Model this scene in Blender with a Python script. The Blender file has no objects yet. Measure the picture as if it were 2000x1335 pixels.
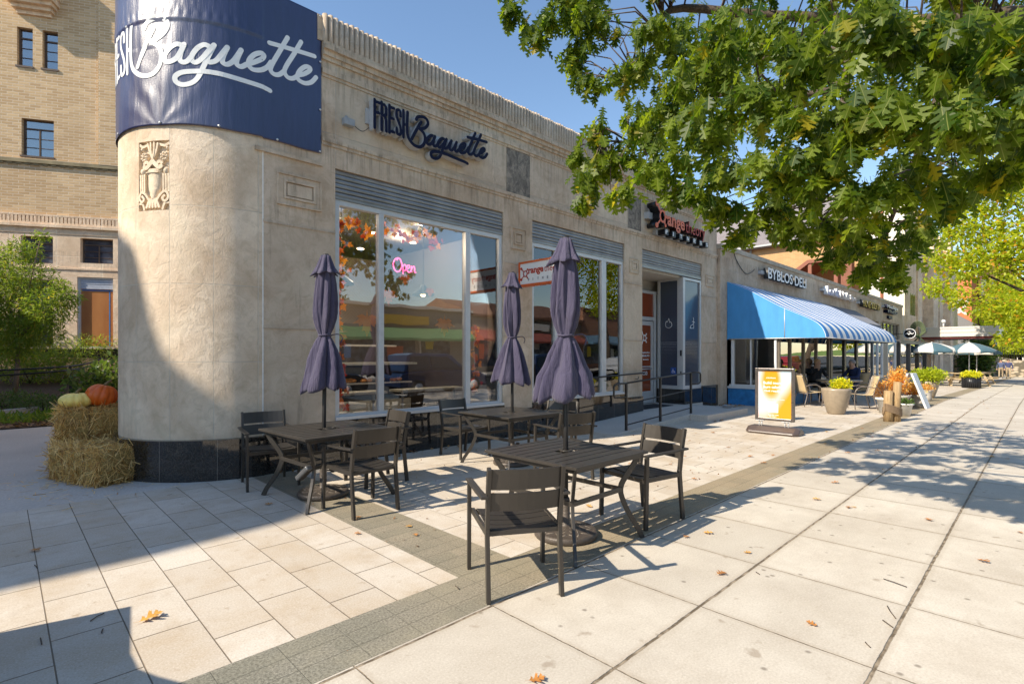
import bpy, math, random
import numpy as np
from mathutils import Vector, Matrix, noise
SC = bpy.context.scene
R = math.radians
PI = math.pi
# ---------------------------------------------------------------- camera, sky, sun, exposure
HEAD = math.atan2(1045, 1022)          # the view lies this far left of the street direction (+X)
cam_d = bpy.data.cameras.new('camera'); cam = bpy.data.objects.new('camera', cam_d)
SC.collection.objects.link(cam); SC.camera = cam
cam.location = (0, 0, 1.52); cam.rotation_euler = (R(90), 0, HEAD - R(90))
cam_d.sensor_width = 36; cam_d.lens = 36 * 1022 / 2000; cam_d.shift_y = 24.5 / 2000
cam_d.clip_start = .05; cam_d.clip_end = 3000
SC.render.resolution_x = 1024; SC.render.resolution_y = 683
SUN_TRAVEL = Vector((3.0, -.70, -2.52)).normalized()
W = bpy.data.worlds.new('World'); SC.world = W; W.use_nodes = True
wn = W.node_tree; sky = wn.nodes.new('ShaderNodeTexSky'); sky.sky_type = 'NISHITA'; sky.sun_disc = False
to_sun = -SUN_TRAVEL
sky.sun_elevation = math.asin(to_sun.z)
sky.sun_rotation = math.atan2(to_sun.x, to_sun.y)
sky.air_density = 1.25; sky.dust_density = .15; sky.ozone_density = 3.2; sky.altitude = 50
wn.links.new(sky.outputs[0], wn.nodes['Background'].inputs[0]); wn.nodes['Background'].inputs[1].default_value = .13
sd = bpy.data.lights.new('sun', 'SUN'); sun = bpy.data.objects.new('sun', sd); SC.collection.objects.link(sun)
sd.energy = 5.0; sd.angle = R(.55); sd.color = (1, .90, .745)
sun.rotation_euler = SUN_TRAVEL.to_track_quat('-Z', 'Y').to_euler(); sun.location = (-20, 10, 30)
SC.view_settings.view_transform = 'Standard'; SC.view_settings.look = 'None'
SC.view_settings.exposure = .66; SC.view_settings.gamma = 1
SC.cycles.max_bounces = 10; SC.cycles.transparent_max_bounces = 12
# ---------------------------------------------------------------- helpers
def link(o): SC.collection.objects.link(o); return o
def thing(name, label, cat, loc=(0, 0, 0), rz=0, group=None, kind=None):
    o = bpy.data.objects.new(name, None); link(o); o.empty_display_size = .2
    o.location = loc; o.rotation_euler = (0, 0, rz)
    o['label'] = label; o['category'] = cat
    if group: o['group'] = group
    if kind: o['kind'] = kind
    return o
def tag(o, label=None, cat=None, group=None, kind=None):
    if label: o['label'] = label
    if cat: o['category'] = cat
    if group: o['group'] = group
    if kind: o['kind'] = kind
    return o
def base_matrix(o):
    m = Matrix.Translation(o.location) @ o.rotation_euler.to_matrix().to_4x4()
    if o.parent: m = base_matrix(o.parent) @ m
    return m
class MB:
    def __init__(s): s.v = []; s.f = []; s.m = []; s.s = []; s.uv = []
    def add(s, vs, fs, m=0, sm=False, uv=None):
        b = len(s.v); s.v += [tuple(p) for p in vs]
        for f in fs:
            s.f.append([b + i for i in f]); s.m.append(m); s.s.append(sm)
            s.uv.append([uv[i] for i in f] if uv else None)
        return s
    def box(s, x0, x1, y0, y1, z0, z1, m=0, mat=None):
        vs = [(x0, y0, z0), (x1, y0, z0), (x1, y1, z0), (x0, y1, z0), (x0, y0, z1), (x1, y0, z1), (x1, y1, z1), (x0, y1, z1)]
        if mat is not None: vs = [tuple(mat @ Vector(p)) for p in vs]
        return s.add(vs, [(3, 2, 1, 0), (4, 5, 6, 7), (0, 1, 5, 4), (1, 2, 6, 5), (2, 3, 7, 6), (3, 0, 4, 7)], m)
    def obox(s, c, dx, dy, dz, rz=0, m=0, rx=0, ry=0):
        M_ = Matrix.Translation(c) @ Matrix.Rotation(rz, 4, 'Z') @ Matrix.Rotation(ry, 4, 'Y') @ Matrix.Rotation(rx, 4, 'X')
        return s.box(-dx / 2, dx / 2, -dy / 2, dy / 2, -dz / 2, dz / 2, m, M_)
    def tube(s, pts, r, n=8, m=0, sm=True, caps=True, up=None, ell=1.0):
        P = [Vector(p) for p in pts]; rs = r if isinstance(r, (list, tuple)) else [r] * len(P)
        vs = []; k = len(P); ref = Vector(up) if up else None
        for i, p in enumerate(P):
            t = (P[min(i + 1, k - 1)] - P[max(i - 1, 0)]).normalized()
            if ref is None: ref = Vector((0, 0, 1)) if abs(t.z) < .9 else Vector((1, 0, 0))
            a = t.cross(ref)
            if a.length < 1e-5: a = t.cross(Vector((0, 1, .1)))
            a.normalize(); b = a.cross(t).normalized()
            if not up: ref = b
            for j in range(n):
                q = 2 * PI * j / n + (PI / 4 if n == 4 else 0)
                vs.append(p + (a * math.cos(q) * ell + b * math.sin(q)) * rs[i])
        fs = [(i * n + j, (i) * n + (j + 1) % n, (i + 1) * n + (j + 1) % n, (i + 1) * n + j) for i in range(k - 1) for j in range(n)]
        if caps: fs += [tuple(reversed(range(n))), tuple(range((k - 1) * n, k * n))]
        return s.add(vs, fs, m, sm)
    def bar(s, pts, w, h, m=0, up=(0, 0, 1)):
        """rectangular bar swept along pts; w across, h along 'up'"""
        P = [Vector(p) for p in pts]; k = len(P); vs = []
        for i, p in enumerate(P):
            t = (P[min(i + 1, k - 1)] - P[max(i - 1, 0)]).normalized()
            a = t.cross(Vector(up)); a = a.normalized() if a.length > 1e-4 else Vector((1, 0, 0))
            b = a.cross(t).normalized()
            for q, e in ((-1, -1), (1, -1), (1, 1), (-1, 1)): vs.append(p + a * q * w / 2 + b * e * h / 2)
        fs = [(i * 4 + j, i * 4 + (j + 1) % 4, (i + 1) * 4 + (j + 1) % 4, (i + 1) * 4 + j) for i in range(k - 1) for j in range(4)]
        fs += [(3, 2, 1, 0), tuple(range((k - 1) * 4, k * 4))]
        return s.add(vs, fs, m)
    def lathe(s, prof, c=(0, 0, 0), n=24, m=0, sm=True, a0=0, a1=2 * PI, fn=None, cap=False):
        full = abs(a1 - a0 - 2 * PI) < 1e-6; k = n if full else n + 1; vs = []
        for r, z in prof:
            for j in range(k):
                a = a0 + (a1 - a0) * j / n; rr = r * (fn(a, z) if fn else 1)
                vs.append((c[0] + rr * math.cos(a), c[1] + rr * math.sin(a), c[2] + z))
        fs = []
        for i in range(len(prof) - 1):
            for j in range(n):
                j2 = (j + 1) % k
                fs.append((i * k + j, i * k + j2, (i + 1) * k + j2, (i + 1) * k + j))
        if cap and full: fs += [tuple(reversed(range(k))), tuple(range((len(prof) - 1) * k, len(prof) * k))]
        return s.add(vs, fs, m, sm)
    def prism(s, poly, d0, d1, fn, m=0, sm=False):
        """poly of (a,b); fn(a,b,d)->xyz"""
        n = len(poly); vs = [fn(a, b, d0) for a, b in poly] + [fn(a, b, d1) for a, b in poly]
        fs = [tuple(range(n)), tuple(range(2 * n - 1, n - 1, -1))] + [(i, i + n, (i + 1) % n + n, (i + 1) % n) for i in range(n)]
        return s.add(vs, fs, m, sm)
    def quad(s, a, b, c, d, m=0): return s.add([a, b, c, d], [(0, 1, 2, 3)], m)
    def ball(s, c, r, m=0, n=10, sc=(1, 1, 1)):
        pr = [(math.sin(PI * i / (n // 2 + 2)), -math.cos(PI * i / (n // 2 + 2))) for i in range(n // 2 + 3)]
        b = len(s.v); s.lathe([(max(a, .001) * r, z * r) for a, z in pr], (0, 0, 0), n, m)
        for i in range(b, len(s.v)):
            x, y, z = s.v[i]; s.v[i] = (c[0] + x * sc[0], c[1] + y * sc[1], c[2] + z * sc[2])
        return s
    def build(s, name, mats, parent=None, local=False, bevel=0, world_uv=True, recalc=True):
        me = bpy.data.meshes.new(name); vs = s.v
        me.from_pydata(vs, [], s.f)
        if not isinstance(mats, (list, tuple)): mats = [mats]
        for m_ in mats: me.materials.append(m_)
        me.polygons.foreach_set('material_index', s.m); me.polygons.foreach_set('use_smooth', s.s)
        me.update()
        uvl = me.uv_layers.new(name='UVMap')
        for p, u in zip(me.polygons, s.uv):
            nx, ny, nz = (abs(q) for q in p.normal)
            for k, li in enumerate(p.loop_indices):
                if u: uvl.data[li].uv = u[k]; continue
                x, y, z = vs[me.loops[li].vertex_index]
                uvl.data[li].uv = (x, y) if nz > nx and nz > ny else ((x, z) if ny >= nx else (y, z))
        if recalc:
            import bmesh
            bm = bmesh.new(); bm.from_mesh(me); bmesh.ops.recalc_face_normals(bm, faces=bm.faces); bm.to_mesh(me); bm.free()
        o = bpy.data.objects.new(name, me); link(o)
        if parent:
            if not local: me.transform(base_matrix(parent).inverted())
            o.parent = parent
        if bevel:
            b = o.modifiers.new('bevel', 'BEVEL'); b.width = bevel; b.segments = 2; b.limit_method = 'ANGLE'; b.angle_limit = R(40)
        return o
def copy_tree(o, parent=None):
    c = o.copy(); link(c); c.parent = parent
    for ch in o.children: copy_tree(ch, c)
    return c
def place(src, loc, rz, label=None, group=None, first=False, scale=1):
    o = src if first else copy_tree(src)
    o.location = loc; o.rotation_euler = (0, 0, rz); o.scale = (scale,) * 3 if not isinstance(scale, tuple) else scale
    if label: o['label'] = label
    if group: o['group'] = group
    return o
def smooth_path(p, k=6, closed=False):
    """Catmull-Rom through 2-D/3-D points"""
    P = [np.array(q, float) for q in p]; out = []
    n = len(P)
    for i in range(n - 1):
        a = P[max(i - 1, 0)]; b = P[i]; c_ = P[i + 1]; d = P[min(i + 2, n - 1)]
        for j in range(k):
            t = j / k
            out.append(.5 * ((2 * b) + (c_ - a) * t + (2 * a - 5 * b + 4 * c_ - d) * t * t + (3 * b - a - 3 * c_ + d) * t ** 3))
    out.append(P[-1]); return out
def ribbon(mb, pts, w, d0, d1, fn, m=0, ms=None, sm=True, rise=.003, square=False):
    """a stroke of width w through 2-D pts, from depth d0 (back) to d1 (front)"""
    Q = smooth_path(pts, 5) if sm else [np.array(q, float) for q in pts]
    if ms is None: ms = m
    n = len(Q); L = []; Rr = []
    for i in range(n):
        if 0 < i < n - 1 and not sm:
            t1 = Q[i] - Q[i - 1]; t1 /= np.linalg.norm(t1); t2 = Q[i + 1] - Q[i]; t2 /= np.linalg.norm(t2)
            t = t1 + t2; t /= np.linalg.norm(t); k = 1 / max(.35, float(np.dot(t, t1)))
        else:
            t = Q[min(i + 1, n - 1)] - Q[max(i - 1, 0)]; t = t / (np.linalg.norm(t) + 1e-9); k = 1
        nn = np.array((-t[1], t[0])) * w / 2 * k
        L.append(Q[i] + nn); Rr.append(Q[i] - nn)
    def cap(i, sgn):
        t = (Q[1] - Q[0]) if i == 0 else (Q[-1] - Q[-2]); t = t / (np.linalg.norm(t) + 1e-9) * sgn
        nn = np.array((-t[1], t[0])); return [Q[i] + (nn * math.cos(a) + t * math.sin(a)) * w / 2 for a in (PI / 6, PI / 3, PI / 2, 2 * PI / 3, 5 * PI / 6)]
    f = []; vs = []
    for i in range(n):
        dd = d1 + rise * i / n
        vs += [fn(L[i][0], L[i][1], dd), fn(Rr[i][0], Rr[i][1], dd), fn(L[i][0], L[i][1], d0), fn(Rr[i][0], Rr[i][1], d0)]
    fr = [(i * 4, i * 4 + 1, i * 4 + 5, i * 4 + 4) for i in range(n - 1)]
    sd_ = [(i * 4, i * 4 + 4, i * 4 + 6, i * 4 + 2) for i in range(n - 1)] + [(i * 4 + 1, i * 4 + 3, i * 4 + 7, i * 4 + 5) for i in range(n - 1)]
    mb.add(vs, fr, m); b = len(mb.v) - len(vs)
    for q in sd_: mb.f.append([b + k for k in q]); mb.m.append(ms); mb.s.append(False); mb.uv.append(None)
    for i, sg in ((0, -1), (n - 1, 1)):
        dd = d1 + rise * i / n
        if square:
            c_ = [Q[i]]
            continue
        cp = cap(i, sg); A = [fn(p[0], p[1], dd) for p in cp]; B = [fn(p[0], p[1], d0) for p in cp]
        l, r = (L[i], Rr[i]) if sg > 0 else (Rr[i], L[i])
        A = [fn(l[0], l[1], dd)] + A + [fn(r[0], r[1], dd)]; B = [fn(l[0], l[1], d0)] + B + [fn(r[0], r[1], d0)]
        k = len(A); mb.add(A, [tuple(range(k))], m); mb.add(A + B, [(j, j + 1, j + 1 + k, j + k) for j in range(k - 1)], ms)
def text(name, s, size, depth, mat, M_, parent=None, bold=0, align='LEFT', shear=0, space=1, sx=1):
    cu = bpy.data.curves.new(name, 'FONT'); cu.body = s; cu.size = size; cu.extrude = depth / 2; cu.offset = bold
    cu.align_x = align; cu.shear = shear; cu.space_character = space; cu.resolution_u = 3
    tmp = bpy.data.objects.new(name, cu); link(tmp)
    me = bpy.data.meshes.new_from_object(tmp.evaluated_get(bpy.context.evaluated_depsgraph_get()))
    bpy.data.objects.remove(tmp); me.name = name
    me.transform(Matrix.Diagonal((sx, 1, 1, 1))); me.transform(M_)
    if parent: me.transform(base_matrix(parent).inverted())
    me.materials.clear(); me.materials.append(mat)
    o = bpy.data.objects.new(name, me); link(o); o.parent = parent
    return o
def frame(origin, x, y):
    x = Vector(x).normalized(); y = Vector(y).normalized(); z = x.cross(y)
    return Matrix(((x.x, y.x, z.x, origin[0]), (x.y, y.y, z.y, origin[1]), (x.z, y.z, z.z, origin[2]), (0, 0, 0, 1)))
F_FACE = lambda u, z, v: frame((u, v, z), (1, 0, 0), (0, 0, 1))      # lettering on the street front
def gz(u): return 0 if u < 22 else -.0155 * (min(u, 75) - 22)
def at(px, py, d):                                             # world point seen at a pixel, d metres deep
    k = (px - 1000) / 1022; s_, c_ = math.sin(HEAD), math.cos(HEAD)
    return Vector((d * (k * s_ + c_), d * (s_ - k * c_), 1.52 + (692 - py) * d / 1022))
# ---------------------------------------------------------------- materials
MATS = {}
class NT:
    def __init__(s, name):
        s.mat = bpy.data.materials.new(name); s.mat.use_nodes = True; s.t = s.mat.node_tree; s.b = s.t.nodes['Principled BSDF']; s.out = s.t.nodes['Material Output']
        MATS[name] = s.mat
    def n(s, typ, **k):
        q = s.t.nodes.new(typ)
        for a, b in k.items(): setattr(q, a, b)
        return q
    def l(s, a, b): s.t.links.new(a, b); return s
    def put(s, sock, val):
        if isinstance(val, (int, float)): sock.default_value = val
        elif isinstance(val, (tuple, list)): sock.default_value = tuple(val) + ((1,) if len(val) == 3 and len(sock.default_value) == 4 else ())
        else: s.l(val, sock)
    def coord(s, kind='Object', scale=None, rot=None):
        o = s.n('ShaderNodeTexCoord').outputs[kind]
        if scale is None and rot is None: return o
        mp = s.n('ShaderNodeMapping'); s.l(o, mp.inputs[0])
        if scale is not None: mp.inputs['Scale'].default_value = scale if isinstance(scale, tuple) else (scale,) * 3
        if rot: mp.inputs['Rotation'].default_value = rot
        return mp.outputs[0]
    def noise(s, co, scale=5, detail=4, rough=.55, dist=0, col=False):
        q = s.n('ShaderNodeTexNoise'); s.l(co, q.inputs['Vector']); q.inputs['Scale'].default_value = scale; q.inputs['Detail'].default_value = detail
        q.inputs['Roughness'].default_value = rough; q.inputs['Distortion'].default_value = dist
        return q.outputs['Color' if col else 'Fac']
    def math(s, op, a, b=0, c=0, clamp=False):
        q = s.n('ShaderNodeMath', operation=op, use_clamp=clamp); s.put(q.inputs[0], a); s.put(q.inputs[1], b); s.put(q.inputs[2], c); return q.outputs[0]
    def mix(s, f, a, b, mode='MIX'):
        q = s.n('ShaderNodeMix', data_type='RGBA', blend_type=mode); s.put(q.inputs[0], f); s.put(q.inputs[6], a); s.put(q.inputs[7], b); return q.outputs[2]
    def ramp(s, f, a, b, lo=0., hi=1.):
        q = s.n('ShaderNodeMapRange'); q.clamp = True; s.put(q.inputs[0], f); q.inputs[1].default_value = a; q.inputs[2].default_value = b; q.inputs[3].default_value = lo; q.inputs[4].default_value = hi; return q.outputs[0]
    def xyz(s, co):
        q = s.n('ShaderNodeSeparateXYZ'); s.l(co, q.inputs[0]); return q.outputs
    def comb(s, x, y, z=0):
        q = s.n('ShaderNodeCombineXYZ'); s.put(q.inputs[0], x); s.put(q.inputs[1], y); s.put(q.inputs[2], z); return q.outputs[0]
    def wnoise(s, v):
        q = s.n('ShaderNodeTexWhiteNoise'); s.l(v, q.inputs['Vector']); return q.outputs['Value']
    def line(s, x, x0, p, w):
        """1 on the lines x = x0 + k*p of width w"""
        a = s.math('FRACT', s.math('ADD', s.math('DIVIDE', s.math('SUBTRACT', x, x0), p), .5))
        a = s.math('MULTIPLY', s.math('ABSOLUTE', s.math('SUBTRACT', a, .5)), p)
        q = s.n('ShaderNodeMapRange'); q.clamp = True; s.put(q.inputs[0], a)
        if isinstance(w, (int, float)): q.inputs[1].default_value = w * .35; q.inputs[2].default_value = w * .65
        else: s.l(w, q.inputs[2])
        q.inputs[3].default_value = 1; q.inputs[4].default_value = 0; return q.outputs[0]
    def bump(s, h, dist=.01, strength=1, prev=None):
        q = s.n('ShaderNodeBump'); q.inputs['Distance'].default_value = dist; q.inputs['Strength'].default_value = strength; s.l(h, q.inputs['Height'])
        if prev: s.l(prev, q.inputs['Normal'])
        return q.outputs[0]
    def done(s, col=None, rough=None, metal=None, normal=None, spec=None, **kw):
        if col is not None: s.put(s.b.inputs['Base Color'], col)
        if rough is not None: s.put(s.b.inputs['Roughness'], rough)
        if metal is not None: s.put(s.b.inputs['Metallic'], metal)
        if spec is not None: s.put(s.b.inputs['Specular IOR Level'], spec)
        if normal is not None: s.l(normal, s.b.inputs['Normal'])
        for k, v in kw.items(): s.put(s.b.inputs[k.replace('_', ' ')], v)
        return s.mat
def plain(name, col, rough=.6, metal=0, var=.12, scale=12, bump=0, bs=60, spec=.5, **kw):
    t = NT(name); co = t.coord('Object')
    n = t.noise(co, scale, 5)
    c = t.mix(t.ramp(n, .3, .7), tuple(max(0, x * (1 - var)) for x in col), tuple(min(1, x * (1 + var)) for x in col))
    nr = t.bump(t.noise(co, bs, 4), bump) if bump else None
    return t.done(c, t.ramp(n, .2, .8, max(0, rough - .06), min(1, rough + .06)), metal, nr, spec, **kw)
def glow(name, col, st):
    t = NT(name); return t.done((0, 0, 0) if st > 1.5 else col, .5, Emission_Color=col, Emission_Strength=st)
def limestone(name, joints, tint=(1, 1, 1), stain=1.0, jw=.006):
    """joints = (x0, px, y0, py) on the UV metres"""
    t = NT(name); co = t.coord('Object'); uv = t.xyz(t.coord('UV'))
    a = t.noise(co, 1.1, 8, .65, .6); b = t.noise(co, 5.5, 8, .7, 1.2)
    st = t.noise(t.coord('Object', (3.2, 3.2, .35)), 2.2, 6, .7)
    T = lambda c: tuple(x * y for x, y in zip(c, tint))
    c = t.mix(t.ramp(a, .36, .64), T((.50, .368, .255)), T((.71, .575, .44)))
    c = t.mix(t.ramp(b, .46, .70, 0, .5), c, T((.33, .24, .15)))
    c = t.mix(t.ramp(st, .56, .72, 0, .62 * stain), c, T((.17, .135, .10)))
    c = t.mix(t.ramp(t.noise(t.coord('Object', (1, 1, 1)), .55, 4, .6, 1.0), .5, .66, 0, .5), c, T((.70, .60, .45)))
    c = t.mix(t.ramp(t.noise(co, 14, 5, .7), .62, .8, 0, .35), c, T((.68, .61, .50)))
    drip = t.noise(t.coord('Object', (9, 9, .5)), 1.5, 5, .7); yb = t.math('MAXIMUM', t.math('MULTIPLY', t.ramp(uv[1], 4.75, 5.5), t.ramp(uv[1], 5.78, 5.82, 1, 0)), t.math('MULTIPLY', t.ramp(uv[1], 3.95, 4.42), t.ramp(uv[1], 4.46, 4.5, 1, 0)))
    c = t.mix(t.math('MULTIPLY', t.math('MULTIPLY', t.ramp(drip, .48, .66), yb), .75 * stain), c, T((.15, .12, .09)))
    blk = t.wnoise(t.comb(t.math('FLOOR', t.math('DIVIDE', t.math('SUBTRACT', uv[0], joints[0]), joints[1])), t.math('FLOOR', t.math('DIVIDE', t.math('SUBTRACT', uv[1], joints[2]), joints[3]))))
    c = t.mix(t.ramp(blk, 0, 1, 0, .25), c, T((.33, .27, .2)))
    j = t.math('MAXIMUM', t.line(uv[0], joints[0], joints[1], jw), t.line(uv[1], joints[2], joints[3], jw))
    c = t.mix(t.math('MULTIPLY', j, .7), c, T((.60, .54, .45)))
    h = t.math('SUBTRACT', t.math('ADD', t.noise(co, 26, 8, .75, 1.5), t.math('MULTIPLY', b, 1.2)), t.math('MULTIPLY', j, .8))
    return t.done(c, .82, 0, t.bump(h, .009), .3)
def brickmat(name, c1, c2, mortar, bw=.2, bh=.067, ms=.009, soft=.3):
    t = NT(name); uv = t.coord('UV'); q = t.n('ShaderNodeTexBrick'); t.l(uv, q.inputs[0])
    q.inputs['Color1'].default_value = c1 + (1,); q.inputs['Color2'].default_value = c2 + (1,); q.inputs['Mortar'].default_value = mortar + (1,)
    q.inputs['Scale'].default_value = 1; q.inputs['Brick Width'].default_value = bw; q.inputs['Row Height'].default_value = bh
    q.inputs['Mortar Size'].default_value = ms; q.inputs['Mortar Smooth'].default_value = .3; q.inputs['Bias'].default_value = -.2
    n = t.noise(t.coord('Object'), .8, 5, .6)
    c = t.mix(t.ramp(n, .3, .75, 0, .35), q.outputs[0], tuple(x * .72 for x in c1))
    fine = t.noise(t.coord('Object'), 24, 4)
    c = t.mix(t.ramp(fine, .3, .75, 0, soft), c, tuple(x * .6 for x in c2))
    return t.done(c, .88, 0, t.bump(t.math('SUBTRACT', t.math('MULTIPLY', fine, .5), q.outputs['Fac']), .006), .25)
m_lime = limestone('limestone', (.35, 1.5, .5, 1.36))
m_limecol = limestone('limestone_column', (-1.036, .49, .49, .47 * 2), tint=(1.22, 1.23, 1.22), stain=.35, jw=.007)
m_limefar = limestone('far_limestone', (0, 1.6, .2, .9), tint=(1.4, 1.34, 1.28), stain=.5, jw=.02)
m_deli = limestone('deli_stone', (.4, 2.3, 4.1, 1.4), tint=(.93, .92, .92), stain=1.1)
m_carve = plain('carved_limestone', (.68, .55, .40), .8, var=.18, scale=14, bump=.006, bs=50, spec=.3)
def granite_dark():
    t = NT('black_granite'); co = t.coord('Object'); v = t.n('ShaderNodeTexVoronoi'); t.l(co, v.inputs[0]); v.inputs['Scale'].default_value = 130
    c = t.mix(t.ramp(v.outputs['Color'], .55, .8, 0, .8), (.008, .008, .009), (.07, .06, .05)); uv = t.xyz(t.coord('UV'))
    j = t.line(uv[0], .12, .62, .005); c = t.mix(j, c, (.16, .14, .12))
    dust = t.noise(co, 7, 6, .7); c = t.mix(t.ramp(dust, .5, .8, 0, .25), c, (.16, .13, .1))
    return t.done(c, t.ramp(dust, .45, .9, .03, .2), 0, None, .6, IOR=1.5, Coat_Weight=.5, Coat_Roughness=.02)
m_granite = granite_dark()
def slabs():
    t = NT('concrete_slabs'); co = t.coord('Object'); w = t.noise(co, 9, 5, .7, col=True)
    vm = t.n('ShaderNodeVectorMath', operation='SCALE'); t.l(w, vm.inputs[0]); vm.inputs[3].default_value = .018
    va = t.n('ShaderNodeVectorMath', operation='ADD'); t.l(co, va.inputs[0]); t.l(vm.outputs[0], va.inputs[1]); x, y, _ = t.xyz(va.outputs[0])[:3]
    sl = t.math('FLOOR', t.math('DIVIDE', t.math('SUBTRACT', x, 2.14), .895)); sm = t.math('FLOOR', t.math('DIVIDE', t.math('SUBTRACT', y, .594), .882))
    blk = t.wnoise(t.comb(sl, sm)); ag = t.noise(co, 85, 4, .75); big = t.noise(co, 1.3, 8, .7)
    c = t.mix(t.ramp(big, .34, .64), (.45, .39, .315), (.62, .56, .47))
    c = t.mix(t.ramp(blk, 0, 1, 0, .6), c, (.44, .39, .32))
    c = t.mix(t.ramp(ag, .50, .66, 0, .38), c, (.30, .25, .18)); c = t.mix(t.ramp(ag, .34, .46, .35, 0), c, (.70, .64, .54))
    sp = t.noise(co, 6, 3, .5); c = t.mix(t.ramp(sp, .66, .73, 0, .6), c, (.27, .21, .15))
    sp2 = t.noise(t.coord('Object', (.5, 2.4, 1)), 2.1, 6, .75); c = t.mix(t.ramp(sp2, .58, .75, 0, .35), c, (.36, .29, .21))
    vor = t.n('ShaderNodeTexVoronoi'); t.l(co, vor.inputs[0]); vor.inputs['Scale'].default_value = 5.5; vor.inputs['Randomness'].default_value = 1
    c = t.mix(t.math('MULTIPLY', t.ramp(vor.outputs['Distance'], .05, .11, 1, 0), .7), c, (.16, .13, .10))
    jy = t.line(y, .594, .882, .015); jx = t.line(x, 2.14, .895, .007); j = t.math('MAXIMUM', jy, jx)
    jc = t.mix(t.ramp(t.noise(co, 14, 3), .42, .6), (.07, .05, .03), (.3, .24, .17)); c = t.mix(j, c, jc)
    edge = t.math('MAXIMUM', t.line(y, .594, .882, .07), t.line(x, 2.14, .895, .06)); c = t.mix(t.math('MULTIPLY', edge, .22), c, (.33, .26, .18))
    h = t.math('ADD', t.math('MULTIPLY', ag, .12), t.math('MULTIPLY', big, .15)); h = t.math('SUBTRACT', h, j)
    return t.done(c, .88, 0, t.bump(h, .006), .25)
m_slab = slabs()
def pavers():
    t = NT('concrete_pavers'); co = t.coord('Object'); x, y, _ = t.xyz(co)[:3]
    ux = t.math('DIVIDE', t.math('SUBTRACT', x, .19), .3135); col = t.math('FLOOR', ux)
    yo = t.math('ADD', y, t.math('MULTIPLY', t.math('FRACT', t.math('MULTIPLY', col, .5)), .61)); yo = t.math('ADD', yo, t.math('MULTIPLY', t.wnoise(t.comb(col, 3.3)), .07))
    blk = t.wnoise(t.comb(col, t.math('FLOOR', t.math('DIVIDE', t.math('SUBTRACT', yo, 3.73), .615))))
    ag = t.noise(co, 95, 4, .75); big = t.noise(co, 1.7, 8, .72)
    c = t.mix(blk, (.50, .435, .355), (.60, .54, .46)); c = t.mix(t.ramp(big, .42, .64, 0, .7), c, (.44, .345, .24))
    c = t.mix(t.ramp(ag, .50, .66, 0, .5), c, (.33, .26, .18)); c = t.mix(t.ramp(ag, .34, .46, .4, 0), c, (.72, .66, .56)); sp = t.noise(co, 8, 3); c = t.mix(t.ramp(sp, .65, .73, 0, .6), c, (.32, .24, .16)); sm_ = t.noise(t.coord('Object', (1.6, .8, 1)), 2.3, 6, .75); c = t.mix(t.ramp(sm_, .55, .72, 0, .4), c, (.36, .28, .20))
    j1 = t.line(x, .19, .3135, .0055); j2 = t.line(yo, 3.73, .615, .007)
    far = t.ramp(x, 2.3, 3.2, 1, .35); j1 = t.math('MULTIPLY', j1, far); j = t.math('MAXIMUM', j1, j2)
    c = t.mix(t.math('MULTIPLY', j, .85), c, (.14, .105, .07)); h = t.math('SUBTRACT', t.math('MULTIPLY', ag, .12), j)
    return t.done(c, .87, 0, t.bump(h, .005), .25)
m_paver = pavers()
def green_granite():
    t = NT('green_granite_band'); co = t.coord('Object'); x, y, _ = t.xyz(co)[:3]
    ag = t.noise(co, 75, 5, .8); big = t.noise(co, 2, 6, .6)
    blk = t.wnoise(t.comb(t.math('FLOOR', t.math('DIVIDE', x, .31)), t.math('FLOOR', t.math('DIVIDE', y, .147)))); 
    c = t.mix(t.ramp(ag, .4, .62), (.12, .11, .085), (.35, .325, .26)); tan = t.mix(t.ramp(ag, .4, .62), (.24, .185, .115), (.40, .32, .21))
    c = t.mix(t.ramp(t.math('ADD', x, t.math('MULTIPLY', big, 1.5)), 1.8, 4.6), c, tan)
    c = t.mix(t.ramp(blk, 0, 1, 0, .3), c, (.12, .12, .085)); c = t.mix(t.ramp(big, .5, .7, 0, .3), c, (.32, .29, .2))
    j = t.math('MAXIMUM', t.line(x, .1, .31, .004), t.line(y, 2.372, .147, .004)); c = t.mix(t.math('MULTIPLY', j, .38), c, (.05, .05, .035))
    return t.done(c, .8, 0, t.bump(t.math('SUBTRACT', t.math('MULTIPLY', ag, .4), t.math('MULTIPLY', j, .4)), .005), .35)
m_green = green_granite()
def asphalt(name, a, b, sc=90):
    t = NT(name); co = t.coord('Object'); c = t.mix(t.ramp(t.noise(co, sc, 4), .35, .65), a, b); c = t.mix(t.ramp(t.noise(co, .7, 6), .4, .7, 0, .4), c, tuple(x * .7 for x in a))
    return t.done(c, .9, 0, t.bump(t.noise(co, sc, 3), .004), .3)
m_concrete = asphalt('smooth_concrete', (.46, .41, .36), (.58, .53, .47), 40)
m_road = asphalt('asphalt', (.045, .045, .047), (.075, .073, .07))
m_soil = asphalt('mulch', (.05, .03, .018), (.14, .085, .05), 30)
m_alu = plain('pale_aluminium', (.55, .55, .55), .4, .25, var=.05)
m_slat = plain('grey_metal_slats', (.30, .295, .285), .42, .55, var=.2, scale=3)
m_brown = plain('brown_powder_coat', (.052, .045, .038), .36, .3, var=.10, scale=4)
m_black = plain('black_metal', (.018, .018, .02), .35, .4)
m_rail = plain('dark_painted_steel', (.022, .02, .019), .45, .2)
def fabric(name, col, rough=.85, wv=.08):
    t = NT(name); co = t.coord('Object'); n = t.noise(t.coord('Object', (1, 1, .3)), 6, 5); c = t.mix(t.ramp(n, .3, .7), tuple(x * (1 - wv) for x in col), tuple(x * (1 + wv) for x in col))
    return t.done(c, rough, 0, t.bump(t.noise(co, 400, 2), .0008), .25, Sheen_Weight=.15)
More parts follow.
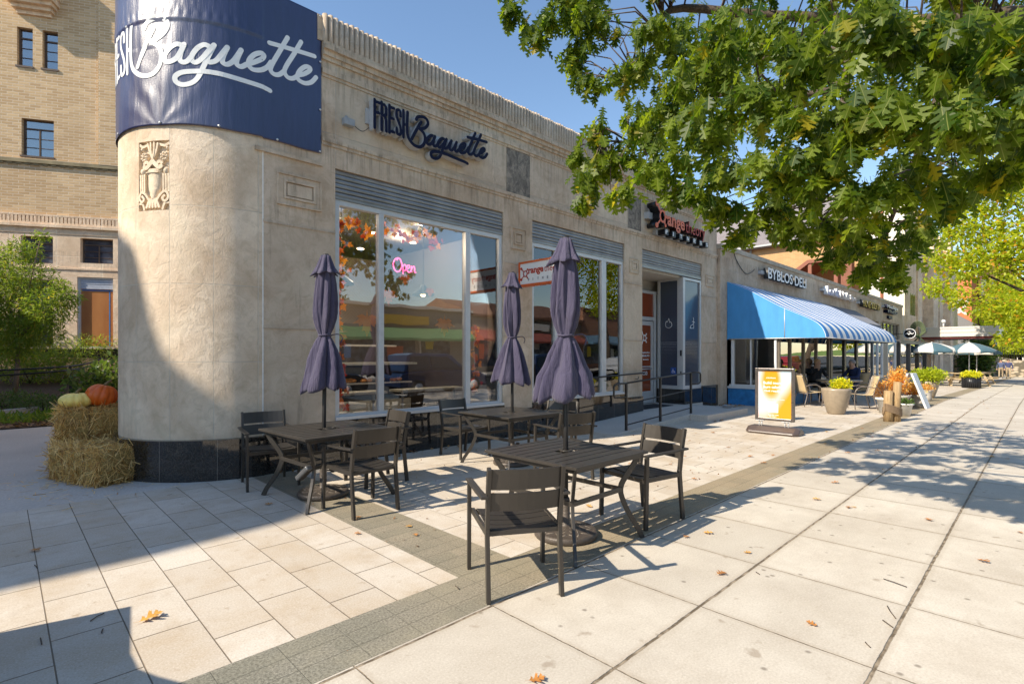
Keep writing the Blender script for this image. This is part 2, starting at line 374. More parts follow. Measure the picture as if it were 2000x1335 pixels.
t = NT('faded_purple_canvas'); w_ = t.noise(t.coord('Object', (16, 16, 2.2)), 1.2, 5, .65, 1.2); fd = t.noise(t.coord('Object', (2, 2, 1)), 2.0, 4, .6)
m_umb = t.done(t.mix(t.ramp(fd, .35, .7), (.050, .043, .080), (.082, .072, .115)), .85, 0, t.bump(w_, .022), .25, Sheen_Weight=.15)
def glassmat(name, tint, refl, base=None):
    t = NT(name); tr = t.n('ShaderNodeBsdfTransparent'); tr.inputs[0].default_value = tint + (1,); g = t.n('ShaderNodeBsdfGlossy'); g.inputs['Roughness'].default_value = 0; g.inputs[0].default_value = (1, 1, 1, 1)
    co = t.coord('Object'); nb = t.bump(t.noise(co, .8, 2), .003); t.l(nb, g.inputs['Normal'])
    fr = t.n('ShaderNodeFresnel'); fr.inputs[0].default_value = 1.5; f = t.math('ADD', t.math('MULTIPLY', fr.outputs[0], 1.2), refl, clamp=True)
    mx = t.n('ShaderNodeMixShader'); t.l(f, mx.inputs[0]); t.l(tr.outputs[0], mx.inputs[1]); t.l(g.outputs[0], mx.inputs[2]); t.l(mx.outputs[0], t.out.inputs[0]); t.t.nodes.remove(t.b)
    return t.mat
m_glass = glassmat('shop_glass', (.94, .94, .94), .07)
m_glassb = glassmat('blue_shop_glass', (.38, .40, .40), .22)
def leafmat(name, c1, c2, c3=None, trans=.5, p3=.12, rib=0):
    t = NT(name); t.t.nodes.remove(t.b); a = t.n('ShaderNodeAttribute', attribute_name='rnd').outputs['Fac']
    c = t.mix(a, c1, c2)
    if rib: c = t.mix(t.ramp(t.n('ShaderNodeAttribute', attribute_name='across').outputs['Fac'], .004, .014, rib, 0), c, (.42, .42, .14))
    if c3: c = t.mix(t.ramp(t.math('FRACT', t.math('MULTIPLY', a, 17.3)), 1 - p3 - .02, 1 - p3), c, c3)
    p = t.n('ShaderNodeBsdfPrincipled'); t.l(c, p.inputs['Base Color']); p.inputs['Roughness'].default_value = .45; p.inputs['Specular IOR Level'].default_value = .35
    tl = t.n('ShaderNodeBsdfTranslucent'); t.l(t.mix(.5, c, (.55, .6, .08), 'ADD') if False else t.mix(1.0, c, (2.6, 2.5, 1.2), 'MULTIPLY'), tl.inputs[0])
    mx = t.n('ShaderNodeMixShader'); mx.inputs[0].default_value = trans; t.l(p.outputs[0], mx.inputs[1]); t.l(tl.outputs[0], mx.inputs[2]); t.l(mx.outputs[0], t.out.inputs[0])
    return t.mat
m_oak = leafmat('oak_leaves', (.026, .062, .005), (.15, .20, .012), (.30, .25, .02), .5, .02, .45)
m_oakfar = leafmat('autumn_leaves', (.18, .25, .015), (.40, .41, .03), (.50, .26, .03), .5, .04)
m_willow = leafmat('slender_leaves', (.08, .14, .02), (.19, .24, .04), (.3, .26, .05), .45, .05)
m_shrub = leafmat('shrub_leaves', (.045, .085, .02), (.10, .15, .03), (.1, .12, .05), .3, .1)
m_orange = leafmat('orange_foliage', (.55, .31, .07), (.68, .45, .13), (.5, .16, .02), .3, .12)
m_lime_l = leafmat('lime_leaves', (.22, .28, .01), (.42, .45, .03), None, .35)
m_yellowf = leafmat('yellow_flowers', (.55, .50, .01), (.65, .62, .04), (.3, .4, .02), .3, .2)
m_fall = leafmat('dry_leaf', (.20, .10, .045), (.36, .20, .08), (.12, .06, .03), .15, .3)
m_bark = asphalt('bark', (.07, .05, .035), (.13, .1, .075), 60)
m_trunk = asphalt('pale_bark', (.14, .1, .07), (.24, .18, .13), 50)
# ---------------------------------------------------------------- scatter of small meshes in one object
def rot_from(dirs, roll, rng):
    """rotation matrices whose +Y axis lies along dirs"""
    d = dirs / np.linalg.norm(dirs, axis=1, keepdims=True); ref = rng.normal(size=d.shape)
    if roll is not None: ref = np.tile(np.array(roll, float), (len(d), 1)) + ref * .45
    x = np.cross(d, ref); x /= np.linalg.norm(x, axis=1, keepdims=True); z = np.cross(x, d)
    return np.stack([x, d, z], axis=2)
def scatter(name, tv, tf, pos, rot, sc, mat, parent=None, rng=None):
    tv = np.array(tv, float); N = len(pos); k = len(tv); sc = np.asarray(sc, float).reshape(-1, 1, 1)
    V = (np.einsum('nij,kj->nki', rot, tv) * sc + np.asarray(pos)[:, None, :]).reshape(-1, 3)
    if parent: V = V - np.array(base_matrix(parent).translation)
    F = []; 
    sizes = [len(f) for f in tf]; flat = np.concatenate([np.array(f) for f in tf])
    loops = (flat[None, :] + (np.arange(N) * k)[:, None]).reshape(-1)
    tot = np.tile(np.array(sizes), N); st = np.concatenate([[0], np.cumsum(tot)[:-1]])
    me = bpy.data.meshes.new(name); me.vertices.add(len(V)); me.vertices.foreach_set('co', V.reshape(-1))
    me.loops.add(len(loops)); me.loops.foreach_set('vertex_index', loops.astype(np.int32))
    me.polygons.add(len(tot)); me.polygons.foreach_set('loop_start', st.astype(np.int32)); me.polygons.foreach_set('loop_total', tot.astype(np.int32))
    me.update(calc_edges=True); me.validate()
    ac = me.attributes.new('across', 'FLOAT', 'POINT'); ac.data.foreach_set('value', np.tile(np.abs(tv[:, 0]), N).astype(np.float32))
    at_ = me.attributes.new('rnd', 'FLOAT', 'FACE'); r = np.repeat((rng or np.random.default_rng(1)).random(N), len(tf)); at_.data.foreach_set('value', r.astype(np.float32))
    me.materials.append(mat); o = bpy.data.objects.new(name, me); link(o); o.parent = parent; return o
def oak_leaf(fold=.12, droop=.22):
    half = [(.20, .012), (.27, .05), (.33, .13), (.385, .245), (.40, .175), (.43, .20), (.435, .145), (.42, .07), (.47, .06), (.53, .15), (.60, .26), (.69, .375), (.675, .285), (.735, .30), (.70, .205), (.665, .085), (.715, .07), (.78, .165), (.875, .265), (.86, .18), (.905, .175), (.87, .065), (.93, .085), (.96, .04)]
    vs = []; fs = []; mids = [1.0, .87, .74, .6, .47, .34, .20]
    for sgn in (1, -1):
        b = len(vs); ring = [(sgn * w, t) for t, w in half] + [(0, t) for t in mids]
        vs += [(x, t, abs(x) * fold) for x, t in ring]; f = list(range(b, b + len(ring))); fs.append(tuple(f if sgn > 0 else f[::-1]))
    b = len(vs); vs += [(-.009, 0, .004), (.009, 0, .004), (.009, .22, .004), (-.009, .22, .004)]; fs.append((b, b + 1, b + 2, b + 3))
    return [(x, y, z - droop * y * y * .5) for x, y, z in vs], fs
OAKV, OAKF = oak_leaf()
SL_V = [(0, 0, 0), (.11, .45, .05), (0, 1, -.08), (-.11, .45, .05)]; SL_F = [(0, 1, 2), (0, 2, 3)]           # slender
RL_V = [(0, 0, 0), (.22, .25, .05), (.26, .6, .04), (0, 1, -.1), (-.26, .6, .04), (-.22, .25, .05)]; RL_F = [(0, 1, 2, 3), (0, 3, 4, 5)]
def in_ball(n, rng, power=.45):
    p = rng.normal(size=(n, 3)); p /= np.linalg.norm(p, axis=1, keepdims=True); return p * (rng.random((n, 1)) ** power)
# ---------------------------------------------------------------- ground
def sheet(name, rects, mat, z=0.0, step=4):
    mb = MB()
    for x0, x1, y0, y1 in rects:
        n = max(1, int((x1 - x0) / step)); xs = [x0 + (x1 - x0) * i / n for i in range(n + 1)]
        if x0 < 22 < x1: xs = sorted(set(xs + [22.0]))
        if x0 < 75 < x1: xs = sorted(set(xs + [75.0]))
        for a, b in zip(xs, xs[1:]): mb.quad((a, y0, gz(a) + z), (b, y0, gz(b) + z), (b, y1, gz(b) + z), (a, y1, gz(a) + z))
    return tag(mb.build(name, mat), kind='structure')
sheet('ground', [(-300, 900, -700, 900)], m_road, -.155, 40)
sheet('pavement', [(-9, 110, -3.2, 2.371)], m_slab)
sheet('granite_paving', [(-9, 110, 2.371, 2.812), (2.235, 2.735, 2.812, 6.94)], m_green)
sheet('plaza_paving', [(-9, 2.235, 2.812, 7.0), (2.735, 62, 2.812, 6.98)], m_paver)
sheet('concrete_path', [(-9, 2.235, 7.0, 14.75), (62, 110, 2.812, 6.98)], m_concrete)
mb = MB(); mb.box(-9, 110, -3.35, -3.2, -.14, .004); tag(mb.build('road_kerb', m_concrete), kind='structure')
# ---------------------------------------------------------------- limestone shop building
CU, CV, CR = 2.38, 8.25, 1.30
V0 = 6.95
bld = thing('limestone_building', 'art deco limestone corner shop with round corner column and fluted cornice', 'building', (CU, V0, 0))
def colp(s, z, off=0.0):
    """point on the facade skin: s>=0 along the flat front from u=2.38, s<0 round the column; off = outwards"""
    if s >= 0: return (CU + s, V0 - off, z)
    a = -PI / 2 + s / CR
    return (CU + (CR + off) * math.cos(a), CV + (CR + off) * math.sin(a), z)
# column shell with a carved recess left open
mb = MB()
ss = sorted(set([-i * .07 for i in range(0, 56)] + [-1.476, -1.043])); zs = sorted(set([.49, 1.2, 2, 2.6, 3.25, 4.085, 4.6, 5.4, 6.17] + [.49 + .35 * i for i in range(17)]))
g_ = [[(s, z) for s in ss] for z in zs]
for i in range(len(zs) - 1):
    for j in range(len(ss) - 1):
        sm_, zm = (ss[j] + ss[j + 1]) / 2, (zs[i] + zs[i + 1]) / 2
        if -1.476 < sm_ < -1.043 and 3.25 < zm < 4.085: continue
        q = [(ss[j], zs[i]), (ss[j + 1], zs[i]), (ss[j + 1], zs[i + 1]), (ss[j], zs[i + 1])]
        mb.add([colp(s, z) for s, z in q], [(0, 1, 2, 3)], 0, True, uv=q)
o = mb.build('corner_column', m_limecol, bld, recalc=False)
import bmesh
bm = bmesh.new(); bm.from_mesh(o.data); bmesh.ops.remove_doubles(bm, verts=bm.verts, dist=.0005); bmesh.ops.recalc_face_normals(bm, faces=bm.faces); bm.to_mesh(o.data); bm.free()
# carved relief: urn, flowers, side columns and scrolls in a sunk panel
mb = MB(); s0, s1, z0, z1 = -1.476, -1.043, 3.25, 4.085; D = -.045
K = 8
for i in range(K):
    a, b = s0 + (s1 - s0) * i / K, s0 + (s1 - s0) * (i + 1) / K
    mb.add([colp(a, z0, D), colp(b, z0, D), colp(b, z1, D), colp(a, z1, D)], [(0, 1, 2, 3)])
    for z in (z0, z1): mb.add([colp(a, z, D), colp(b, z, D), colp(b, z, 0), colp(a, z, 0)], [(0, 1, 2, 3)])
for s in (s0, s1): mb.add([colp(s, z0, D), colp(s, z1, D), colp(s, z1, 0), colp(s, z0, 0)], [(0, 1, 2, 3)])
sc_ = (s0 + s1) / 2
rp = lambda x, y: (sc_ + x * .4335, z0 + y * .835)             # panel units: x -.5..5, y 0..1
def blob(x, y, r, h=.03, sx=1, sz=1, n=9):
    c = rp(x, y); vs = [colp(c[0], c[1], D + h)]; rings = [(.45, .9), (.8, .55), (1, 0)]
    for rr, hh in rings:
        for j in range(n):
            a = 2 * PI * j / n; vs.append(colp(c[0] + math.cos(a) * r * rr * sx, c[1] + math.sin(a) * r * rr * sz, D + h * hh))
    fs = [(0, 1 + j, 1 + (j + 1) % n) for j in range(n)]
    for q in range(2): fs += [(1 + q * n + j, 1 + (q + 1) * n + j, 1 + (q + 1) * n + (j + 1) % n, 1 + q * n + (j + 1) % n) for j in range(n)]
    mb.add(vs, fs, 0, True)
def stroke(pts, w, h=.03, ww=None):
    ribbon(mb, [rp(*p) for p in pts], w, 0, h, lambda s, z, d: colp(s, z, D + d))
# urn
def band(ylo, yhi, wlo, whi, h):
    n = 8; vs = []
    for y, w in ((ylo, wlo), (yhi, whi)):
        for j in range(n + 1):
            x = -1 + 2 * j / n; q = rp(x * w, y); vs.append(colp(q[0], q[1], D + h * math.sqrt(max(.0, 1 - x * x * .97))))
    mb.add(vs, [(j, j + 1, j + n + 2, j + n + 1) for j in range(n)], 0, True)
for a in ((.17, .21, .10, .10), (.21, .30, .10, .20), (.30, .36, .20, .22), (.36, .52, .22, .225), (.52, .565, .25, .25), (.565, .60, .29, .29)): band(*a, .05)
for sg in (-1, 1):
    for k in range(3): band_x = sg * (.31 + .075 * k); stroke([(band_x, .28), (band_x, .52)], .024, .035)
    stroke([(sg * .14, .16), (sg * .26, .24), (sg * .40, .27), (sg * .47, .19), (sg * .38, .13), (sg * .30, .17), (sg * .36, .21)], .028, .045)
    stroke([(sg * .48, .11), (sg * .36, .10), (sg * .30, .02)], .026, .04)
    blob(sg * .38, .57, .045, .05, 1, 1.3)
    for j in range(7):
        a = 2 * PI * j / 7; blob(sg * .33 + math.cos(a) * .085, .78 + math.sin(a) * .05, .026, .045)
    blob(sg * .33, .78, .024, .055)
    stroke([(0, .74), (sg * .10, .84), (sg * .16, .96)], .022, .045); stroke([(0, .74), (sg * .05, .86), (sg * .055, .97)], .02, .05)
    stroke([(0, .71), (sg * .18, .62), (sg * .27, .63)], .05, .05); stroke([(0, .72), (sg * .1, .66), (sg * .2, .70), (sg * .28, .68)], .035, .045)
    stroke([(sg * .2, .95), (sg * .36, .93), (sg * .47, .96)], .03, .035); blob(sg * .42, .90, .03, .04)
for k in range(5): stroke([((k - 2) * .055, .16), ((k - 2) * .10, .05)], .03, .045)
stroke([(-.19, .545), (.19, .545)], .01, .058)
mb.build('carved_panel', m_carve, bld)
# walls of the flat front
mb = MB(); T = .42; VB = V0 + T
mb.box(CU, 15.42, V0, VB, 4.12, 6.14)                     # wall above the shop windows
for a, b in ((CU, 3.345), (6.575, 7.345), (10.49, 11.27), (14.43, 15.42)): mb.box(a, b, V0, VB, .50, 4.12)
mb.box(15.42 - .4, 15.42, VB, 16, 0, 6.14); mb.box(CU, 15.0, 15.6, 16, 0, 6.14)
mb.box(1.75, CU + .1, 9.2, 9.6, .0, 6.1); mb.box(2.3, 2.6, 9.6, 16, 0, 6.1)
mb.build('wall', m_lime, bld)
mb = MB(); mb.box(2.6, 15.0, 7.38, 15.6, 5.6, 5.75); mb.build('roof', m_concrete, bld)
# black granite base
mb = MB()
for i in range(28):
    a, b = -i * .13, -(i + 1) * .13
    mb.add([colp(a, 0, .06), colp(b, 0, .06), colp(b, .49, .06), colp(a, .49, .06)], [(0, 1, 2, 3)], 0, True, uv=[(a, 0), (b, 0), (b, .49), (a, .49)])
    mb.add([colp(a, .49, .06), colp(b, .49, .06), colp(b, .495, 0), colp(a, .495, 0)], [(0, 1, 2, 3)])
mb.build('column_base', m_granite, bld); mb = MB(); mb.box(CU + .001, 3.345, V0 - .035, VB, 0, .5); mb.box(3.345, 6.575, V0 - .035, VB, 0, .60); mb.box(6.575, 7.345, V0 - .035, VB, 0, .5); mb.box(7.345, 10.49, V0 - .035, VB, 0, .60); mb.box(10.49, 11.27, V0 - .035, VB, 0, .5)
mb.build('granite_base', m_granite, bld); mb = MB(); mb.box(14.43, 15.42, V0 - .035, VB, 0, .62); mb.box(13.40, 14.43, V0 - .02, 7.76, 0, .56)
mb.build('granite_base', m_granite, bld)
# mouldings and cornice
mb = MB()
def mould(z0, z1, out, m=0): mb.box(CU + .77, 15.42 + out * .6, V0 - out, V0 + .01, z0, z1, m)
for a in ((4.40, 4.445, .018), (4.445, 4.51, .034), (5.335, 5.375, .016), (5.375, 5.45, .034), (5.565, 5.62, .03), (5.62, 5.69, .06), (5.69, 5.745, .10), (5.745, 5.80, .075)): mould(*a)
mb.box(CU - .1, CU + .77, V0 - .034, V0 + .01, 4.09, 4.14)
for z in (3.215, 1.865):
    for a, b in ((CU, 3.345), (6.575, 7.345), (10.49, 11.27), (14.43, 15.42)): mb.box(a + .002, b - .002, V0 - .012, V0 + .01, z - .012, z + .022)
mb.box(CU + .7, 15.45, V0 - .03, V0 + .3, 5.80, 6.145)
n = 158
for i in range(n):
    x = CU + .76 + (15.46 - CU - .76) * (i + .5) / n; r = (15.46 - CU - .76) / n / 2; vs = []; zt = 6.17 + .008 * math.sin(i * 7.7)
    for z in (5.80, zt):
        for j in range(6): a = PI + PI * j / 5; vs.append((x + r * .94 * math.cos(a), V0 - .03 + r * 1.3 * math.sin(a), z))
    mb.add(vs, [(j, j + 1, j + 7, j + 6) for j in range(5)] + [(6, 7, 8, 9, 10, 11)], 0, True)
mb.build('cornice', m_lime, bld)
# sunk square ornaments on the pilasters
for a, b, z0_, z1_ in ((2.547, 3.14, 3.465, 3.885), (6.757, 7.152, 3.487, 3.886), (10.70, 11.10, 3.467, 3.825), (14.676, 15.212, 3.51, 3.85)):
    mb = MB(); h = z1_ - z0_
    def ring(i, o_, d):
        for (xa, xb, za, zb) in ((a + i, b - i, z0_ + i, z0_ + o_), (a + i, b - i, z1_ - o_, z1_ - i), (a + i, a + o_, z0_ + o_, z1_ - o_), (b - o_, b - i, z0_ + o_, z1_ - o_)): mb.box(xa, xb, V0 - d, V0 + .005, za, zb)
    ring(0, .022, .03); ring(.022, .085, .014); ring(.085, .115, .034); mb.box(a + .13, b - .13, V0 - .022, V0 + .005, z0_ + .13, z1_ - .13)
    mb.build('square_ornament', m_lime, bld, bevel=.003)
mb = MB(); mb.box(CU - .006, CU + .006, V0 - .004, V0 + .02, .5, 4.09); mb.build('white_mortar_bead', plain('white_mortar', (.8, .78, .74), .8), bld)
t = NT('dark_weathered_stone'); co = t.coord('Object'); q = t.noise(t.coord('Object', (4, 4, 3)), 1.6, 7, .78, .8)
m_patch = t.done(t.mix(t.ramp(q, .42, .62), (.11, .095, .08), (.34, .285, .22)), .8, 0, t.bump(t.noise(co, 30, 5), .004))
for a, b, c_, d in ((6.655, 7.275, 4.52, 5.33), (10.634, 11.21, 4.52, 5.33)):
    mb = MB(); mb.box(a, b, V0 - .006, V0 + .01, c_, d); mb.build('weathered_panel', m_patch, bld)
# roller shutter housings
for a, b in ((3.345, 6.575), (7.345, 10.49), (11.27, 14.43)):
    mb = MB(); mb.box(a, b, V0 + .05, VB, 3.735, 4.12)
    z = 3.74
    while z < 4.11:
        h = .058 if int((z - 3.74) / .062) % 2 else .052
        mb.prism([(V0 + .05, z), (V0 + .025, z + .006), (V0 + .02, z + .03), (V0 + .028, z + h), (V0 + .05, z + h + .002)], a + .002, b - .002, lambda p, q_, d: (d, p, q_)); z += .062
    mb.box(a + .002, b - .002, V0 + .012, V0 + .05, 3.70 if a < 11 else 3.67, 3.738)
    mb.build('roller_shutter_housing', m_slat, bld)
# window frames and glass
def window(a, b, z0, z1, mull, v=V0 + .03, par=bld, gm=None, fw=.075, sill=True, name='window'):
    mb = MB(); d0, d1 = v, v + .09; mb.box(a, a + fw, d0, d1, z0, z1); mb.box(b - fw, b, d0, d1, z0, z1); mb.box(a + fw, b - fw, d0, d1, z1 - fw, z1); mb.box(a + fw, b - fw, d0, d1, z0, z0 + fw)
    if sill: mb.box(a, b, v - .06, v - .002, z0 - .03, z0 + .045)
    for x, w in mull: mb.box(x - w / 2, x + w / 2, d0, d1, z0 + fw, z1 - fw)
    for x in [a + fw] + [x + w / 2 for x, w in mull]: mb.box(x, x + .012, d0 + .055, d0 + .10, z0 + fw, z1 - fw)
    f = mb.build(name, m_alu, par, bevel=.004)
    xs = [a + fw] + sum([[x - w / 2, x + w / 2] for x, w in mull], []) + [b - fw]
    for i in range(0, len(xs), 2):
        mb = MB(); mb.box(xs[i], xs[i + 1], v + .05, v + .056, z0 + fw, z1 - fw); mb.build('glass_pane', gm or m_glass, f)
    return f
for a_ in ((3.345, 6.575, .60, 3.70, ((4.09, .085), (5.77, .10))), (7.345, 10.49, .60, 3.70, ((8.09, .09), (9.73, .17)))):
    f = window(*a_)
# ---- door bay
m_tint = glassmat('dark_tinted_film', (.02, .03, .05), .10)
def film(name, c, r=.12, sp=.6):
    t = NT(name); co = t.coord('Object'); return t.done(c, r, 0, t.bump(t.noise(co, 2, 2), .004), sp)
m_film = film('slate_blue_window_film', (.055, .07, .10)); m_orfilm = film('burnt_orange_window_film', (.22, .045, .015))
m_white = plain('white_vinyl', (.8, .8, .8), .5, var=.03); m_fogwhite = plain('translucent_white_vinyl', (.38, .40, .46), .5, var=.03)
mb = MB(); mb.box(11.27, 14.43, VB - .3, 8.2, 3.62, 3.70); mb.box(14.33, 14.43, 7.76, 8.2, .1, 3.7); mb.box(11.27, 14.33, 8.0, 8.2, 3.3, 3.62); mb.build('recess_ceiling', plain('cream_soffit', (.5, .46, .4), .8), bld)
mb = MB()
mb.box(13.36, 13.47, V0 + .01, V0 + .12, .56, 3.64); mb.box(14.35, 14.43, V0 + .01, V0 + .12, .56, 3.64); mb.box(13.47, 14.35, V0 + .01, V0 + .12, 3.57, 3.64); mb.box(13.47, 14.35, V0 + .01, V0 + .12, .56, .66)
mb.box(13.38, 13.46, V0 + .12, V0 + .20, .56, 3.64); mb.box(13.38, 13.46, 7.68, 7.76, .56, 3.64); mb.box(13.38, 13.46, 7.15, 7.68, .56, .66); mb.box(13.38, 13.46, 7.15, 7.68, 3.57, 3.64)
sf = mb.build('sidelight_frame', m_alu, bld, bevel=.004)
mb = MB(); mb.box(13.47, 14.35, V0 + .05, V0 + .056, .66, 3.57); mb.box(13.415, 13.421, 7.15, 7.68, .66, 3.57); mb.build('filmed_glass', m_film, sf)
mb = MB()
for i in range(9):
    for j in range(26):
        r = .0085 * (1 - i / 10); u_ = 13.52 + .033 * j; z = 1.86 - i * .042
        if u_ < 14.34: mb.add([(u_ + r * math.cos(q * PI / 3), V0 + .047, z + r * math.sin(q * PI / 3)) for q in range(6)], [tuple(range(6))])
        v_ = 7.66 - .02 * j
        mb.add([(13.412, v_ + r * .8 * math.cos(q * PI / 3), z + r * math.sin(q * PI / 3)) for q in range(6)], [tuple(range(6))])
tag(mb.build('dot_pattern', m_fogwhite, sf), kind='stuff')
fl = lambda s, z, d: (13.41 - d, 7.42 - s, 2.27 + z)
mb = MB(); ribbon(mb, [(.0, .26), (-.03, .19), (-.06, .16), (-.075, .19), (-.10, .11), (-.09, .04), (-.03, .0), (.03, .0), (.09, .05), (.085, .12), (.05, .17), (.035, .14), (.02, .2), (.0, .26)], .011, -.001, .003, fl)
mb.build('flame_icon', m_white, sf)
sh = lambda s, z, d: (13.93 + s, V0 + .046 - d, 2.26 + z)
mb = MB(); ribbon(mb, [(-.10, 0), (.10, 0), (.11, .03), (.10, .14), (.02, .10), (-.07, .07), (-.10, 0)], .012, -.001, .003, sh, sm=False); ribbon(mb, [(.10, .14), (.10, .26), (.08, .30)], .012, -.001, .003, sh, sm=False); ribbon(mb, [(.02, .19), (.17, .17)], .012, -.001, .003, sh, sm=False)
mb.build('shoe_icon', m_white, sf)
mb = MB(); mb.box(13.407, 13.413, 7.20, 7.36, .98, 1.16); st_ = mb.build('accessible_entrance_sticker', plain('sign_blue', (.02, .08, .35), .4), sf)
wc = lambda s, z, d: (13.406 - d, 7.28 - s, 1.06 + z)
mb = MB(); ribbon(mb, [(-.01, .06), (-.01, .0), (.03, .0), (.045, -.045)], .011, -.001, .002, wc, sm=False); ribbon(mb, [(-.02, .015), (-.045, -.02), (-.015, -.05), (.02, -.03)], .009, -.001, .002, wc); mb.build('wheelchair_symbol', m_white, st_)
mb = MB(); mb.box(13.345, 13.357, 7.0, 7.05, 1.48, 1.64); mb.build('keypad', m_black, sf, bevel=.004); mb = MB(); mb.box(13.345, 13.357, 7.01, 7.04, .98, 1.06); mb.build('door_release_pad', m_black, sf, bevel=.004)
# doors at the back of the recess
DV = 7.82
mb = MB(); mb.box(13.24, 13.36, DV - .04, DV + .06, .16, 3.3); mb.box(11.95, 12.05, DV - .04, DV + .06, .16, 3.3); mb.box(12.05, 13.24, DV - .04, DV + .06, 2.47, 2.57); mb.box(12.05, 13.24, DV - .04, DV + .06, 3.22, 3.3)
mb.box(11.27, 11.95, DV, DV + .1, .1, 3.4); df = mb.build('door_frame', m_alu, bld, bevel=.004)
mb = MB(); mb.box(12.05, 13.24, DV + .0, DV + .006, 2.57, 3.22); mb.build('transom_glass', m_orfilm, df)
text('street_number', '3412', .16, .004, m_black, F_FACE(12.35, 2.72, DV - .004), df)
mb = MB(); mb.box(12.07, 12.18, DV - .02, DV + .03, .17, 2.45); mb.box(13.11, 13.22, DV - .02, DV + .03, .17, 2.45); mb.box(12.18, 13.11, DV - .02, DV + .03, 2.33, 2.45); mb.box(12.18, 13.11, DV - .02, DV + .03, .17, .50)
dr = mb.build('door', m_alu, bld, bevel=.004)
mb = MB(); mb.box(12.18, 13.11, DV, DV + .006, .50, 2.33); mb.build('door_glass', m_orfilm, dr)
mb = MB(); mb.tube([(12.25, DV - .07, 1.12), (13.05, DV - .07, 1.12)], .017); mb.box(12.2, 13.1, DV - .03, DV - .004, 1.17, 1.2); mb.build('push_bar', m_alu, dr)
def splat(mb, fn, s, m=0):
    """round mark: a ring with six arms ending in dots"""
    ribbon(mb, [(s * .30 * math.cos(a), s * .34 * math.sin(a)) for a in [2 * PI * i / 12 for i in range(13)]], s * .13, 0, .004, fn, m)
    for a, l, r in ((2.35, .95, .17), (3.9, .95, .17), (.95, .62, .11), (5.3, .62, .11), (.0, .5, .07)):
        ca, sa = math.cos(a), math.sin(a); ribbon(mb, [(s * .33 * ca, s * .33 * sa), (s * l * ca * .8, s * l * sa * .8)], s * .12, 0, .004, fn, m, sm=False)
        cx, cz = s * l * ca, s * l * sa; n = 12; P = [(cx + s * r * math.cos(q * 2 * PI / n), cz + s * r * math.sin(q * 2 * PI / n)) for q in range(n)]
        mb.prism(P, 0, .007, lambda x, y, d: fn(x, y, d), m)
mb = MB(); splat(mb, lambda x, z, d: (12.80 + x, DV - .004 - d, 1.98 + z), .22); mb.build('door_logo', m_white, dr)
for s, z, si in (('orangetheory fitness', 1.56, .05), ('202.545.7971', 1.46, .075), ('Open every day', 1.37, .045)): text('door_lettering', s, si, .003, m_white, F_FACE(12.85, z, DV - .005), dr, .002, 'CENTER')
mb = MB()
for k in range(3): ribbon(mb, [(.03 * math.cos(a) + .085 * k, .045 * math.sin(a)) for a in [2 * PI * i / 10 for i in range(11)]], .018, 0, .003, lambda x, z, d: (12.72 + x, DV - .004 - d, 1.0 + z))
mb.build('door_lettering', m_white, dr)
# ---- interior seen through the glass
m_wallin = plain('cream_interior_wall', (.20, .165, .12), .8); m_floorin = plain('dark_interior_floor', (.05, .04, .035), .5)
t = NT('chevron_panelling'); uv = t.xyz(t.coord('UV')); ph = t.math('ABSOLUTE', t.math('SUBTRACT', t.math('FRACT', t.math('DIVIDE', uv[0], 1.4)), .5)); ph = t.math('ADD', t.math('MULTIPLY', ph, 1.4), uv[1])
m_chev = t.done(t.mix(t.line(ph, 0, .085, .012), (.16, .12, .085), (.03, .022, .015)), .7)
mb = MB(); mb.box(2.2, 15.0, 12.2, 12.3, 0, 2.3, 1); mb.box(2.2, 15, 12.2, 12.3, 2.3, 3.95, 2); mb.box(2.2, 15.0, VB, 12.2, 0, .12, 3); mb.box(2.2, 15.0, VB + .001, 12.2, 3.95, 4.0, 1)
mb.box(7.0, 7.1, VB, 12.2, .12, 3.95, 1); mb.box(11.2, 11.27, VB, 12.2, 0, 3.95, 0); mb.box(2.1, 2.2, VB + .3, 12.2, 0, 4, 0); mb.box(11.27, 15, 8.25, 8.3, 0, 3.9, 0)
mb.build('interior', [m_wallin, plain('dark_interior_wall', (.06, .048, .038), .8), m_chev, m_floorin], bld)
def fit_text(name, s, w, h, depth, mat, M_, parent=None, bold=0, side=None):
    """lettering stretched to exactly w x h metres"""
    o = text(name, s, 1, 1, mat, Matrix.Identity(4), None, bold); me = o.data
    xs = [v.co.x for v in me.vertices]; ys = [v.co.y for v in me.vertices]; a, b, c_, d = min(xs), max(xs), min(ys), max(ys)
    for v in me.vertices: v.co = ((v.co.x - a) / (b - a) * w, (v.co.y - c_) / (d - c_) * h, (v.co.z - .5) * depth)
    if side:
        me.materials.append(side); me.update()
        for p in me.polygons:
            if abs(p.normal.z) < .5 or p.center.z < -depth * .5: p.material_index = 1
    me.transform(M_)
    if parent: me.transform(base_matrix(parent).inverted())
    o.parent = parent; return o
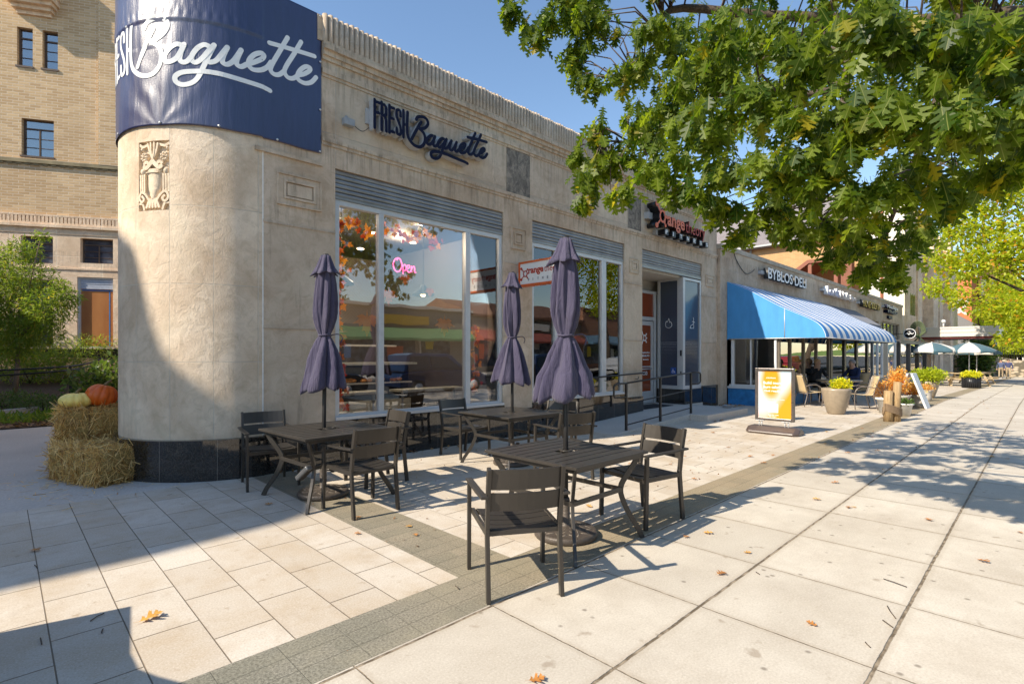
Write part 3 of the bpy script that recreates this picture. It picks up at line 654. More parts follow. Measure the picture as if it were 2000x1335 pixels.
# ---------------------------------------------------------------- lettering strokes of the script word (arc length, height)
STROKES = dict(
 B1=[(-1.224, 5.412), (-1.306, 5.273), (-1.394, 5.105), (-1.454, 4.983)],
 B2=[(-1.35, 5.427), (-1.314, 5.487), (-1.231, 5.525), (-1.133, 5.538), (-1.064, 5.5), (-1.047, 5.429), (-1.1, 5.341), (-1.188, 5.281), (-1.268, 5.263), (-1.174, 5.212), (-1.126, 5.143), (-1.12, 5.04), (-1.161, 4.94), (-1.253, 4.869), (-1.386, 4.869), (-1.506, 4.943), (-1.563, 5.046), (-1.575, 5.205), (-1.575, 5.361), (-1.569, 5.503)],
 a=[(-0.873, 5.204), (-0.94, 5.213), (-1.015, 5.16), (-1.071, 5.077), (-1.067, 5.013), (-1.015, 4.998), (-0.946, 5.04), (-0.897, 5.119), (-0.855, 5.218)],
 a2=[(-0.855, 5.218), (-0.891, 5.12), (-0.904, 5.042), (-0.877, 5.005), (-0.826, 5.019), (-0.778, 5.078)],
 g=[(-0.594, 5.228), (-0.645, 5.238), (-0.714, 5.188), (-0.767, 5.105), (-0.775, 5.04), (-0.732, 5.016), (-0.668, 5.066), (-0.599, 5.162), (-0.537, 5.252)],
 g2=[(-0.537, 5.252), (-0.599, 5.103), (-0.657, 4.952), (-0.714, 4.828), (-0.784, 4.762), (-0.879, 4.738), (-0.946, 4.769), (-0.953, 4.829), (-0.891, 4.879), (-0.784, 4.904), (-0.645, 4.917), (-0.485, 4.918), (-0.253, 4.904), (-0.007, 4.894), (0.078, 4.879)],
 u=[(-0.582, 5.035), (-0.519, 5.067), (-0.462, 5.152), (-0.399, 5.259)], u2=[(-0.399, 5.259), (-0.439, 5.151), (-0.451, 5.069), (-0.405, 5.048), (-0.347, 5.096), (-0.3, 5.175), (-0.253, 5.269)],
 u3=[(-0.253, 5.269), (-0.295, 5.15), (-0.3, 5.083), (-0.253, 5.064), (-0.194, 5.113)],
 e=[(-0.194, 5.113), (-0.108, 5.169), (-0.02, 5.245), (0.006, 5.303), (-0.033, 5.312), (-0.108, 5.263), (-0.163, 5.179), (-0.169, 5.11), (-0.12, 5.073), (-0.033, 5.098), (0.045, 5.168), (0.091, 5.248)],
 t1=[(0.301, 5.652), (0.205, 5.445), (0.111, 5.242), (0.085, 5.149), (0.125, 5.109), (0.192, 5.127), (0.26, 5.202)],
 t2=[(0.477, 5.669), (0.385, 5.475), (0.287, 5.282), (0.26, 5.188), (0.301, 5.133), (0.371, 5.145), (0.441, 5.214)],
 tb=[(0.072, 5.486), (0.371, 5.523), (0.659, 5.549)],
 e2=[(0.441, 5.214), (0.513, 5.255), (0.585, 5.322), (0.6, 5.367), (0.542, 5.366), (0.47, 5.295), (0.43, 5.209), (0.444, 5.151), (0.527, 5.138), (0.615, 5.184), (0.681, 5.274)])
BLOCK = dict(  # FRESH in the sign's own metres (u, z); F R E S H-left stem and bar
 F=[[(3.872, 4.80), (3.872, 5.205)], [(3.872, 5.18), (3.955, 5.18)], [(3.872, 5.03), (3.94, 5.03)]],
 R=[[(3.985, 4.80), (3.985, 5.205)], [(3.985, 5.18), (4.03, 5.18), (4.058, 5.15), (4.058, 5.05), (4.03, 5.02), (3.985, 5.02)], [(4.025, 5.02), (4.058, 4.97), (4.062, 4.80)]],
 E=[[(4.115, 4.80), (4.115, 5.205)], [(4.115, 5.18), (4.192, 5.18)], [(4.115, 5.02), (4.18, 5.02)], [(4.115, 4.825), (4.192, 4.825)]],
 S=[[(4.305, 5.10), (4.30, 5.165), (4.272, 5.185), (4.24, 5.165), (4.235, 5.09), (4.262, 5.02), (4.295, 4.95), (4.31, 4.88), (4.30, 4.83), (4.272, 4.815), (4.242, 4.83), (4.235, 4.90)]],
 H=[[(4.355, 4.80), (4.355, 5.205)], [(4.355, 5.0), (4.42, 5.0)]])
aff = lambda s, z: (.7203 * s + .0157 * z + 5.4724, -.0141 * s + .732 * z + 1.149)
# ---------------------------------------------------------------- banner round the column
t = NT('navy_vinyl_banner'); co = t.coord('UV'); n1 = t.noise(t.coord('Object', (8, 8, 1.1)), 2.6, 6, .6, .7); n2 = t.noise(t.coord('Object'), 60, 3)
m_banner = t.done(t.mix(t.ramp(n1, .3, .7), (.006, .010, .062), (.011, .017, .085)), .36, 0, t.bump(n2, .0012, 1, t.bump(n1, .006)), .8, Coat_Weight=.45, Coat_Roughness=.36, Coat_IOR=1.6)
m_bwhite = plain('banner_white_print', (.78, .78, .76), .38, var=.02)
def bdis(s, z):
    d = .012 + .010 * noise.noise(Vector((s * 3.2, z * 1.3, 3))) + .0025 * noise.noise(Vector((s * 14, z * 1.5, 9)))
    if s < 0:
        k = math.exp(-((s + 1.13) / .45) ** 2); a = math.atan2(s + 1.137, max(.02, z - 4.22)); d += k * .009 * math.sin(a * 11 + 2 * noise.noise(Vector((s * 3, z * 3, 1)))) * min(1, (z - 4.2) * 1.4) * (1 if z < 5.2 else .3)
        if z < 5.5: d += .0035 * abs(math.sin(s * 17 + 2.5 * noise.noise(Vector((s * 2, z, 4))))) * math.exp(-((z - 5.3) / .35) ** 2)
        if z > 5.52: d += .012 - .008 * min(1, (z - 5.52) * 3) + .003 * math.sin(s * 60) * math.exp(-((z - 5.6) / .05) ** 2)
    else: d *= .55
    return .012 + d
ban = thing('banner', 'large navy vinyl banner with white lettering wrapped round the stone corner column', 'banner', (CU, V0, 4.25), group=None)
NS, NZ = 210, 90; S0, S1, Z0, Z1 = -3.1, .757, 4.253, 6.155
ss = [S0 + (S1 - S0) * i / NS for i in range(NS + 1)]; zs = [Z0 + (Z1 - Z0) * i / NZ for i in range(NZ + 1)]
zb = lambda s: .012 * abs(math.sin((s + 1.137) * 3.9)) if s < 0 else .01 * abs(math.sin(s * 6)); mb = MB(); vs = []
for z in zs:
    for s in ss:
        zz = z + (zb(s) if z < Z0 + .06 else 0); vs.append(colp(s, zz, bdis(s, zz)))
k = NS + 1; mb.add(vs, [(i * k + j, i * k + j + 1, (i + 1) * k + j + 1, (i + 1) * k + j) for i in range(NZ) for j in range(NS)], 0, True)
bo = mb.build('banner_sheet', m_banner, ban); so = bo.modifiers.new('s', 'SOLIDIFY'); so.thickness = .002; so.offset = -1
mb = MB(); bf = lambda s, z, d: colp(s, z, bdis(s, z) + .003 + d)
for q in STROKES.values(): ribbon(mb, q, .056, -.002, .001, bf, rise=.002)
for L in BLOCK.values():
    for q in L:
        P = [((u_ - 5.4724 - .0157 * 5.2) / .7203, (z - 1.149 + .0141 * ((u_ - 5.55) / .7203)) / .732) for u_, z in q]
        ribbon(mb, P, .046, -.002, .001, bf, sm=len(P) > 6, rise=.002)
mb.build('banner_lettering', m_bwhite, ban)
for s in (-1.95, -1.137, -.485, .17, .735):
    mb = MB(); p = Vector(colp(s, 4.285, bdis(s, 4.285) + .003)); n_ = (Vector(colp(s, 4.3, 1)) - Vector(colp(s, 4.3, 0))); mb.tube([p, p + n_ * .008], .014, 8); mb.build('grommet', m_alu, ban)
for z in (4.85, 5.5, 6.12): mb = MB(); p = Vector(colp(.735, z, .03)); mb.tube([p, p + Vector((0, -.008, 0))], .014, 8); mb.build('grommet', m_alu, ban)
# ---------------------------------------------------------------- raised shop sign
m_navy = plain('navy_acrylic', (.002, .003, .022), .5, var=.02, spec=.2); m_ret = plain('white_letter_return', (.42, .42, .42), .5, var=.03)
sg = thing('shop_sign', 'raised navy lettering reading FRESH Baguette with pale grey returns on the stone front', 'sign', (4.95, V0, 4.95))
mb = MB(); sf_ = lambda u_, z, d: (u_, V0 - d, z)
for q in STROKES.values(): ribbon(mb, [aff(*p) for p in q], .052, .03, .15, sf_, 0, 1)
for L in BLOCK.values():
    for q in L: ribbon(mb, q, .046, .03, .15, sf_, 0, 1, sm=len(q) > 6)
mb.build('sign_letters', [m_navy, m_ret], sg)
mb = MB(); mb.box(3.80, 4.45, V0 - .035, V0, 4.88, 5.10); mb.box(4.55, 5.9, V0 - .03, V0, 4.95, 5.06); mb.build('sign_raceway', m_ret, sg)
jb = thing('junction_box', 'small grey electrical box with a black cable left of the raised navy sign', 'junction box', (3.52, V0, 4.8))
mb = MB(); mb.box(3.44, 3.60, V0 - .09, V0, 4.745, 4.845); mb.box(3.49, 3.52, V0 - .02, V0, 4.845, 4.90); mb.build('box_cover', plain('grey_pvc', (.3, .31, .32), .5), jb, bevel=.008)
mb = MB(); mb.tube(smooth_path([(3.60, V0 - .04, 4.79), (3.68, V0 - .05, 4.74), (3.75, V0 - .05, 4.74), (3.84, V0 - .05, 4.82)], 5), .005, 6); mb.build('cable', m_black, jb)
# ---------------------------------------------------------------- orangetheory signs
m_or = plain('orange_acrylic', (.62, .10, .012), .4, var=.04); m_ors = plain('dark_red_returns', (.035, .006, .006), .4); m_redl = plain('red_print', (.42, .035, .015), .5, var=.03); m_greyp = plain('grey_print', (.18, .18, .18), .5)
o2 = thing('fitness_sign', 'raised orange and red fitness studio lettering high on the stone front above the recessed door', 'sign', (12.8, V0, 4.8))
mb = MB(); splat(mb, lambda x, z, d: (11.70 + x, 6.64 - d, 4.93 + z), .40); mb.build('sign_emblem', m_or, o2)
mb = MB(); fb = lambda x, z, d: (11.70 + x, V0 - .06 - d * 60, 4.93 + z)
ribbon(mb, [(.12 * math.cos(a), .14 * math.sin(a)) for a in [2 * PI * i / 12 for i in range(13)]], .05, 0, .23, lambda x, z, d: (11.7 + x, 6.89 - d, 4.93 + z), rise=0)
for a, l, r in ((2.35, .36, .065), (3.9, .36, .065), (.95, .24, .04), (5.3, .24, .04)):
    ca, sa = math.cos(a), math.sin(a); ribbon(mb, [(.1 * ca, .1 * sa), (l * ca, l * sa)], .045, 0, .23, lambda x, z, d: (11.7 + x, 6.89 - d, 4.93 + z), sm=False, rise=0); mb.tube([(11.7 + l * ca, 6.89, 4.93 + l * sa), (11.7 + l * ca, 6.655, 4.93 + l * sa)], r, 14)
mb.build('emblem_return', m_black, o2)
fit_text('sign_letters', 'range', 1.08, .36, .24, m_or, F_FACE(11.98, 4.70, 6.76), o2, .03, m_ors); fit_text('sign_letters', 'theory', 1.14, .42, .24, m_redl, F_FACE(13.12, 4.69, 6.76), o2, 0, m_ors)
for i, ch in enumerate('FITNESS'):
    x = 11.93 + i * .37; mb = MB(); mb.box(x - .09, x + .09, 6.66, V0 - .10, 4.515, 4.655); mb.build('letter_box', m_black, o2); fit_text('sign_letters', ch, .11 if ch != 'I' else .03, .10, .006, m_white, F_FACE(x - .055, 4.535, 6.655), o2, .02)
mb = MB(); mb.box(11.35, 11.55, V0 - .12, V0, 4.86, 5.02); mb.box(11.75, 14.2, V0 - .10, V0, 4.53, 4.64); mb.build('sign_raceway', m_ret, o2)
bs = thing('projecting_sign', 'white fitness sign with orange border projecting from the pilaster behind the umbrellas', 'sign', (6.95, 6.9, 3.0))
mb = MB(); mb.box(6.90, 7.02, 5.70, 6.84, 2.80, 3.20); mb.build('sign_face', plain('sign_white', (.74, .72, .70), .45, var=.02), bs)
mb = MB()
for (a, b, c_, d) in ((5.68, 6.87, 3.19, 3.225), (5.68, 6.87, 2.775, 2.81), (6.835, 6.87, 2.81, 3.19), (5.68, 5.715, 2.81, 3.19)): mb.box(6.885, 7.035, a, b, c_, d)
mb.build('sign_border', m_or, bs, bevel=.003)
mb = MB(); mb.box(6.93, 6.99, 6.87, V0, 2.95, 3.05); mb.build('sign_bracket', m_alu, bs)
SM = lambda v, z: frame((6.894, v, z), (0, -1, 0), (0, 0, 1))
mb = MB(); splat(mb, lambda x, z, d: (6.897 - d, 6.70 - x, 3.0 + z), .15); mb.build('sign_emblem', m_redl, bs)
fit_text('sign_letters', 'range', .37, .125, .006, m_redl, SM(6.625, 2.955), bs, .03); fit_text('sign_letters', 'theory', .40, .15, .006, m_redl, SM(6.235, 2.955), bs, -.005)
for i, ch in enumerate('FITNESS'): fit_text('sign_letters', ch, .03 if ch != 'I' else .008, .045, .006, m_greyp, SM(6.63 - i * .115, 2.865), bs, .01)
# ---------------------------------------------------------------- inside the bakery
ctr = thing('counter', 'long white fronted display counter with dark shelves inside the bakery window', 'counter', (5, 9.6, .12))
mb = MB(); mb.box(3.2, 6.6, 10.0, 10.6, .12, .55); mb.box(3.1, 6.7, 9.9, 10.7, 1.30, 1.35); mb.build('counter_front', plain('white_laminate', (.42, .44, .42), .35), ctr)
mb = MB(); mb.box(3.2, 6.6, 10.1, 10.6, .55, 1.30); mb.build('shelf_back', m_black, ctr)
mb = MB(); mb.box(3.2, 6.6, 9.95, 10.1, .90, .93); mb.box(3.2, 6.6, 10.6, 10.7, 1.7, 1.74); mb.build('shelf', m_alu, ctr)
rng = np.random.default_rng(5)
for i in range(9):
    mb = MB(); x = 3.35 + i * .36
    for j in range(6): mb.ball((x + rng.uniform(-.1, .1), 10.02 + rng.uniform(-.03, .05), .965 + rng.uniform(0, .03)), .045, 0, 8, (1.5, 1, .8))
    tag(mb.build('pastry_tray', plain('baked_crust', (.45, .20, .05), .6) if i == 0 else MATS['baked_crust']), 'row of small golden pastries on the middle shelf of the white counter', 'pastries', 'pastries on the counter shelf')
def cafe_table(x, y, lab):
    t_ = thing('cafe_table', lab, 'table', (x, y, .12), 0, 'tables inside the bakery window')
    mb = MB(); mb.box(x - .75, x + .75, y - .22, y + .22, .84, .88); mb.build('tabletop', MATS['white_laminate'], t_)
    for dx in (-.6, .6): mb = MB(); mb.tube([(x + dx, y, .12), (x + dx, y, .84)], .025); mb.build('leg', m_alu, t_)
cafe_table(4.1, 8.3, 'narrow pale cafe table inside the left half of the bakery window'); cafe_table(5.9, 8.3, 'narrow pale cafe table inside the right half of the bakery window')
m_bulb = glow('warm_bulb', (1, .72, .35), 14)
def pendant(x, y, z, lab):
    t_ = thing('pendant_lamp', lab, 'pendant lamp', (x, y, z), 0, 'pendant lamps in the bakery')
    mb = MB(); mb.lathe([(.02, .12), (.05, .11), (.07, .05), (.19, -.03), (.21, -.08), (.20, -.085), (.17, -.03), (.05, .03)], (x, y, z), 20); mb.build('lamp_shade', m_black, t_)
    mb = MB(); mb.tube([(x, y, z + .1), (x, y, 3.95)], .006, 6); mb.lathe([(.001, 3.95 - z), (.09, 3.95 - z), (.09, 3.93 - z), (.001, 3.92 - z)], (x, y, z), 14); mb.build('cord', m_black, t_)
    mb = MB(); mb.ball((x, y, z - .05), .05); mb.build('bulb', m_bulb, t_)
for a, l_ in (((4.0, 8.1, 2.75), 'black dome pendant lamp hanging in the left bakery pane'), ((5.65, 8.15, 2.7), 'black dome pendant lamp hanging in the middle bakery pane right of the neon sign'), ((8.3, 8.4, 2.75), 'black dome pendant lamp hanging behind the second shop window')): pendant(*a, l_)
for x, y in ((3.9, 9.4), (5.3, 9.4), (6.4, 9.6), (4.6, 11), (5.9, 11), (3.2, 10.6)):
    t_ = thing('ceiling_light', 'small round recessed warm light in the bakery ceiling', 'ceiling light', (x, y, 3.94), 0, 'recessed bakery ceiling lights'); mb = MB(); mb.lathe([(.001, 0), (.08, 0), (.08, .006), (.001, .006)], (x, y, 3.935), 14); mb.build('diffuser', glow('warm_diffuser', (1, .8, .5), 9) if 'warm_diffuser' not in MATS else MATS['warm_diffuser'], t_)
for x, y, e in ((4.2, 9.3, 110), (6, 9.4, 95), (3.9, 8.2, 12), (5.6, 8.2, 10), (8.5, 9.5, 30)):
    l = bpy.data.lights.new('shop_light', 'POINT'); l.energy = e; l.color = (1, .8, .55); l.shadow_soft_size = .04; lo = bpy.data.objects.new('shop_light', l); link(lo); lo.location = (x, y, 3.88)
neon = thing('open_sign', 'pink neon sign reading Open hanging inside the bakery window', 'neon sign', (4.7, 7.25, 2.9))
mb = MB(); P = lambda pts, cl=False: mb.tube([(4.42 + x * .36, 7.2, 2.83 + z * .36) for x, z in [tuple(q) for q in smooth_path(pts, 5)]], .010, 6)
P([(.28, .62), (.12, .55), (.02, .35), (.06, .12), (.22, .0), (.38, .1), (.45, .32), (.38, .55), (.26, .6), (.2, .5)])
P([(.48, .34), (.52, .1), (.5, -.2)]); P([(.5, .28), (.6, .36), (.68, .26), (.62, .1), (.52, .1)]); P([(.68, .14), (.84, .26), (.82, .36), (.72, .3), (.72, .12), (.84, .04), (.92, .12)]); P([(.94, .34), (.96, .06)]); P([(.96, .22), (1.06, .34), (1.12, .26), (1.12, .08), (1.2, .08)])
mb.build('neon_tube', glow('pink_neon', (1, .10, .30), 2.2), neon)
def maple(n=5):
    P = []
    for i, (a, l, w) in enumerate(((-150, .5, .25), (-95, .85, .45), (0, 1, .5), (95, .85, .45), (150, .5, .25))): pass
    pts = [(0, -.35), (.05, 0), (.3, -.12), (.62, .02), (.45, .12), (.85, .42), (.5, .38), (.45, .55), (.22, .42), (.3, .8), (.14, .76), (0, 1.1)]
    poly = pts + [(-x, y) for x, y in reversed(pts[1:-1])]; return [(x, y, 0) for x, y in poly], [tuple(range(len(poly)))]
MAPV, MAPF = maple()
def garland(x, zt, zb_, n, sd, lab, horiz=None):
    r = np.random.default_rng(sd); t_ = thing('leaf_garland', lab, 'garland', (x, 7.1, zt))
    if horiz: ps = [(x + (horiz - x) * i / n, 7.12, zt - .14 * abs(math.sin(i / n * PI * 2.5)) + r.uniform(-.05, .05)) for i in range(n)]
    else: ps = [(x + r.uniform(-.05, .05), 7.12, zb_ + (zt - zb_) * i / n) for i in range(n)]
    pos = np.repeat(np.array(ps), 2, 0) + r.normal(size=(2 * n, 3)) * (.04, .012, .04); d = r.normal(size=(2 * n, 3)) * (1, .15, 1); nrm = np.array([(0, -1, 0)] * (2 * n)) + r.normal(size=(2 * n, 3)) * .35
    dd = d / np.linalg.norm(d, axis=1, keepdims=True); xx = np.cross(dd, nrm); xx /= np.linalg.norm(xx, axis=1, keepdims=True); rot = np.stack([xx, dd, np.cross(xx, dd)], 2)
    scatter('leaves', MAPV, MAPF, pos, rot, r.uniform(.06, .11, 2 * n), MATS['garland_leaves'], t_, r)
    mb = MB(); mb.tube(ps[::2] if len(ps) > 3 else ps, .004, 5); mb.build('string', m_bark, t_)
leafmat('garland_leaves', (.38, .09, .015), (.55, .24, .03), (.3, .03, .02), .35, .3)
garland(3.50, 3.55, .75, 34, 1, 'autumn leaf garland hanging down the left edge of the bakery window'); garland(6.05, 2.1, .9, 14, 2, 'short autumn leaf garland hanging in the right pane of the bakery window')
garland(3.55, 3.5, 0, 26, 3, 'autumn leaf garland draped along the top of the bakery window', 5.3)
for x, z, s, c_ in ((3.95, 1.98, .28, 0), (4.62, 2.72, .16, 1), (5.4, 2.0, .26, 0), (4.32, 2.42, .2, 1), (5.1, 2.55, .13, 1)):
    mb = MB(); mb.add([(x + a * s, 7.16, z + .4 * s - b * s) for a, b, _ in MAPV], MAPF); mb.add([(x + a * s, 7.164, z + .4 * s - b * s) for a, b, _ in MAPV], MAPF)
    tag(mb.build('paper_leaf', plain('orange_paper_%d' % c_, ((.5, .2, .04), (.5, .09, .02))[c_], .7)), ['pale orange paper leaf hanging low in the left bakery pane', 'orange paper leaf hanging under the neon sign', 'pale orange paper leaf hanging in the right half of the bakery window', 'deep red orange leaf bunch at the left edge of the middle bakery pane', 'small red paper leaf hanging right of the neon sign'][(3.95, 4.62, 5.4, 4.32, 5.1).index(x)], 'decoration')
# ---------------------------------------------------------------- tables, chairs and umbrellas
TOPZ = .72
def make_table():
    t_ = thing('patio_table', 'brown slatted metal patio table', 'table'); S = .48
    mb = MB()
    for a, b, c_, d in ((-S, S, -S, -S + .035), (-S, S, S - .035, S), (-S, -S + .035, -S + .035, S - .035), (S - .035, S, -S + .035, S - .035)): mb.box(a, b, c_, d, TOPZ - .022, TOPZ)
    n = 9; w = (2 * S - .07) / n
    for i in range(n):
        y = -S + .035 + w * i
        for a, b in ((-S + .035, -.10), (-.10, .10), (.10, S - .035)):
            if abs(y + w / 2) < .03 and a == -.10: continue
            mb.box(a + .0, b - .0, y + .0068, y + w - .0068, TOPZ - .012, TOPZ - .002)
    for x in (-.24, 0, .24): mb.box(x - .02, x + .02, -S + .03, S - .03, TOPZ - .034, TOPZ - .0185)
    mb.lathe([(.03, -.004), (.055, -.004), (.055, .006), (.028, .008)], (0, 0, TOPZ), 20)
    mb.build('tabletop', m_brown, t_, bevel=.0015)
    for sx in (-1, 1):
        for sy in (-1, 1):
            q = [(.42, TOPZ - .03), (.40, .62), (.345, .50), (.32, .42), (.325, .34), (.36, .22), (.42, .08), (.445, 0)]
            P = [(sx * a, sy * a, z) for a, z in [tuple(v) for v in smooth_path(q, 3)]]; mb = MB(); mb.bar(P, .024, .042, up=(sx, sy, .001)); mb.build('leg', m_brown, t_, bevel=.002)
    mb = MB(); e = .325
    for a, b in (((-e, -e), (e, -e)), ((e, -e), (e, e)), ((e, e), (-e, e)), ((-e, e), (-e, -e))): mb.bar([(a[0], a[1], .40), (b[0], b[1], .40)], .02, .036)
    mb.build('stretcher', m_brown, t_, bevel=.002)
    mb = MB()
    for a, b, c_, d in ((-.43, .43, -.44, -.415), (-.43, .43, .415, .44), (-.44, -.415, -.415, .415), (.415, .44, -.415, .415)): mb.box(a, b, c_, d, TOPZ - .058, TOPZ - .0225)
    mb.build('apron', m_brown, t_)
    return t_
tb = make_table()
TB = [((3.38, 2.81, 0), 0, .99, 'brown slatted metal patio table nearest the camera, around the biggest closed umbrella'), ((2.55, 5.45, 0), R(3), 1.1, 'brown slatted metal patio table beside the round corner column'), ((5.1, 5.24, 0), R(-2), 1.08, 'brown slatted metal patio table in front of the bakery window, furthest of the three')]
for i, (l, r_, s, lab) in enumerate(TB): place(tb, l, r_, lab, 'slatted patio tables', i == 0, (s, s * 1.03, 1))
def make_chair():
    c_ = thing('patio_chair', 'brown metal patio armchair', 'chair'); Wd = .235
    for sy in (-1, 1):
        mb = MB(); mb.bar(smooth_path([(-.275, sy * Wd, 0), (-.232, sy * Wd, .40), (-.235, sy * Wd, .47), (-.265, sy * Wd, .66), (-.305, sy * Wd, .83)], 4), .026, .042, up=(1, 0, 0)); mb.build('leg', m_brown, c_, bevel=.003)
        mb = MB(); mb.bar([(.27, sy * .272, 0), (.255, sy * .272, .625)], .026, .04, up=(1, 0, 0)); mb.build('leg', m_brown, c_, bevel=.003)
        mb = MB(); mb.bar([(.275, sy * .272, .637), (-.10, sy * .268, .643), (-.30, sy * .262, .650)], .046, .018); mb.build('armrest', m_brown, c_, bevel=.003)
        mb = MB(); mb.bar([(-.235, sy * (Wd - .0), .415), (.245, sy * .248, .42)], .022, .04); mb.build('seat_rail', m_brown, c_, bevel=.002)
    mb = MB()
    for i in range(5):
        x0 = -.215 + i * .094; zf = .002 * (i - 1) if i < 4 else -.006; n = 6; vs = []
        for j in range(n + 1):
            y = -.222 + .444 * j / n; z = .437 - .014 * (1 - (y / .222) ** 2) + zf * .8; 
            for dx, dz in ((0, 0), (.086, 0), (.086, -.012), (0, -.012)): vs.append((x0 + dx, y, z + dz))
        mb.add(vs, [(j * 4 + a, j * 4 + (a + 1) % 4, j * 4 + 4 + (a + 1) % 4, j * 4 + 4 + a) for j in range(n) for a in range(4)] + [(0, 1, 2, 3), (n * 4 + 3, n * 4 + 2, n * 4 + 1, n * 4)])
    mb.build('seat', m_brown, c_, bevel=.0015)
    mb = MB()
    for z0_, z1_ in ((.555, .672), (.692, .822)):
        n = 8; vs = []
        for j in range(n + 1):
            y = -.224 + .448 * j / n; bow = -.035 * (1 - (y / .224) ** 2)
            for z, dx in ((z0_, .008), (z1_, .008), (z1_, -.006), (z0_, -.006)): vs.append((-.235 - (z - .5) * .20 + bow + dx, y, z))
        mb.add(vs, [(j * 4 + a, j * 4 + (a + 1) % 4, j * 4 + 4 + (a + 1) % 4, j * 4 + 4 + a) for j in range(n) for a in range(4)] + [(0, 1, 2, 3), (n * 4 + 3, n * 4 + 2, n * 4 + 1, n * 4)])
    mb.build('backrest', m_brown, c_, bevel=.0015)
    mb = MB(); mb.bar([(.235, -.255, .41), (.235, .255, .41)], .02, .035); mb.build('front_seat_rail', m_brown, c_)
    mb = MB(); mb.bar([(-.225, -.225, .41), (-.225, .225, .41)], .02, .03); mb.build('rear_seat_rail', m_brown, c_)
    return c_
ch = make_chair()
CH = [((2.475, 2.50), 59, 'brown patio armchair with its back to the camera, nearest of all'), ((4.30, 2.645), 170, 'brown patio armchair right of the nearest table, half its back in shade'),
      ((2.555, 4.73), 90.5, 'brown patio armchair with its back to the camera at the column side table'), ((2.26, 6.41), 262, 'dark shaded patio armchair against the round column base'), ((3.24, 5.64), 177, 'brown patio armchair at the window side of the column side table, back lit pale'),
      ((5.02, 6.17), 269, 'dark shaded patio armchair under the bakery window behind the furthest table'), ((5.02, 4.20), 72, 'brown patio armchair with its back to the camera at the furthest table'), ((5.72, 4.98), 195, 'brown patio armchair behind the biggest umbrella with a pale sunlit back')]
for i, ((x, y), a, lab) in enumerate(CH): place(ch, (x, y, 0), R(a), lab, 'slatted patio armchairs', i == 0)
lk = thing('cable_lock', 'small silver and black cable lock strapped to a leg of the column side table', 'lock', (2.2, 5.1, .4))
mb = MB(); mb.obox((2.13, 5.10, .36), .075, .05, .2, R(20), rx=R(50)); mb.build('lock_body', plain('silver_plastic', (.16, .16, .16), .35, .5), lk, bevel=.014); mb = MB(); mb.obox((2.14, 5.12, .345), .085, .05, .18, R(20), rx=R(50)); mb.build('lock_grip', m_black, lk, bevel=.01)
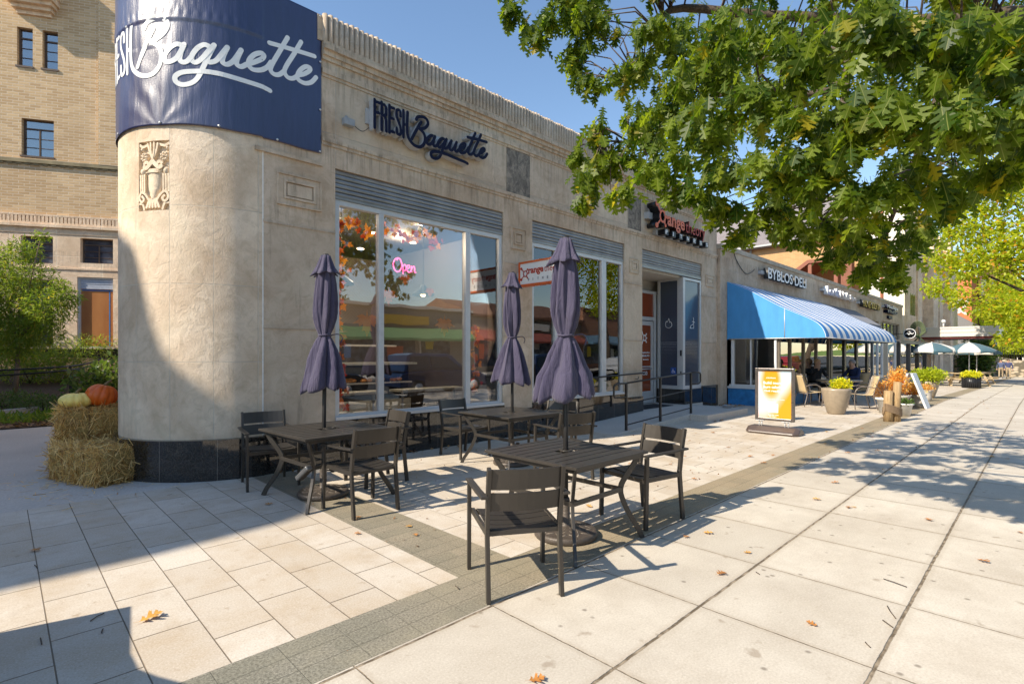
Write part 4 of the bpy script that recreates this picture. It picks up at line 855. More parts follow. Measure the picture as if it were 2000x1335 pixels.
def umbrella(x, y, top, seed, lab, bell=.24, tz=1.70, bz=1.14, lean=(0, 0), drape=0):
    u_ = thing('closed_umbrella', lab, 'umbrella', (x, y, 0), 0, 'closed purple umbrellas'); r = random.Random(seed); ph = r.uniform(0, 6)
    lx = lambda z: (x + lean[0] * z, y + lean[1] * z)
    mb = MB(); mb.tube([(x, y, .02), lx(.9) + (.9,), lx(top - .05) + (top - .05,)], .0215, 14); mb.build('pole', m_rail, u_)
    def canopy(levels, n, name, nf, hem):
        """levels: (radius, z, fold depth); nf folds; hem = drop of the fold tips at the last level"""
        vs = []; L = len(levels)
        for li, (rad, z, am) in enumerate(levels):
            tt = li / (L - 1); cx, cy = lx(z); tw = .5 * math.sin(z * 1.3 + ph) * (1 - tt * .3)
            for j in range(n):
                a = 2 * PI * j / n; w = ((a + tw) * nf / (2 * PI) + .22 * math.sin(2 * a + ph) + .12 * math.sin(3 * a - ph)) % 1; tri = abs(2 * w - 1)
                fold = (tri ** .75) * 2 - 1; small = noise.noise(Vector((math.cos(a) * 3, math.sin(a) * 3, z * 1.6 + seed)))
                rr = rad * (1 + am * fold + .16 * small + .10 * tt * math.cos(a - ph)); zz = z - hem * max(0, tt - .72) / .28 * (.5 * fold + .5 * math.cos(a - ph * 1.7) + .25 * small)
                vs.append((cx + rr * math.cos(a + .12 * small), cy + rr * math.sin(a + .12 * small), zz))
        mb = MB(); mb.add(vs, [(i * n + j, i * n + (j + 1) % n, (i + 1) * n + (j + 1) % n, (i + 1) * n + j) for i in range(L - 1) for j in range(n)], 0, True)
        o = mb.build(name, m_umb, u_); sm__ = o.modifiers.new('s', 'SOLIDIFY'); sm__.thickness = .003; return o
    H_ = top
    lv = [(.032, H_ - .03, .1), (.052, H_ - .09, .15), (.078, H_ - .19, .18), (.092, H_ - .30, .2), (.100, H_ - .42, .22), (.104, H_ - .52, .24), (.104, (H_ - .55 + tz + .17) / 2, .26), (.099, tz + .18, .27), (.080, tz + .08, .26), (.058, tz + .015, .2), (.056, tz - .012, .2), (.078, tz - .06, .26), (.112, tz - .15, .28), (.145, tz - .25, .28), (bell * .82, bz + .20, .22), (bell * .93, bz + .10, .19), (bell, bz + .03, .17), (bell * .97, bz + .0, .16)]
    canopy(lv, 168, 'canopy', 8, .055)
    canopy([(.024, H_, .05), (.045, H_ - .006, .08), (.062, H_ - .06, .12), (.083, H_ - .13, .18), (.112, H_ - .185, .24), (.128, H_ - .205, .26)], 120, 'vent_cap', 9, .03)
    mb = MB(); mb.lathe([(.001, .012), (.03, .010), (.033, 0), (.038, -.006), (.001, -.006)], lx(H_) + (H_,), 16); mb.build('finial', m_rail, u_)
    cx, cy = lx(tz); mb = MB(); mb.tube([(cx + .066 * math.cos(a), cy + .066 * math.sin(a), tz + .004 * math.sin(3 * a)) for a in [2 * PI * i / 16 for i in range(17)]], .009, 6)
    mb.tube(smooth_path([(cx + .05, cy - .045, tz), (cx + .11, cy - .09, tz + .01), (cx + .15, cy - .10, tz - .03), (cx + .13, cy - .10, tz - .08)], 4), .006, 5); mb.build('tie_strap', m_umb, u_)
    mbr = MB(); mb = MB(); mb.lathe([(.001, 0), (.255, 0), (.265, .012), (.265, .045), (.25, .058), (.235, .056), (.05, .085), (.035, .10), (.035, .30), (.03, .32), (.023, .32)], (x, y, .001), 40)
    for k in range(3):
        rr = .085 + .055 * k; nk = 10 + 5 * k
        for j in range(nk):
            a = 2 * PI * j / nk; s_ = 1 if (j + k) % 2 else -1
            mbr.tube([(x + (rr - .022) * math.cos(a - .1 * s_), y + (rr - .022) * math.sin(a - .1 * s_), .083 - .028 * (rr - .03) / .2), (x + (rr + .022) * math.cos(a + .12 * s_), y + (rr + .022) * math.sin(a + .12 * s_), .079 - .028 * (rr) / .2)], .0105, 5)
    mb.build('base', plain('cast_iron_brown', (.085, .068, .055), .5, .2, bump=.004) if 'cast_iron_brown' not in MATS else MATS['cast_iron_brown'], u_); tag(mbr.build('base_relief', plain('worn_relief', (.19, .16, .13), .5) if 'worn_relief' not in MATS else MATS['worn_relief'], u_), kind='stuff')
    mb = MB(); mb.tube([(x + .035, y - .0, .26), (x + .085, y - .01, .26)], .008, 6); mb.obox((x + .10, y - .01, .26), .02, .05, .05); mb.build('clamp_knob', m_black, u_)
umbrella(3.40, 2.83, 2.50, 3, 'closed purple canvas umbrella through the nearest table, biggest of the three', .235, 1.68, 1.16)
umbrella(2.50, 5.48, 2.60, 8, 'closed purple canvas umbrella beside the round column, left of the bakery window', .215, 1.73, 1.14, (.012, 0), .06)
umbrella(5.10, 5.21, 2.66, 12, 'closed purple canvas umbrella at the furthest table, smallest of the three', .24, 1.76, 1.14)
# ---------------------------------------------------------------- ramp, platform, railings
mb = MB(); mb.prism([(8.35, .003), (11.36, .15), (11.36, -.02), (8.35, -.02)], 5.74, V0 - .04, lambda a, b, d: (a, d, b)); mb.box(11.36, 13.62, 5.33, V0 - .04, -.02, .152); mb.box(11.27, 14.42, V0 - .04, 8.0, -.02, .152)
tag(mb.build('entrance_ramp', m_concrete, bevel=.006), kind='structure')
mb = MB(); mb.box(11.5, 12.9, 7.0, 7.6, .153, .165); tag(mb.build('door_mat', plain('black_rubber', (.015, .015, .018), .8)), 'black rubber mat in the recessed doorway', 'mat')
rl = thing('ramp_handrail', 'dark steel ramp railing with three posts and looped ends in front of the doorway', 'railing', (10.1, 5.8, 0)); RY = 5.80
for x, zb_ in ((8.82, .02), (10.12, .085), (11.5, .15)):
    zt = .95 + (x - 8.82) * .055; mb = MB(); mb.box(x - .022, x + .022, RY - .022, RY + .022, zb_, zt); mb.build('post', m_rail, rl, bevel=.003)
mb = MB(); zt = lambda x: .955 + (x - 8.82) * .055
def loop(x0, dx): 
    z1, z2 = zt(x0), zt(x0) - .27; return [(x0, RY, z1), (x0 + dx * .75, RY, z1), (x0 + dx * .93, RY, z1 - .02), (x0 + dx, RY, z1 - .06), (x0 + dx, RY, z2 + .05), (x0 + dx * .93, RY, z2 + .01), (x0 + dx * .7, RY, z2), (x0, RY, z2)]
mb.tube([(8.82, RY, zt(8.82)), (11.5, RY, zt(11.5))], .019, 10); mb.tube(loop(8.82, -.42), .019, 10); mb.tube(loop(11.5, .48), .019, 10)
mb.tube([(8.82, RY, .55), (11.5, RY, .70)], .013, 8); mb.tube([(8.82, RY, .13), (11.5, RY, .28)], .013, 8); mb.build('rail', m_rail, rl)
wr = thing('wall_handrail', 'dark steel handrail fixed low across the second shop window to the pilaster', 'handrail', (9.5, 6.85, 1.0))
mb = MB(); mb.tube([(7.55, 6.84, .98), (11.0, 6.84, 1.07), (11.22, 6.84, 1.075), (11.24, 6.90, 1.05)], .019, 10); mb.build('rail', m_rail, wr)
for x in (7.9, 9.7, 10.95): mb = MB(); mb.tube([(x, V0 - .03, .93), (x, 6.87, .93), (x, 6.84, 1.0)], .008, 6); mb.lathe([(.001, 0), (.035, 0), (.035, .01), (.001, .01)], (x, V0 - .035, .93), 12); mb.build('bracket', m_rail, wr)
bw = thing('steel_bowl', 'small stainless steel bowl on the platform corner by the deli wall', 'bowl', (13.35, 5.75, .152)); mb = MB(); mb.lathe([(.001, 0), (.10, 0), (.13, .03), (.11, .075), (.12, .08), (.10, .07), (.001, .02)], (13.35, 5.75, .153), 20); mb.build('bowl', plain('stainless', (.6, .6, .6), .2, 1), bw)
# ---------------------------------------------------------------- hay bales and pumpkins
m_hay = leafmat('straw', (.60, .37, .12), (.88, .62, .27), (.36, .19, .06), .12, .2)
m_haycore = asphalt('packed_straw', (.30, .19, .06), (.5, .34, .12), 60)
m_twine = plain('twine', (.25, .15, .06), .9)
def bale(name, cx, cy, z, L, Wd, Hh, rz, seed, lab):
    t_ = thing('hay_bale', lab, 'hay bale', (cx, cy, z)); r = np.random.default_rng(seed); Rm = np.array([[math.cos(rz), -math.sin(rz), 0], [math.sin(rz), math.cos(rz), 0], [0, 0, 1]])
    ts = (-L * .2, L * .2); mb = MB(); nx, ny, nz = 20, 9, 8; hs = np.array([L / 2, Wd / 2, Hh / 2])
    def skin(p):
        p = np.array(p, float); q = p / hs; m_ = np.abs(q).max(); e = np.power(np.sum(np.abs(q) ** 7), 1 / 7); p = p / max(e, .01)
        pin = 1 - .10 * sum(math.exp(-((p[0] - t_) / .045) ** 2) for t_ in ts); p[1] *= pin; p[2] *= (pin if p[2] > 0 else 1)
        return p * (1 + .03 * noise.noise(Vector(p * 6 + seed)))
    vs = []; fs = []
    def face(ax, sg, n1, n2):
        b = len(vs); o_ = [i for i in range(3) if i != ax]
        for i in range(n1 + 1):
            for j in range(n2 + 1):
                p = [0, 0, 0]; p[ax] = sg * hs[ax]; p[o_[0]] = (2 * i / n1 - 1) * hs[o_[0]]; p[o_[1]] = (2 * j / n2 - 1) * hs[o_[1]]; vs.append(skin(p))
        for i in range(n1):
            for j in range(n2): fs.append((b + i * (n2 + 1) + j, b + i * (n2 + 1) + j + 1, b + (i + 1) * (n2 + 1) + j + 1, b + (i + 1) * (n2 + 1) + j))
    for sg in (-1, 1): face(0, sg, ny, nz); face(1, sg, nx, nz); face(2, sg, nx, ny)
    W_ = [Rm @ p + np.array([cx, cy, z + Hh / 2]) for p in vs]; mb.add(W_, fs, 0, True); mb.build('packed_core', m_haycore, t_)
    N = int(7500 * (L * Wd + L * Hh + Wd * Hh) / 1.4); P = []; Nn = []
    ar = np.array([Wd * Hh, L * Hh, L * Wd]); ax = r.choice(3, N, p=ar / ar.sum())
    for a in ax:
        p = r.uniform(-1, 1, 3) * hs; sg = r.choice([-1, 1]); p[a] = sg * hs[a]; n_ = np.zeros(3); n_[a] = sg; P.append(skin(p)); Nn.append(n_)
    P = np.array(P); Nn = np.array(Nn); d = r.normal(size=(N, 3)); d -= Nn * (np.sum(d * Nn, 1, keepdims=True)) * .75; d[:, 2] *= 1.25; d[:, 0] *= .8; d += Nn * r.uniform(0, .28, (N, 1)); d[:, 2] -= .25
    d /= np.linalg.norm(d, axis=1, keepdims=True); Pw = (P - d * .03 - Nn * .004) @ Rm.T + np.array([cx, cy, z + Hh / 2]); dw = d @ Rm.T
    rot = rot_from(dw, None, r); Pw[:, 2] = np.maximum(Pw[:, 2], .01)
    tv = [(-.5, 0, 0), (.5, 0, 0), (.35, 1, 0), (-.35, 1, 0), (0, .5, .5)]; tv = [(x * .045, y, z_ * .045) for x, y, z_ in tv]
    scatter('straw', tv, [(0, 1, 4), (1, 2, 4), (2, 3, 4), (3, 0, 4)], Pw, rot, r.uniform(.07, .20, N) , m_hay, t_, r)
    mb = MB()
    for t2 in ts:
        pts = [(t2, hs[1] * .93 * a, hs[2] * .93 * b) for a, b in ((-1, -.9), (-1.02, 0), (-.98, .8), (-.8, .98), (0, 1), (.8, .98), (.98, .8), (1.02, 0), (1, -.9))]
        mb.tube([tuple(Rm @ np.array(p) + np.array([cx, cy, z + Hh / 2])) for p in pts], .006, 5)
    mb.build('twine', m_twine, t_)
HR = math.atan2(1.06, -.40)
bale('a', .87, 8.17, 0, 1.12, .60, .43, HR, 1, 'golden straw bale on the ground in front, with a free top')
bale('b', 1.0, 9.05, 0, .95, .50, .43, HR + R(80), 2, 'golden straw bale on the ground behind, mostly hidden under the upper bale')
bale('c', 1.0, 8.88, .425, .95, .46, .41, HR + R(72), 3, 'upper straw bale carrying the two pumpkins')
rs_ = np.random.default_rng(6); n = 420; px = rs_.normal(.85, .42, n); py = rs_.normal(8.0, .5, n)
tag(scatter('loose_straw', [(-.03, 0, 0), (.03, 0, 0), (.02, 1, 0), (-.02, 1, 0)], [(0, 1, 2, 3)], np.stack([px, py, rs_.uniform(.004, .012, n)], 1), rot_from(rs_.normal(size=(n, 3)) * (1, 1, .04), (0, 0, 1), rs_), rs_.uniform(.04, .13, n), m_hay, None, rs_), 'loose straw stalks scattered on the concrete round the bales', 'straw', kind='stuff')
def pumpkin(x, y, z, r, sq, col, name, lab, tilt=0):
    t_ = thing('pumpkin', lab, 'pumpkin', (x, y, z)); mb = MB(); n = 80; pr = [(math.sin(PI * i / 18), -math.cos(PI * i / 18)) for i in range(1, 18)]
    Mx = Matrix.Translation((x, y, z + r * sq)) @ Matrix.Rotation(tilt, 4, 'Y'); vs = []
    for a_, b_ in pr:
        for j in range(n):
            a = 2 * PI * j / n; rib = 1 - .085 * (1 - abs(math.sin(a * 5.5 + .3))) ** 1.6 - .02 * math.sin(a * 3); dip = .16 * math.exp(-(a_ / .32) ** 2)
            vs.append(Mx @ Vector((r * a_ * rib * math.cos(a), r * a_ * rib * math.sin(a), r * sq * (b_ - (dip if b_ > 0 else -dip)) * (.7 + .3 * rib))))
    L = len(pr); mb.add(vs, [(i * n + j, i * n + (j + 1) % n, (i + 1) * n + (j + 1) % n, (i + 1) * n + j) for i in range(L - 1) for j in range(n)] + [tuple(range(n)), tuple(range((L - 1) * n, L * n))], 0, True)
    mb.build('skin', plain(name, col, .42, var=.12, scale=9, bump=.0015, bs=30), t_)
    mb = MB(); tp = Mx @ Vector((0, 0, r * sq * .80)); mb.tube([tp, Mx @ Vector((.0, 0, r * sq * 1.0)), Mx @ Vector((.02, .01, r * sq * 1.22)), Mx @ Vector((.05, .02, r * sq * 1.35))], [.032, .02, .015, .018], 7); mb.build('stem', plain('pumpkin_stem', (.2, .13, .05), .8) if 'pumpkin_stem' not in MATS else MATS['pumpkin_stem'], t_)
pumpkin(at(150, 790, 6.85).x, at(150, 790, 6.85).y, .815, .19, .56, (.90, .66, .17), 'pale_yellow_rind', 'pale yellow flattened pumpkin on the upper straw bale')
pumpkin(at(199, 775, 7.0).x, at(199, 775, 7.0).y, .815, .18, .88, (.62, .105, .006), 'orange_rind', 'orange pumpkin leaning on the column on the upper straw bale', R(16))
# ---------------------------------------------------------------- unseen casters put behind the camera, outlines shaped to cast the shade on the left
def pq(p, a): return (.227 * p + .974 * a, .974 * p - .227 * a)
def col_q(px, py):
    k = (px - 1000) / 1022; s_, c_ = math.sin(HEAD), math.cos(HEAD); du, dv = k * s_ + c_, s_ - k * c_
    A = du * du + dv * dv; B = -2 * (du * CU + dv * CV); C_ = CU * CU + CV * CV - CR * CR; D_ = max(0, B * B - 4 * A * C_); d = (-B - math.sqrt(D_)) / 2 / A
    u_, v_, z = d * du, d * dv, 1.52 + (692 - py) * d / 1022; return (.227 * u_ + .974 * v_, z + .818 * (.974 * u_ - .227 * v_))
out = [(4.25, -12.27), (4.25, -1.9), (4.58, -.87), (4.79, -.21), (5.14, .59), (5.35, .84), (6.33, 1.0)] + [col_q(*p) for p in ((444, 790), (419, 773), (361, 731), (323, 694), (302, 643), (285, 576), (268, 505), (258, 476), (227, 446))] + [(8.6, 2.75), (14.2, 2.8), (14.2, -.5), (24.5, -.5), (24.5, -12.27)]  # building outline worked back from the shade edge on paving and column
A0 = -15.0; mb = MB()
mb.prism([(p, q - .818 * A0) for p, q in out], A0, A0 - 2.5, lambda p, z, a: pq(p, a) + (z,))
nb = mb.build('shade_caster_building', brickmat('shade_caster_brick', (.28, .12, .08), (.35, .17, .11), (.35, .3, .25))); tag(nb, 'unseen brick building behind the camera, its outline shaped to cast the shade on the left', 'building')
bx = thing('shadow_caster_box', 'unseen dark green box added left of the camera to cast the bottom left shadow', 'shadow caster', pq(3.1, -1.5) + (0,))  # box added only for its shadow, top edge shaped to match
mb = MB(); mb.prism([(2.45, 0), (3.9, 0), (3.9, .96), (3.29, 1.0), (3.1, 1.04), (2.98, 1.11), (2.85, 1.2), (2.45, 1.24)], -1.5, -1.9, lambda p, z, a: pq(p, a) + (z,)); mb.build('body', plain('dark_green_paint', (.02, .08, .05), .4), bx)
mb = MB(); mb.prism([(2.94, .5), (3.32, .5), (3.32, .85), (2.94, .85)], -1.495, -1.5, lambda p, z, a: pq(p, a) + (z,)); mb.build('caster_panel', m_film, bx)
# ---------------------------------------------------------------- garden on the left
gh = lambda y: .02 + max(0, y - 18.0) * .135
mb = MB()
for i in range(26):
    y0 = 14.75 + i * .6; y1 = y0 + .6
    for j in range(12): x0 = -16 + j * 1.9; mb.quad((x0, y0, gh(y0)), (x0 + 1.9, y0, gh(y0)), (x0 + 1.9, y1, gh(y1)), (x0, y1, gh(y1)))
tag(mb.build('garden_bed', m_soil), kind='structure')
kb = MB(); kb.bar([(-4, 16.4, .09), (-.2, 17.3, .09), (1.0, 18.3, .09), (3, 21, .09)], .22, .2); tag(kb.build('planter_kerb', m_concrete), kind='structure')
def leafy(name, lab, cat, loc, rad, n, size, mat, lv=RL_V, lf=RL_F, seed=0, group=None, stems=4, up=.3, mask=None):
    r = np.random.default_rng(seed); t_ = thing(name, lab, cat, loc, 0, group); p = in_ball(n, r); 
    p *= 1 + .22 * np.sin(p[:, :1] * 7 + seed) * np.cos(p[:, 1:2] * 6 + p[:, 2:3] * 5); d = p + r.normal(size=p.shape) * .7; d[:, 2] += up; pos = p * np.array(rad) + np.array(loc) + np.array((0, 0, rad[2] * .92)); pos[:, 2] = np.maximum(pos[:, 2], loc[2] + .02)
    scatter('foliage', lv, lf, pos, rot_from(d, (0, 0, 1), r), r.uniform(.7, 1.25, n) * size, mat, t_, r)
    mb = MB(); 
    for i in range(stems): e = pos[int(r.integers(n))]; mb.tube([loc, tuple(np.array(loc) * .4 + e * .6 + np.array((0, 0, rad[2] * .1))), tuple(e)], [.018, .012, .005], 5)
    mb.build('stem', m_bark, t_); return t_
P_ = lambda px, py, d: tuple(at(px, py, d))
def tree(name, lab, base, blobs, trunk_r, n, size, mat, lv, lf, seed, hang=0., tm=None, limbs=None):
    r = np.random.default_rng(seed); t_ = thing(name, lab, 'tree', base); w = np.array([b[1] ** 2 for b in blobs]); w = w / w.sum(); pos = []; d = []
    for (c_, rad), k in zip(blobs, w):
        m_ = int(n * k); q = in_ball(m_, r, .38); q *= 1 + .25 * np.sin(q[:, :1] * 6 + c_[0]) * np.cos(q[:, 1:2] * 7 + c_[1]); pos.append(q * rad * np.array((1, 1, .8)) + np.array(c_)); d.append(q * .8 + r.normal(size=q.shape) * .8 - np.array((0, 0, hang)))
    pos = np.concatenate(pos); d = np.concatenate(d); scatter('crown', lv, lf, pos, rot_from(d, (0, 0, 1), r), r.uniform(.7, 1.3, len(pos)) * size, mat, t_, r)
    mb = MB(); b = Vector(base); top = sum((Vector(c_) for c_, _ in blobs), Vector()) / len(blobs); f = b.lerp(top, .55); f.x = (b.x + f.x) / 2; f.y = (b.y + f.y) / 2
    mb.tube([b, b.lerp(f, .5) + Vector((.03, .02, 0)), f], [trunk_r * 1.2, trunk_r, trunk_r * .8], 10)
    for c_, rad in blobs: c2 = Vector(c_); md = f.lerp(c2, .5) + Vector((0, 0, rad * .1)); mb.tube([f, md, c2], [trunk_r * .5, trunk_r * .3, .012], 6)
    mb.build('trunk', tm or m_trunk, t_); return t_
B_ = lambda px, py, d, r: (P_(px, py, d), r)
tree('garden_tree', 'slender young green tree in the garden bed left of the column', P_(28, 772, 14.2), [B_(40, 545, 14.2, .75), B_(-20, 560, 14.4, .8), B_(95, 600, 14, .62), B_(130, 580, 14, .32), B_(45, 490, 14.2, .40), B_(80, 462, 14.1, .17), B_(10, 620, 14.2, .8), B_(70, 645, 14.2, .6), B_(-10, 500, 14.3, .4), B_(30, 680, 14.2, .5), B_(115, 560, 14, .25)], .055, 15000, .12, m_willow, SL_V, SL_F, 4, .15)
sh_ = [(15, 795, 13.6, (.9, .5, .22), 'low grey purple heather at the front of the garden bed', m_shrub, .05, 1800, 1), (85, 800, 13.4, (.8, .45, .25), 'low dark flowering groundcover shrub in the middle of the bed front', m_shrub, .05, 1800, 1), (60, 765, 16.5, (1.3, .8, .55), 'tufted green grass clump under the young tree', m_willow, .14, 2000, 0), (120, 760, 17, (1.1, .8, .6), 'yellow green shrub clump behind the garden handrail', m_willow, .11, 2200, 0),
       (5, 755, 17.5, (1.3, .8, .8), 'green bushy shrub at the far left of the bed', m_willow, .11, 2200, 0), (185, 790, 12.3, (.62, .5, .62), 'dark green broad leaved hydrangea against the column', m_shrub, .14, 800, 1), (215, 765, 12.8, (.45, .45, .75), 'tall broad leaved shrub right behind the orange pumpkin', m_shrub, .14, 600, 1), (100, 705, 22, (2.6, 1.0, .75), 'feathery ornamental grass at the foot of the brick building', m_willow, .16, 2600, 0), (190, 712, 22, (1.5, 1.0, .5), 'olive green shrub below the papered shopfront', m_willow, .13, 1500, 0), (-10, 700, 21, (2, 1, 1.0), 'dense green shrub behind the young tree trunk', m_shrub, .13, 2200, 1)]
for i, (px, py, d, rad, lab, m_, s, n, kk) in enumerate(sh_):
    p = at(px, py, d); zz = gh(p.y) + .02; leafy('shrub', lab, 'shrub', (p.x, p.y, zz), rad, n, s, m_, RL_V if kk else SL_V, RL_F if kk else SL_F, i + 20)
gr_ = np.random.default_rng(9); n = 5000; px = gr_.uniform(-5, 2.2, n); py = gr_.uniform(14.8, 17.3, n); nn_ = gr_.normal(size=(n, 3)) * .5 + (0, 0, 1)
tag(scatter('fallen_litter', MAPV, MAPF, np.stack([px, py, np.full(n, .035)], 1), rot_from(gr_.normal(size=(n, 3)) * (1, 1, .15), (0, 0, 1), gr_), gr_.uniform(.03, .07, n), m_fall, None, gr_), 'brown leaf litter along the front of the garden bed', 'leaf litter', kind='stuff')
n = 1600; px = gr_.uniform(-5, 2, n); py = gr_.uniform(15.4, 17.2, n); tag(scatter('grass', SL_V, SL_F, np.stack([px, py, np.full(n, .03)], 1), rot_from(gr_.normal(size=(n, 3)) * (.5, .5, .2) + (0, 0, .7), None, gr_), gr_.uniform(.12, .28, n), m_willow, None, gr_), 'dark green grass tufts along the planter kerb', 'grass', kind='stuff')
hr = thing('garden_handrail', 'dark steel double handrail curving through the left garden', 'railing', P_(137, 760, 13)); 
for off in (0, -.13):
    mb = MB(); P = [(-60, 723), (0, 722.5), (60, 720), (110, 717), (150, 713), (180, 707), (200, 699)]; mb.tube(smooth_path([P_(a, b + (0 if off == 0 else 9 + (a - 60) * -.02), 13 + max(0, a - 110) * .02) for a, b in P], 4), .021, 8); mb.build('rail', m_rail, hr)
q = P_(137, 714, 13.2); mb = MB(); mb.box(q[0] - .025, q[0] + .025, q[1] - .025, q[1] + .025, .2, q[2]); mb.build('post', m_rail, hr)
q = P_(-60, 723, 13); mb = MB(); mb.box(q[0] - .025, q[0] + .025, q[1] - .025, q[1] + .025, .1, q[2]); mb.build('post', m_rail, hr)
# ---------------------------------------------------------------- brick apartment building on the left
BA = R(-28.6); bd = Vector((math.cos(BA), math.sin(BA), 0)); bn = Vector((bd.y, -bd.x, 0))     # along, outward
bn = Vector((math.sin(BA), -math.cos(BA), 0)); BO = Vector((1.7, 28.7, 0))
fb_ = lambda t_, z, o_: tuple(BO + bd * t_ + bn * o_ + Vector((0, 0, z)))
bb = thing('brick_apartment_building', 'tall tan brick apartment house with limestone ground floor behind the garden', 'building', tuple(BO))
m_tan = brickmat('tan_brick', (.55, .36, .19), (.80, .57, .33), (.74, .62, .46), .38, .112, .013)
MBX = Matrix(((bd.x, -bn.x, 0, BO.x), (bd.y, -bn.y, 0, BO.y), (0, 0, 1, 0), (0, 0, 0, 1)))    # x along, y inward
def bbox(mb, a, b, o0, o1, z0, z1, m=0): mb.box(a, b, -o1, -o0, z0, z1, m, MBX)
def holes(mb, a, b, z0, z1, hs, o0=-.5, o1=0, m=0):
    xs = sorted(set([a, b] + [h[0] for h in hs] + [h[1] for h in hs]))
    for x0, x1 in zip(xs, xs[1:]):
        c_ = (x0 + x1) / 2; cut = sorted([(h[2], h[3]) for h in hs if h[0] < c_ < h[1]]); z = z0
        for p, q in cut:
            if p > z: bbox(mb, x0, x1, o0, o1, z, p, m)
            z = q
        if z < z1: bbox(mb, x0, x1, o0, o1, z, z1, m)
WN = [(-1.38, -.85, 13.31, 14.88, 1), (-.52, .01, 13.31, 14.88, 1), (-1.23, -.13, 9.66, 11.18, 2), (-6.9, -5.8, 9.66, 11.18, 2), (-6.9, -5.8, 13.31, 14.88, 2), (-4.1, -3.0, 9.66, 11.18, 2), (-1.23, -.13, 17.2, 18.7, 2), (2.6, 3.7, 9.66, 11.18, 2), (2.6, 3.7, 13.31, 14.88, 2)]
def uvfix(o):
    me = o.data; uvl = me.uv_layers[0]; inv = MBX.inverted()
    for p in me.polygons:
        n_ = inv.to_3x3() @ p.normal
        for li in p.loop_indices:
            c_ = inv @ (me.vertices[me.loops[li].vertex_index].co + Vector(bb.location)); uvl.data[li].uv = (c_.x, c_.z) if abs(n_.y) > .5 else ((c_.y, c_.z) if abs(n_.x) > .5 else (c_.x, c_.y))
mb = MB(); holes(mb, -14, 6, 9.50, 21, [w[:4] for w in WN]); bbox(mb, -14, 6, -.5, 0, 7.28, 9.30); bbox(mb, 1.47, 6, 0, .10, 9.5, 21); bbox(mb, -14, 1.27, 0, .10 - .06, 9.5, 9.55); uvfix(mb.build('wall', m_tan, bb))
mb = MB(); bbox(mb, -14, 6, -.5, .09, 9.36, 9.50)
for i in range(66): bbox(mb, -14 + i * .30, -14 + i * .30 + .17, 0, .05, 9.28, 9.36)
bbox(mb, -14, 6, -.5, .02, 9.30, 9.36); uvfix(mb.build('string_course', plain('weathered_sill', (.26, .21, .12), .85, var=.3, scale=3), bb))
mb = MB(); holes(mb, -14, 6, 1.3, 6.75, [(-1.23, -.13, 5.27, 6.37), (.82, 1.99, 5.35, 6.39), (.71, 1.99, 1.78, 4.76), (-1.23, -.13, 1.9, 4.6), (-5, -2.4, 1.78, 4.76), (-5, -2.4, 5.3, 6.4)], -.5, .06); bbox(mb, -14, 6, -.5, .16, 6.75, 6.86); bbox(mb, -14, 6, -.5, .10, 7.20, 7.28); bbox(mb, -14, 6, -.5, .02, 6.86, 7.20); bbox(mb, -14, 6, 0, .11, 6.95, 6.86)
for i in range(150): bbox(mb, -13.9 + i * .13, -13.9 + i * .13 + .095, .02, .10, 6.87, 7.19)
bbox(mb, -14, 6, .06, .09, 5.05, 5.12); bbox(mb, -14, 6, .06, .085, 6.5, 6.54); uvfix(mb.build('limestone_storey', m_limefar, bb))
mb = MB(); bbox(mb, -14, 6, -.5, .09, .4, 1.3); bbox(mb, -14, 6, .0, .12, 1.3, 1.76); mb.build('plinth', m_granite, bb)
t = NT('old_window_glass'); co = t.coord('Object'); m_oldg = t.done(t.mix(t.ramp(t.noise(co, 1.5, 3), .4, .6), (.03, .04, .06), (.12, .14, .18)), .06, 0, None, .9)
m_wfr = plain('brown_window_frame', (.10, .065, .045), .6)
for a, b, z0_, z1_, nc in WN + [(-1.23, -.13, 5.27, 6.37, 2), (.82, 1.99, 5.35, 6.39, 2), (-5, -2.4, 5.3, 6.4, 3)]:
    mb = MB(); f = .05; bbox(mb, a, a + f, -.22, -.14, z0_, z1_); bbox(mb, b - f, b, -.22, -.14, z0_, z1_); bbox(mb, a + f, b - f, -.22, -.14, z1_ - f, z1_); bbox(mb, a + f, b - f, -.22, -.14, z0_, z0_ + f)
    hb = z0_ + (z1_ - z0_) * .74; bbox(mb, a + f, b - f, -.22, -.13, hb, hb + .05)
    if nc == 2: bbox(mb, (a + b) / 2 - .022, (a + b) / 2 + .022, -.22, -.14, z0_ + f, hb)
    for k in (1, 2): zz = z0_ + (hb - z0_) * k / 3; bbox(mb, a + f, b - f, -.20, -.15, zz, zz + .02)
    if z0_ > 8: bbox(mb, a - .04, b + .04, -.1, .04, z0_ - .07, z0_)
    w_ = mb.build('window', m_wfr, bb); mb = MB(); bbox(mb, a + f, b - f, -.19, -.18, z0_ + f, z1_ - f); mb.build('glass_pane', m_glassb if z0_ > 8 else m_oldg, w_)
    if z0_ > 8: mb = MB(); bbox(mb, a + f, b - f, -.24, -.23, z0_ + (z1_ - z0_) * (.35 if z0_ < 12 else .62), z1_ - f); mb.build('curtain', plain('pale_curtain', (.5, .5, .48), .9) if 'pale_curtain' not in MATS else MATS['pale_curtain'], w_)
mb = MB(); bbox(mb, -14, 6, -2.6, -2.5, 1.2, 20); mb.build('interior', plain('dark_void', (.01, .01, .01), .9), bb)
mb = MB(); bbox(mb, .71, .80, -.10, .0, 1.78, 4.76); bbox(mb, .80, 1.99, -.10, 0, 4.68, 4.76); bbox(mb, .80, 1.99, -.10, 0, 1.78, 1.86); shf = mb.build('shopfront', m_alu, bb)
